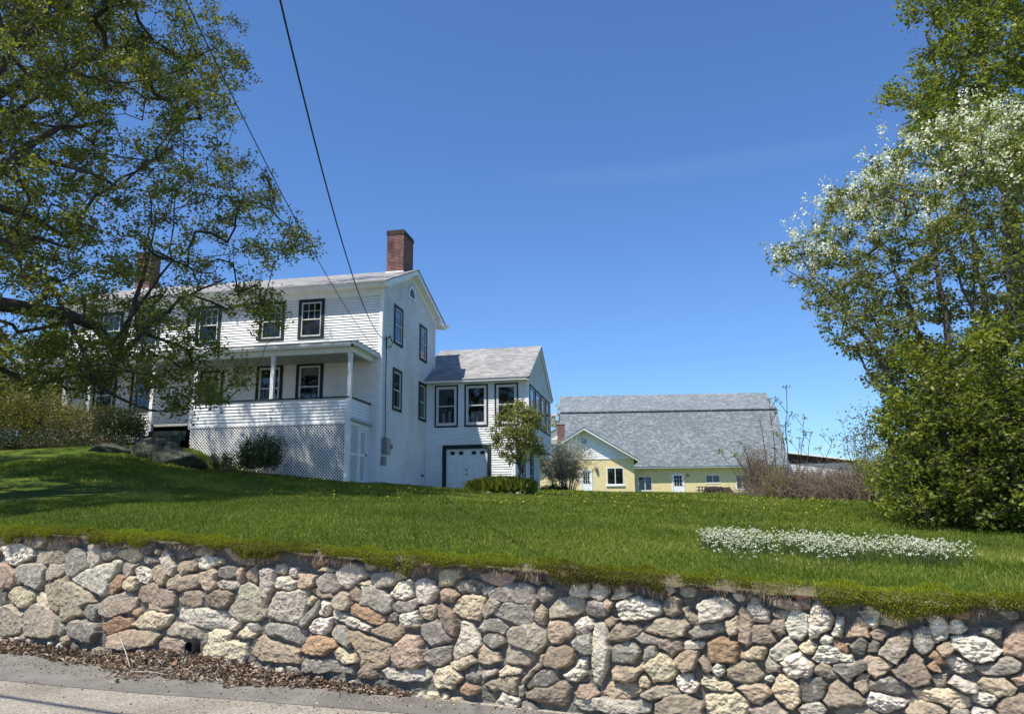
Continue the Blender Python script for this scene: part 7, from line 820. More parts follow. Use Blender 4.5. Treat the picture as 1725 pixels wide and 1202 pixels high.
SAPL_TIPS='1957,-1280,53,1614,-1194,-56,1624,-1428,122,1591,-1262,-76,1804,-1296,12,1551,-1321,-120,1560,-1362,134,1540,-1524,27,1722,-1350,172,1755,-1105,47,1726,-1162,-161,1774,-1136,26,1779,-1563,-99,1617,-1170,164,1857,-1295,91,1632,-1210,-12,1634,-1314,75,1662,-1406,89,1616,-1391,-30,1621,-1468,-12,1814,-1500,-138,1858,-1281,158,1685,-1169,-10,1658,-1122,118,1646,-1062,188,1536,-1503,-145,1633,-1140,75,1826,-1126,-16,1638,-1505,155,1600,-1367,129,1665,-1235,-9,1532,-1285,-85,1620,-1347,-13,1766,-1187,-117,1684,-1481,174,1861,-1313,146,1662,-1473,-69,1915,-1185,-40,1617,-1471,17,1981,-1204,-84,1652,-1175,-100,1697,-1534,82,1643,-1438,-104,1484,-1512,18,1759,-1483,-64,1865,-1157,-122,1796,-1572,78,1925,-1262,70,1756,-1253,95,1971,-1225,177,1693,-1515,171,1808,-1129,-50,1689,-1207,-146,1620,-1168,41,1726,-1449,64,1668,-1371,-99,1649,-1068,103,1546,-1528,-52,1610,-1520,-11,1797,-1384,138,1786,-1486,64,1600,-1354,32,1608,-1365,-146,1720,-1394,144,1587,-1226,-122,1625,-1502,51,1572,-1231,-59,1726,-1231,-8,1756,-1351,183,1770,-1289,-23,1911,-1331,32,1597,-1408,25,1515,-1467,-33,1840,-1164,-70,1795,-1342,102,1589,-1187,82,1660,-1540,-57,1577,-1466,24,1626,-1276,197,1959,-1229,-144,1586,-1221,93,1602,-1341,-56,1514,-1517,-107,1690,-1319,116,1499,-1430,-115,1729,-1197,177,1661,-1500,-133,1689,-1501,-148,1594,-1504,-107,1956,-1241,55,1844,-1265,-118,1779,-1220,106,1824,-1241,-79,1624,-1152,11,1848,-1180,178,1631,-1480,-59,1973,-1212,10,1756,-1435,-69,1834,-1196,111,1699,-1067,68,1535,-1355,39,1524,-1498,148,1629,-1563,138,1804,-1402,-82,1572,-1420,-78,1605,-1413,78,1758,-1415,81,1761,-1224,-1,1891,-1208,47,1841,-1349,65,1621,-1443,65,1635,-1389,57,1788,-1247,29,1765,-1590,9,1912,-1260,-131,1627,-1504,22,1701,-1415,101,1715,-1308,-99,1597,-1484,99,1771,-1461,-125,1630,-1477,96,1656,-1520,127,1906,-1291,123,1677,-1484,0,1806,-1183,5,1608,-1358,85,1717,-1138,-104,1721,-1425,34,1541,-1267,37,1795,-1201,-152,1643,-1535,24,1556,-1432,-9,1647,-1333,144,1660,-1213,82,1740,-1403,-15,1607,-1405,-82,1785,-1484,-156,1698,-1464,-134,1574,-1260,90,1893,-1310,-38,1919,-1291,-160,1725,-1146,109,1763,-1138,-54,1532,-1355,-32,1524,-1446,83,1591,-1227,-31,1909,-1355,112,1578,-1352,-125,1842,-1149,148,1757,-1193,212,1793,-1260,108,1588,-1437,-28,1703,-1292,-44,1849,-1535,83,1653,-1176,191,1758,-1259,21,1843,-1140,98,1716,-1251,129,1698,-1204,-106,1634,-1513,-97,1617,-1149,-125,1739,-1282,200,1531,-1461,42,1770,-1466,133,1868,-1159,-167,1732,-1082,-137,1527,-1529,-4,1660,-1138,-2,1806,-1261,57,1685,-1230,-65,1744,-1273,153,1687,-1396,-16,1603,-1318,-127,1790,-1528,16,1707,-1108,19,1936,-1341,70,1944,-1345,134,1796,-1571,-131,1502,-1518,53,1481,-1499,-96,1797,-1302,202,1827,-1212,-151,1546,-1401,57,1658,-1199,121,1877,-1280,53,1666,-1449,-40,1616,-1103,-44,1729,-1182,-56,1672,-1389,22,1662,-1502,93,1564,-1437,125,1601,-1540,-147,1604,-1338,-95,1744,-1145,32,1782,-1534,-39,1667,-1165,77,1493,-1457,-75,1585,-1186,-60,1792,-1234,-32,1557,-1532,86,1767,-1172,108,1886,-1265,191,1739,-1304,-57,1715,-1183,8,1698,-1111,-153,1764,-1249,-104,1561,-1379,-9,1552,-1456,-123,1554,-1485,131,1855,-1258,101,1616,-1094,83,1725,-1402,-43,1622,-1467,-139,1790,-1596,-26,1762,-1128,210,1954,-1179,71,1829,-1201,228,1706,-1120,199,1809,-1153,171,1731,-1240,-43,1936,-1279,-98,1785,-1267,146,1810,-1436,-119,1868,-1374,-95,1624,-1120,195,1714,-1159,46,1601,-1200,125,1742,-1446,147,1591,-1051,-93,1709,-1384,-151,1702,-1360,63,1669,-1397,-128,1650,-1255,39,1576,-1545,21,1654,-1439,-138,1666,-1241,-155,1605,-1559,-69,1863,-1478,8,1857,-1220,-36,1749,-1609,-131,1741,-1314,58,1558,-1217,30,1578,-1317,53,1669,-1324,-131,1725,-1329,17,1706,-1436,-50,1794,-1577,25,1892,-1179,179,1912,-1153,-71,1859,-1126,-81,1730,-1455,23,1754,-1342,103,1616,-1282,33,1628,-1274,-63,1615,-1307,-67,1506,-1388,-56,1673,-1448,140,1700,-1104,114,1489,-1516,-57,1598,-1492,-42,1656,-1571,-25,1721,-1296,-137,1662,-1347,-57,1585,-1165,-95,1764,-1384,189,1565,-1381,-127,1545,-1321,-12,1680,-1534,-12,1726,-1154,-20,1553,-1429,44,1707,-1514,27,1628,-1442,-60,1835,-1501,94,1653,-1096,208,1815,-1150,25,1743,-1615,50,1679,-1405,-71,1876,-1460,92,1827,-1304,192,1850,-1233,8,1793,-1222,64,1762,-1413,166,1683,-1248,-124,1750,-1372,-101,1795,-1624,54,1709,-1345,-110,1804,-1105,-164,1622,-1232,-128,1754,-1123,119,1686,-1177,153,1679,-1239,157,1762,-1214,-59,1679,-1098,-104,1563,-1294,98,1668,-1372,62,1880,-1395,-6,1739,-1214,105,1647,-1263,146,1804,-1294,-130,1817,-1134,251,1593,-1268,-39,1753,-1407,-106,1872,-1179,85,1835,-1428,73,1568,-1547,-88,1667,-1069,144,1708,-1314,154,1694,-1359,181,1865,-1431,98,1718,-1280,-107,1764,-1277,-164,1777,-1152,-122,1725,-1502,-86,1658,-1105,42,1880,-1283,-105,1819,-1533,10,1893,-1141,-37,1614,-1371,-60,1585,-1429,-136,1678,-1578,79,1847,-1362,-162,1943,-1233,-29,1713,-1471,-36,1555,-1276,-47,1808,-1116,26,1702,-1504,57,1974,-1286,113,1686,-1576,-38,1764,-1206,50,1753,-1104,-81,1671,-1272,-19,1674,-1522,46,1703,-1215,118,1714,-1093,-49,1645,-1353,16,1586,-1471,-108,1676,-1098,244,1678,-1273,102,1699,-1303,59,1885,-1276,0,1695,-1235,-12,1645,-1551,170,1656,-1213,-122,1556,-1493,73,1823,-1318,-20,1796,-1167,249,1576,-1321,-10,1541,-1433,-69,1796,-1384,173,1692,-1410,69,1718,-1125,-34,1632,-1302,-132,1822,-1388,9,1874,-1364,121,1826,-1496,-60,1611,-1565,56,1672,-1465,88,1653,-1193,220,1554,-1413,-132,1786,-1126,243,1733,-1252,-129,1617,-1251,29,1722,-1214,-150,1774,-1366,-44,1719,-1345,-164,1645,-1137,-40,1650,-1513,-23,1842,-1227,112,1986,-1191,61,1590,-1401,160,1676,-1243,128,1622,-1567,9,1828,-1178,42,1665,-1573,-111,1616,-1311,181,1688,-1206,-35,1623,-1432,-139,1555,-1204,-115,1810,-1280,-60,1546,-1315,-62,1654,-1240,198,1876,-1236,-166,1819,-1151,-117,1763,-1192,176,1612,-1215,211,1571,-1523,127,1668,-1093,-133,1681,-1066,-28,1768,-1287,-129,1575,-1167,35,1711,-1092,-101,1679,-1568,117,1728,-1510,-158,1757,-1134,70,1552,-1484,-22,1843,-1339,182,1801,-1154,-87,1805,-1465,-37,1690,-1438,195,1612,-1534,91'
SAPL_LIMBS=[[(15.53, -13.88, -1.43, 0.046), (15.58, -13.89, -0.45, 0.04), (15.55, -13.88, 0.65, 0.023)], [(15.81, -14.38, -1.46, 0.057), (16.01, -14.45, -0.29, 0.046), (15.96, -14.43, 0.88, 0.023)], [(16.37, -14.36, -1.52, 0.057), (16.42, -14.38, -0.29, 0.046), (16.74, -14.5, 1.15, 0.023)], [(16.67, -14.79, -1.56, 0.057), (16.89, -14.88, -0.25, 0.046), (16.88, -14.88, 1.08, 0.023)], [(17.22, -15.02, -1.61, 0.057), (17.49, -15.14, -0.28, 0.046), (17.54, -15.16, 0.79, 0.023)]]
mt = dec(MAPLE_TIPS)
# extend the crown beyond the frame; high tips are added to shade the lawn
ex = rng.normal(size=(420, 3))*np.array([3.2, 3.6, 3.2])+np.array([-11.5, -13.5, 9.5]); ex = ex[(ex[:, 0] < -6.5) & (ex[:, 2] > 3.2) & (ex[:, 1] < -3)]; ex = np.vstack([ex, rng.uniform((-12, -17, 12.5), (-3.2, -7.5, 15.8), (330, 3))])
tree('maple_tree', 'large spreading maple overhanging the lawn and porch at the left', 'tree', MAPLE_LIMBS, np.vstack([mt, ex]), M['bark'], M['maple'], 8, .62, 17, .096, 3, leafspread=.075, r_tip=.0068, thin=.06)
def blooms(root, b0, P, tipn, tA, tB, r):
    top = P[tipn]; # sun-side outer tips carry the blossom
    ctr = np.array([18.2, -12.5, 1.5]); out_ = (top-ctr); sc_ = out_@np.array([-.45, -.35, .8]); thr = np.quantile(sc_, .83); sel = np.where(sc_ > thr)[0]
    hub = np.concatenate([top[sel]+r.normal(0, .2, (len(sel), 3))+np.array([-.05, -.05, .12]) for _ in range(3)]); n = 22; C = (hub[:, None]+r.normal(0, .048, (len(hub), n, 3))*np.array([1, 1, 1.5])).reshape(-1, 3)
    leaf_mesh('blossom', M['petal'], root, C-b0, unit(len(C), r)+np.array([0, 0, .5]), .05*(.6+.7*r.random(len(C))), r.random(len(C)), wid=.9)
tree('tall_tree', 'tall light green tree rising behind the white flowering trees at the right', 'tree', TALL_LIMBS, dec(TALL_TIPS), M['greybark'], M['tall'], 9, .62, 15, .13, 5, leafspread=.1, r_tip=.009)
tree('flowering_tree', 'many stemmed tree with white blossom on its outer branches at the right', 'tree', BLOOM_LIMBS, dec(BLOOM_TIPS), M['greybark'], M['bloomleaf'], 8, .38, 9, .082, 7, leafspread=.05, extra=blooms, step=.3, r_tip=.0065)
tree('sapling_clump', 'bright green young trees growing in front of the dark trunks at the right', 'sapling', SAPL_LIMBS, dec(SAPL_TIPS), M['bark'], M['lime'], 8, .42, 11, .09, 9, leafspread=.06, step=.3, r_tip=.005)
def bush(name, label, cat, x, y, w, d, h, leafm, nst=40, nl=6000, ls=.05, seed=1, barkm='twig', group=None, stem_r=.008, zoff=0, leafz=.15, kind=None, bend=.5, branch=5, tint=(0, 1), base=.35):
    r = np.random.default_rng(seed); z = gz1(x, y)+zoff; root = empty(name, (x, y, z)); tag(root, label, cat, group, kind)
    A = []; Bp = []; ra = []; rb = []; tipsP = []
    for i in range(nst):
        a = r.uniform(0, 6.28); q = math.sqrt(r.random()); ex_, ey = math.cos(a)*q, math.sin(a)*q; p = np.array([ex_*w*.5*base, ey*d*.5*base, -.08]); hh_ = h*(.65+.45*r.random())*(1-.35*q*q); tgt = np.array([ex_*w*.5, ey*d*.5, hh_]); n = 5; prev = p; rr = stem_r*(.7+.6*r.random())
        for k in range(1, n+1):
            t = k/n; c = p+(tgt-p)*np.array([t**(1+bend), t**(1+bend), t])+r.normal(0, .03*h*.5, 3)*(k < n); A.append(prev); Bp.append(c); ra.append(rr*(1-.75*(k-1)/n)); rb.append(rr*(1-.75*k/n))
            if k >= 2:
                for _ in range(branch):
                    u_ = unit(1, r)[0]; u_[2] = abs(u_[2])*.8+.15; e = c+u_*h*.17*(.5+r.random()); A.append(c); Bp.append(e); ra.append(rr*.35); rb.append(rr*.15); tipsP.append((c+e)/2); tipsP.append(e)
            prev = c
        tipsP.append(prev)
    A = np.array(A); Bp = np.array(Bp); tubes('stems', M[barkm], root, A, Bp, np.array(ra), np.array(rb), 4)
    if nl:
        T = np.array(tipsP); T = T[T[:, 2] > h*leafz]; i = r.integers(0, len(T), nl); C = T[i]+r.normal(0, .06*max(w, h)*.5, (nl, 3))*np.array([1, 1, .8]); C[:, 2] = np.abs(C[:, 2])
        tn = tint[0]+(tint[1]-tint[0])*(.5*r.random(nl)+.5*(np.sin(T[i][:, 0]*9+T[i][:, 2]*7)*.5+.5))
        leaf_mesh('foliage', leafm, root, C, unit(nl, r)+np.array([0, 0, .2]), ls*(.6+.7*r.random(nl)), tn)
    return root
# small ornamental tree before the garage wing
tz = gz1(5.76, -.71); tp = []
r_ = np.random.default_rng(4)
while len(tp) < 150:
    q = r_.uniform(-1, 1, 3)
    if (q**2).sum() < 1 and (q[2] > -.75 or abs(q[0]) < .3): tp.append([5.78+q[0]*1.08, -.71+q[1]*1.05, tz+2.35+q[2]*1.2-abs(q[0])*.15])
tree('ornamental_tree', 'small round leafy tree standing in the lawn before the garage wing', 'tree', [[(5.76, -.71, tz-.1, .085), (5.75, -.7, tz+.6, .07), (5.82, -.7, tz+1.15, .055), (5.88, -.7, tz+1.8, .04), (5.9, -.72, tz+2.6, .02)], [(5.8, -.7, tz+1.0, .045), (5.6, -.75, tz+1.5, .035), (5.35, -.8, tz+2.1, .02)], [(5.85, -.7, tz+1.3, .04), (6.15, -.6, tz+1.8, .025), (6.4, -.6, tz+2.3, .015)], [(5.8, -.7, tz+1.1, .03), (5.7, -.4, tz+1.7, .025), (5.6, -.1, tz+2.3, .012)], [(5.7, -.7, tz+1.1, .03), (5.2, -.8, tz+1.55, .015)]],
 np.array(tp), M['bark'], mat_leaf('bronze_green_leaves', (.09, .105, .022), (.19, .2, .04), (.38, .37, .13), .4), 7, .27, 9, .078, 15, leafspread=.055, step=.2, r_tip=.005)
# shrubs
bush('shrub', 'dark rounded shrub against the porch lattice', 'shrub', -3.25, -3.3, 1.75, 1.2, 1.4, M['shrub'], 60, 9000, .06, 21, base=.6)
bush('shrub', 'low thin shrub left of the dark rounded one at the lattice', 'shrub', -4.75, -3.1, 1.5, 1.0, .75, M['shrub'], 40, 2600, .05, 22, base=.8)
bush('blossoming_shrub', 'pale tan blossoming shrub between the garage wing and the yellow annex', 'shrub', 5.45, 15.6, 3.6, 2.8, 2.75, M['budding'], 60, 9500, .075, 23, stem_r=.022, branch=6)
bush('low_shrub', 'low dark green shrub at the rear corner of the garage wing', 'shrub', 5.4, 12.0, 1.7, 1.1, .42, M['shrub'], 40, 4500, .05, 24, base=.9)
for i, (x, y, w, h, n, lb) in enumerate(((-13.9, -3.3, 2.8, 2.5, 6500, 'leftmost yellow green hedge bush before the porch'), (-12.2, -3.1, 2.4, 1.9, 3600, 'second hedge bush from the left before the porch, thinly leaved'), (-10.6, -3.0, 2.3, 1.5, 2000, 'mostly bare brown hedge bush in the middle of the porch hedge'), (-9.35, -3.0, 1.8, 1.35, 4200, 'dark hedge bush nearest the porch steps'), (-15.9, -3.6, 3.4, 3.2, 9000, 'tall yellow green hedge bush at the far left edge'))):
    bush('hedge_bush', lb, 'hedge bush', x, y, w, 1.5, h, M['shrub'] if i == 3 else M['hedge'], 110, int(n*1.9), .07, 30+i, 'twig', 'hedge bushes along the left porch', base=.8, leafz=.25 if i in (1, 2) else .05)
bush('ground_cover', 'dark reddish brown low growth along the foot of the porch hedge', 'ground cover', -13.6, -4.0, 9.5, 1.3, .28, M['litter'], 160, 6000, .07, 38, base=.95, leafz=.0, kind='stuff', tint=(0, .35))
bush('ground_cover', 'dark green low growth between hedge and boulder', 'ground cover', -13.0, -4.0, 9.5, 1.2, .35, M['shrub'], 120, 12000, .07, 39, base=.95, leafz=.0, kind='stuff')
# brush thicket on the right
ro_ = np.random.default_rng(8)
tA = []; tB = []; ra = []; rb = []
for i in range(2100):
    t = ro_.random(); x = 15.3+t*5.6+ro_.normal(0, .45); y = 10.6-t*7.5+ro_.normal(0, 1.3); z = gz1(x, y) if i % 8 == 0 else z; prof = np.interp(t, [0, .25, .5, .8, 1], [.9, 1.6, 1.55, 1.6, 1.2]); h = prof*ro_.uniform(.35, 1.0); p = np.array([x, y, z-.05]); lean = ro_.normal(0, .28, 2)
    for k in range(4):
        q = p+np.array([lean[0]*h*.25+ro_.normal(0, .05), lean[1]*h*.25+ro_.normal(0, .05), h*.25]); rr = .012*(1-.2*k); tA.append(p); tB.append(q); ra.append(rr); rb.append(rr*.75)
        if k > 0:
            for _ in range(2): e = q+np.array([*ro_.normal(0, .22, 2), ro_.uniform(.05, .4)]); tA.append(q); tB.append(e); ra.append(.006); rb.append(.004)
        p = q; lean = lean*1.15
tA = np.array(tA); tB = np.array(tB)
th = tubes('brush_thicket', M['twig'], None, tA, tB, np.array(ra), np.array(rb), 3); tag(th, 'leafless brown brush thicket in front of the barn\'s right end', 'thicket', kind='stuff')
i = ro_.integers(0, len(tB), 5000); C = tB[i]+ro_.normal(0, .05, (5000, 3)); o = leaf_mesh('thicket_buds', mat_leaf('reddish_buds', (.14, .09, .06), (.2, .14, .08), (.25, .22, .08), .2), None, C, unit(5000, ro_), .045, ro_.random(5000)); tag(o, 'reddish buds opening on the brown brush thicket', 'buds', kind='stuff')
bush('bush', 'yellow green bush low in front of the brown thicket', 'bush', 16.0, 7.2, 1.6, 1.2, 1.5, M['hedge'], 40, 1500, .06, 41)
bush('bush', 'bare brown bush hiding the right windows of the barn', 'bush', 15.6, 10.2, 2.0, 1.6, 2.6, M['hedge'], 90, 500, .05, 42, stem_r=.014, branch=7)
bush('bush', 'green bush between the brown thicket and the right trees', 'bush', 19.0, .6, 2.6, 2.2, 2.0, M['tall'], 60, 3800, .06, 43)
bush('bush', 'rounded green bush at the foot of the right trees', 'bush', 18.2, -3.4, 2.4, 2.2, 1.7, M['tall'], 60, 5000, .06, 44)
bush('bush', 'thin leafy shrub with tall upright shoots left of the right trees', 'bush', 18.9, 3.8, 2.0, 1.4, 3.9, M['bloomleaf'], 16, 900, .1, 45, stem_r=.02, branch=3, leafz=.4)
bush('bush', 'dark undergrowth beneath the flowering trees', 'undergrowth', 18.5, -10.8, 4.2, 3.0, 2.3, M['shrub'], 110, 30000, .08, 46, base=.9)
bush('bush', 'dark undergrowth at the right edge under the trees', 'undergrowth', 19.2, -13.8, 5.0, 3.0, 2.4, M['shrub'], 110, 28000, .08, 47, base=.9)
# sumac with bare upright stems
sr_ = np.random.default_rng(12); z = gz1(16.4, 8.2); A = []; Bp = []; ra = []; rb = []; ends = []
for (dx, dy, h) in ((-1.9, .2, 2.3), (-1.6, .4, 2.9), (-.75, 0, 3.8), (-.2, .3, 4.9), (.12, -.2, 3.1), (.55, .1, 5.4), (.9, -.3, 3.0), (1.3, .2, 4.0), (1.55, .4, 3.3), (2.4, 0, 2.9), (-2.6, .1, 2.5), (.3, .1, 3.6)):
    p = np.array([dx*.35, dy, -.1]); n = 9
    for k in range(n):
        t = (k+1)/n; q = np.array([dx*(.35+.65*t**.8), dy+.1*math.sin(dx*5+k), -.1+h*t])+sr_.normal(0, .025, 3)*(k < n-1); A.append(p); Bp.append(q); rr = .03*(h/5)**.5; ra.append(rr*(1-.55*k/n)); rb.append(rr*(1-.55*(k+1)/n))
        if k in (5, 6, 7) and sr_.random() < .5: e = q+np.array([sr_.choice([-1, 1])*.3, sr_.normal(0, .1), .5]); A.append(q); Bp.append(e); ra.append(rr*.5); rb.append(rr*.35); ends.append(e)
        p = q
    ends.append(p)
root = empty('bare_sumac', (16.4, 8.2, z)); tag(root, 'sumac with tall bare dark stems sticking up beside the barn roof end', 'shrub'); tubes('stems', M['bark'], root, np.array(A), np.array(Bp), np.array(ra), np.array(rb), 5)
E_ = np.array(ends); C = np.repeat(E_, 14, 0)+sr_.normal(0, .07, (len(E_)*14, 3)); leaf_mesh('leaf_buds', M['tall'], root, C, unit(len(C), sr_)+np.array([0, 0, .8]), .1, sr_.random(len(C)))
# trees far behind at the left and behind the barn
def far_tree(label, x, y, h, w, seed, leafm='tall', name='background_tree', n=110, ls=.3, nleaf=9):
    r = np.random.default_rng(seed); z = gz1(x, y); T = []
    while len(T) < n:
        q = r.uniform(-1, 1, 3)
        if (q**2).sum() < 1: T.append([x+q[0]*w/2, y+q[1]*w/2, z+h*.6+q[2]*h*.42])
    tree(name, label, 'tree', [[(x, y, z-.2, .2), (x+.1, y, z+h*.3, .16), (x, y+.1, z+h*.6, .09), (x, y, z+h*.85, .04)]], np.array(T), M['bark'], M[leafm], 5, w*.12, nleaf, ls, seed, group='trees far behind the house', step=.6, leafspread=w*.04, r_tip=.015)
far_tree('bushy green tree beyond the left end of the farmhouse', -19.5, 8, 9, 6, 61, 'maple')
far_tree('lower light green tree at the far left behind the hedge', -17.5, 1, 5.0, 4.2, 62, 'hedge', n=90, ls=.2)
bush('hedge_bush', 'broad dark green bushes closing the view past the left porch end', 'hedge bush', -18.6, -.5, 5.5, 3.0, 3.2, M['hedge'], 80, 12000, .1, 37, 'twig', 'hedge bushes along the left porch', base=.9, leafz=.03)
far_tree('distant tree top showing left of the barn roof', -1.9, 70, 11.5, 3.2, 63, 'budding', n=40, ls=.3)
# garage bed: grassy mound with pale stones
r_ = np.random.default_rng(77); gx, gy = 5.05, -.35; gb = empty('planting_bed', (gx, gy, gz1(gx, gy))); tag(gb, 'low grassy planting bed edged with pale stones at the garage wing', 'planting bed')
n = 9000; a = r_.uniform(0, 6.28, n); q = np.sqrt(r_.random(n)); C = np.stack([np.cos(a)*q*1.25, np.sin(a)*q*.7, -.06+.2*(1-q)], 1); leaf_mesh('bed_plants', M['grass'], gb, C, np.stack([r_.normal(0, .35, n), r_.normal(0, .35, n), np.ones(n)], 1), .55*(.5+.7*r_.random(n)), .55+.45*r_.random(n), wid=.09)
import bmesh
def rock(name, parent, loc, size, seed, m, sub=3, rough=.25):
    r = random.Random(seed); me = bpy.data.meshes.new(name); bm = bmesh.new(); bmesh.ops.create_icosphere(bm, subdivisions=sub, radius=1)
    ph = [(r.uniform(-1, 1), r.uniform(-1, 1), r.uniform(-1, 1), r.uniform(.55, 1.0)) for _ in range(12)]
    for v in bm.verts:
        c = v.co.normalized(); s = 1.
        for (x, y, z_, d) in ph:
            nn = Vector((x, y, z_)).normalized(); k = c.dot(nn)
            if k > 0: s = min(s, d/max(k, .05)*1.02)
        s *= 1+.05*math.sin(c.x*9+seed)+.04*math.sin(c.y*13+c.z*7+seed); v.co = Vector((c.x*size[0]*s, c.y*size[1]*s, c.z*size[2]*s))
    bm.to_mesh(me); bm.free(); o = link(name, me, m, parent); o.location = loc; return o
import bmesh
MR = simple('mossy_grey_boulder', (.05, .055, .036), .95, .75, 3.2, bump=1., bscale=9); MP = simple('pale_stone', (.42, .38, .33), .9, .3, 5, bump=.6, bscale=20)
for k in range(6): rock('edging_stone', gb, (-.95+.36*k+r_.normal(0, .08), -.62+r_.normal(0, .04), .0), (.13, .08, .08), 90+k, MP, 2)
bl_ = rock('boulder', None, (-6.5, -4.3, gz1(-6.5, -4.3)-.12), (1.7, .85, .85), 5, MR, 5); tag(bl_, 'big dark mossy boulder left of the porch lattice', 'boulder')
bl_ = rock('boulder', None, (-8.3, -4.9, gz1(-8.3, -4.9)-.05), (.9, .5, .32), 9, MR, 4); tag(bl_, 'smaller flat rock in front of the big dark boulder', 'boulder')
# picnic table and stacked firewood before the barn
pcx, pcy = 15.1, 46.4; pz = gz1(pcx, pcy); pt_ = empty('picnic_table', (pcx, pcy, pz), BA); tag(pt_, 'weathered wooden picnic table in front of the barn windows', 'picnic table')
p = MB()
for k in range(5): p.box((-.95, -.36+.15*k, .72), (.95, -.23+.15*k, .77))
p.build('table_top', M['wood'], pt_)
for y in (-.75, .6):
    p = MB(); p.box((-.95, y, .42), (.95, y+.13, .46)); p.box((-.95, y+.15, .42), (.95, y+.28, .46)); p.build('bench', M['wood'], pt_)
for x in (-.7, .7):
    for s in (-1, 1): p = MB(); p.bar((x, s*.2, .72), (x, s*.62, 0), .09, .05, (1, 0, 0)); p.build('leg', M['wood'], pt_)
    p = MB(); p.box((x-.02+.04, -.72, .36), (x+.02+.04, .86, .42)); p.build('cross_bar', M['wood'], pt_)
fw_ = empty('firewood_pile', (pcx+1.0, pcy-.9, pz), BA); tag(fw_, 'low pile of dark split logs beside the picnic table', 'firewood pile'); p = MB(); r2 = random.Random(3)
for j in range(4):
    for k in range(15-j):
        x = -1.35+.19*k+.09*j+r2.uniform(-.02, .02); z = .08+.16*j; p.tube([(x, -.35+r2.uniform(-.08, .05), z), (x+r2.uniform(-.03, .03), .3+r2.uniform(-.05, .08), z)], r2.uniform(.075, .1), 7)
p.build('logs', simple('dark_split_logs', (.06, .045, .035), .9, .6, 3), fw_); p = MB(); p.box((-1.6, -.3, .66), (.4, .25, .70)); p.box((-1.55, -.32, 0), (-1.45, -.22, .66)); p.build('rack', M['wood'], fw_)
# ------------------------------------------------------------ overhead wires
def smooth_wire(pts, end, k=24):
    P = np.array(pts); t = np.cumsum(np.r_[0, np.linalg.norm(np.diff(P[:, :2], axis=0), axis=1)]); T = t/t[-1]; cz = np.polyfit(T, P[:, 2], 3); tt = np.linspace(0, 1, k)
    xy = np.stack([np.interp(tt, T, P[:, i]) for i in (0, 1)], 1); z = np.polyval(cz, tt); z += (P[-1, 2]-z[-1])*tt**3; return [tuple(q) for q in np.column_stack([xy, z])]
W1 = [[7.251, -22.779, 4.409], [7.092, -22.268, 4.312], [6.904, -21.666, 4.258], [6.64, -20.816, 4.296], [6.289, -19.69, 4.211], [5.909, -18.469, 4.012], [5.539, -17.279, 3.967], [5.095, -15.851, 3.965], [4.197, -12.968, 4.01], [2.968, -9.018, 4.357], [.941, -2.508, 5.259], [.08, .258, 5.856]]
W2 = [[5.894, -22.672, 4.789], [5.711, -21.971, 4.734], [5.503, -21.173, 4.692], [5.154, -19.839, 4.591], [4.828, -18.589, 4.457], [4.363, -16.81, 4.553], [3.78, -14.574, 4.463], [2.989, -11.546, 4.487], [2.08, -8.067, 4.562], [1.061, -4.167, 4.79], [.05, -.294, 5.043]]
for pts, r, lb in ((W1, .0125, 'thick black service wire running from the sky to the farmhouse corner'), (W2, .0085, 'thin wire crossing the maple crown to the farmhouse corner')):
    w_ = smooth_wire(pts, None); d = np.array(w_[0])-np.array(w_[3]); w_ = [tuple(np.array(w_[0])+d*3*k/3+np.array([0, 0, .03*k*k])) for k in (6, 4, 2, 1)]+w_
    p = MB(); p.tube(w_, r, 8); tag(p.build('overhead_wire', M['black'], None, True), lb, 'wire', 'wires to the house')
# street cable passing over the road outside the view, its shadow falls on the asphalt
p = MB(); a = Vector((2.61, -25.9, 4.0)); b = Vector((4.06, -26.3, 4.0)); d = (b-a).normalized(); p.tube([a-d*18+Vector((0, 0, .3)), a-d*6, a, b, b+d*8], .032, 8); tag(p.build('street_cable', M['black'], None, True), 'cable strung above the road whose shadow crosses the asphalt', 'cable')
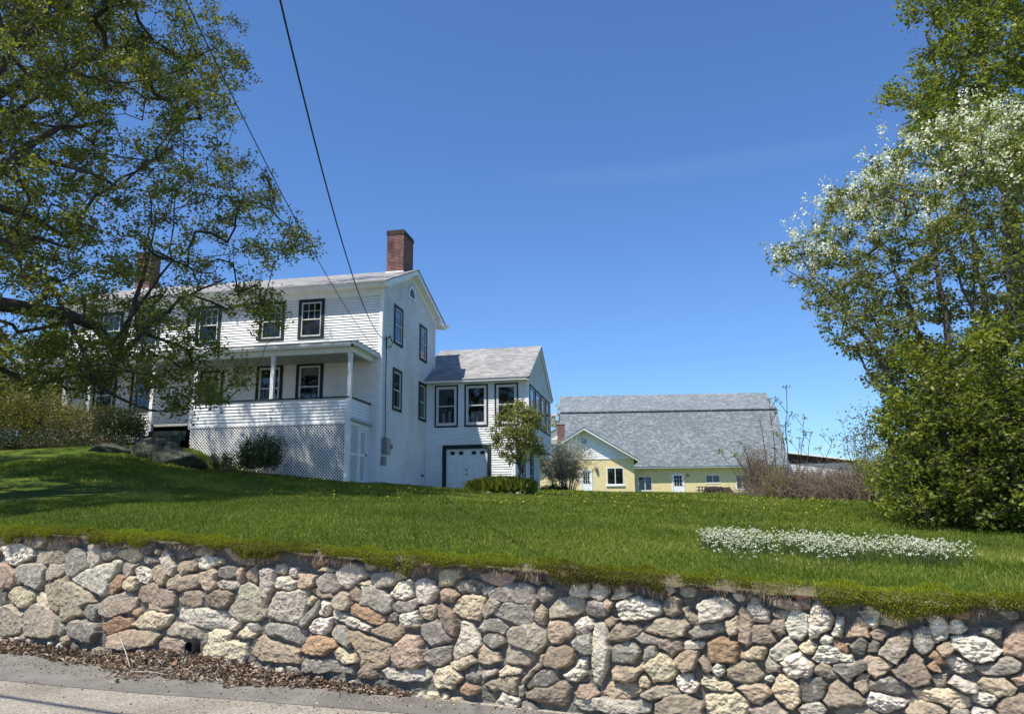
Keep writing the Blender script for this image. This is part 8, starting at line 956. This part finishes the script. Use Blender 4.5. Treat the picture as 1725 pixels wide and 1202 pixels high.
# ------------------------------------------------------------ grass, moss, flowers, litter
def sw2xy(s, w): return P0[0]+TT[0]*s-NN[0]*w, P0[1]+TT[1]*s-NN[1]*w
camxy = np.array([CP.x, CP.y])
def blades(n, w0, w1, s0, s1, h, wid, seed, power=1.0):
    r = np.random.default_rng(seed); s = r.uniform(s0, s1, n); w = w0+(w1-w0)*r.random(n)**power; x, y = sw2xy(s, w)
    # keep clear of the buildings
    k = ~((x > -15) & (x < .02) & (y > -2.2)) & ~((x > -.4) & (x < 4.4) & (y > 6.2) & (y < 13.7)); d = np.stack([x-camxy[0], y-camxy[1]], 1); dd = np.linalg.norm(d, axis=1); f = np.array([f0.x, f0.y]); k &= (d@f)/dd > .76
    x, y, dd = x[k], y[k], dd[k]; z = gz(x, y)-.012; m_ = len(x); patch = np.sin(x*.9+np.sin(y*.7)*2)*np.sin(y*.8+1.3*np.sin(x*.5))*.5+.5
    hh_ = h*(.5+.8*r.random(m_))*(1+.02*dd); fine = np.sin(x*5+np.sin(y*4)*2)*np.sin(y*6.3+np.sin(x*3)); hh_ *= 1+.3*fine
    tall = np.exp(-(((x-15.5)/4.5)**2+((y-8)/3.2)**2))*3; hh_ *= 1+tall
    a = r.uniform(0, 6.28, m_); lean = r.normal(0, .45, (m_, 2)); wv = wid*(1+.05*dd)*(.6+.8*r.random(m_)); ux, uy = np.cos(a)*wv/2, np.sin(a)*wv/2
    B0 = np.stack([x-ux, y-uy, z], 1); B1 = np.stack([x+ux, y+uy, z], 1); T = np.stack([x+lean[:, 0]*hh_, y+lean[:, 1]*hh_, z+hh_], 1); V = np.stack([B0, B1, T], 1).reshape(-1, 3)
    dry = np.clip(np.sin(x*.43+2)*np.sin(y*.37+x*.2)+.4*np.sin(x*1.7+y*2.1)-.55, 0, .5)
    tint = np.clip(.12+dry*.6+.3*patch+.45*r.random(m_)**1.5+.25*(r.random(m_) < .04)+.12*fine+tall*.08, 0, 1)
    return V, tint
Vs = []; Ts = []
for a in ((270000, .0, 7, -5, 16, .036, .0075, 101, 1.0), (180000, 6, 20, -14, 22, .045, .013, 102, .9), (120000, 18, 62, -18, 34, .055, .026, 103, 1.)):
    V, t = blades(*a); Vs.append(V); Ts.append(np.repeat(t, 3))
V = np.vstack(Vs); gr = np_mesh('grass', V, np.arange(len(V)).reshape(-1, 3), M['grass'], None, {'tint': np.concatenate(Ts)}); tag(gr, 'short mown green lawn grass', 'grass', kind='stuff')
# moss along the top of the wall, hanging down in mats
r = np.random.default_rng(55); n = 210000; s = r.uniform(-6, 16, n)
def bumps(s, k, ph): return np.sin(s*k+ph)*.5+np.sin(s*k*2.3+ph*1.7)*.3+np.sin(s*k*4.9+ph*.6)*.2
drop = .045+.125*np.clip(bumps(s, 3.1, 1.)+.2, 0, 1.2)+.02*(s > 9.9); gap = bumps(s, 5.3, 2.4)+.35*(r.random(n)-.5) < -.62; gap |= (s > 9.42) & (s < 9.8) & (r.random(n) < .8); gap |= (np.abs(s-7.52) < .1*r.random(n)+.02) | (np.abs(s-9.23) < .14*r.random(n)+.02)
u = r.random(n); backw = .085+.025*bumps(s, 2.2, .4); arc_ = u*(backw+drop)   # 0 at rear edge -> over the lip -> down the face
on_top = arc_ < backw; w = np.where(on_top, backw-arc_, 0)-.0; dz = np.where(on_top, 0, -(arc_-backw)); outw = np.where(on_top, .055*(1-np.clip(w/backw, 0, 1))+0*w, .055+.03*np.sin(np.clip(-dz/drop, 0, 1)*3.1))
lump = .042*np.clip(bumps(s*1.0, 9, .2)+.3*np.sin(w*40+s*13)+.5, 0, 1.4)
zt = walltop(s)+.0+np.where(on_top, .0+lump*np.sin(np.clip(w/backw, 0, 1)*3.1)+.015, .03)+dz; x, y = sw2xy(s, w*1.0); x = x+NN[0]*(outw+lump*.6*(~on_top)); y = y+NN[1]*(outw+lump*.6*(~on_top))
keep = (~gap | (r.random(n) < .05)); keep &= ~((~on_top) & (r.random(n) < .35*(-dz/drop)))
C = np.stack([x, y, zt], 1)[keep]; ot = on_top[keep]; m_ = len(C); D = r.normal(0, .45, (m_, 3)); D[:, 2] += np.where(ot, 1.1, -.15); D[:, 0] += np.where(ot, .25, .9)*NN[0]; D[:, 1] += np.where(ot, .25, .9)*NN[1]
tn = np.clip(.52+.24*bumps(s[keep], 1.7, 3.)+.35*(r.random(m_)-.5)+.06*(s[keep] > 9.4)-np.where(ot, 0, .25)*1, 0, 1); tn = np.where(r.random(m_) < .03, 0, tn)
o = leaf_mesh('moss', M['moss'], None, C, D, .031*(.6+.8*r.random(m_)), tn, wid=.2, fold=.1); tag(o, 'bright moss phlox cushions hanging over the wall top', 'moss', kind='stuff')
# dry root fringes hanging below the moss
n = 5000; s = r.uniform(-3, 14, n); drop = .05+.1*np.clip(bumps(s, 3.1, 1.)+.25, 0, 1.2); x, y = sw2xy(s, 0); L_ = r.uniform(.03, .12, n)*(bumps(s, 6., .9) > -.1); k = L_ > 0; C = np.stack([x+NN[0]*.065, y+NN[1]*.065, walltop(s)-drop*.6], 1)[k]
D = np.stack([r.normal(0, .3, n), r.normal(0, .3, n), -np.ones(n)], 1)[k]; o = leaf_mesh('dry_roots', M['litter'], None, C, D, L_[k], .35+.6*r.random(k.sum()), wid=.05, fold=.05); tag(o, 'dry brown roots trailing down the upper stones', 'roots', kind='stuff')
# white flowers
r = np.random.default_rng(66); n = 3500
t = r.random(n); cx = 11.45+(13.95-11.45)*t; cy = -20.15+(-20.95+20.15)*t; ww = np.interp(t, [0, .06, .3, .6, .8, 1], [.3, .8, .95, .8, .5, .15]); q = np.clip(r.normal(0, .55, n), -1.5, 1.5)
x = cx+NN[0]*0-q*NN[0]*ww*1.1+r.normal(0, .03, n); y = cy-q*NN[1]*ww*1.1+r.normal(0, .05, n); dens = (np.sin(x*7+1)+np.sin(y*6+x*4)+.8*np.sin(x*17+y*11)+r.normal(0, .5, n)) > -.9+.9*(np.abs(q) > .7)+.6*(t > .7); x, y = x[dens], y[dens]; n = len(x); z = gz(x, y); h = r.uniform(.08, .2, n)
st = np.stack([x, y, z], 1); hd = np.stack([x+r.normal(0, .015, n), y+r.normal(0, .015, n), z+h], 1)
fl = empty('flower_patch', (12.5, -21.7, gz1(12.5, -21.7))); tag(fl, 'patch of small white wildflowers on the lawn above the wall', 'wildflowers'); fl['kind'] = 'stuff'; b0 = np.array(fl.location)
tubes('flower_stems', mat_leaf('flower_stalks', (.08, .12, .03), (.1, .15, .04), (.1, .15, .04), .1), fl, st-b0, hd-b0, np.full(n, .0022), np.full(n, .0016), 3)
C = np.repeat(hd, 7, 0)+r.normal(0, .004, (n*7, 3)); D = unit(n*7, r); D[:, 2] = np.abs(D[:, 2])*.5+.15; leaf_mesh('flower_heads', M['flower'], fl, C-b0, D, .0125*(.7+.6*r.random(n*7)), r.random(n*7), wid=.9, fold=.1)
# dandelions in the middle distance
n = 260; x = r.uniform(2, 17, n); y = r.uniform(-14, 12, n); k = (y < 5) | (x > 5.6); x, y = x[k], y[k]; z = gz(x, y)+.1; C = np.repeat(np.stack([x, y, z], 1), 8, 0); D = unit(len(C), r); D[:, 2] = np.abs(D[:, 2]); o = leaf_mesh('dandelions', M['dandelion'], None, C, D, .03, r.random(len(C)), wid=.6); tag(o, 'scattered yellow dandelions in the far lawn', 'dandelions', kind='stuff')
# leaf litter drift at the wall foot
n = 10500; s = r.uniform(-8, 6.3, n)**1.; hgt = np.interp(s, [-8, -1, 1.2, 2.4, 3.1, 3.9, 5.0, 6.3], [.12, .1, .07, .08, .17, .13, .05, .0]); wid_ = np.interp(s, [-8, -1, 1.2, 2.2, 3.0, 3.9, 5.0, 6.3], [.25, .2, .16, .3, .5, .45, .2, .04]); q = r.random(n)**1.3; wid_ = wid_*(1+.5*bumps(s, 4.3, .5)+.35*bumps(s, 17, 1.5)); wv = .03+q*wid_; z = ROADZ+.012+hgt*(1-q)**1.5+r.random(n)*.02; x, y = sw2xy(s, -wv)
D = unit(n, r); D[:, 2] *= .35; o = leaf_mesh('fallen_leaves', M['litter'], None, np.stack([x, y, z], 1), D, .055*(.45+.8*r.random(n)), np.clip(r.random(n)**1.3, 0, 1), wid=.55, fold=.5); tag(o, 'drift of dead brown leaves along the wall foot at the left', 'dead leaves', kind='stuff')
n = 5000; s = r.uniform(-2, 12, n); wv = r.exponential(.35, n)+.05; x, y = sw2xy(s, -wv); D = unit(n, r); D[:, 2] *= .25; o = leaf_mesh('road_debris', M['litter'], None, np.stack([x, y, np.full(n, ROADZ+.006)], 1), D, .022*(.4+r.random(n)), r.random(n), wid=.6, fold=.4); tag(o, 'scattered bits of leaf and grit on the asphalt', 'debris', kind='stuff')
for i, (s, w, dx, dw, z, ln, lb) in enumerate(((2.35, .07, .8, .42, .3, 1, 'long pale dry stick lying slantwise on the leaf drift'), (1.7, .62, .3, .02, .02, 1, 'short dark stick lying on the road near the leaf drift'), (3.2, .55, .35, -.2, .06, 1, 'thin dry stick at the front of the leaf drift'))):
    a = Vector((*sw2xy(s, -w), ROADZ+z)); b = Vector((*sw2xy(s+dx, -(w+dw)), ROADZ+.02)); c = (a+b)/2+Vector((0, 0, .02)); p = MB(); p.tube([a, c, b], [.006, .005, .003], 6); tag(p.build('stick', M['wood'] if i == 1 else MP, None), lb, 'stick')
bpy.context.view_layer.update()
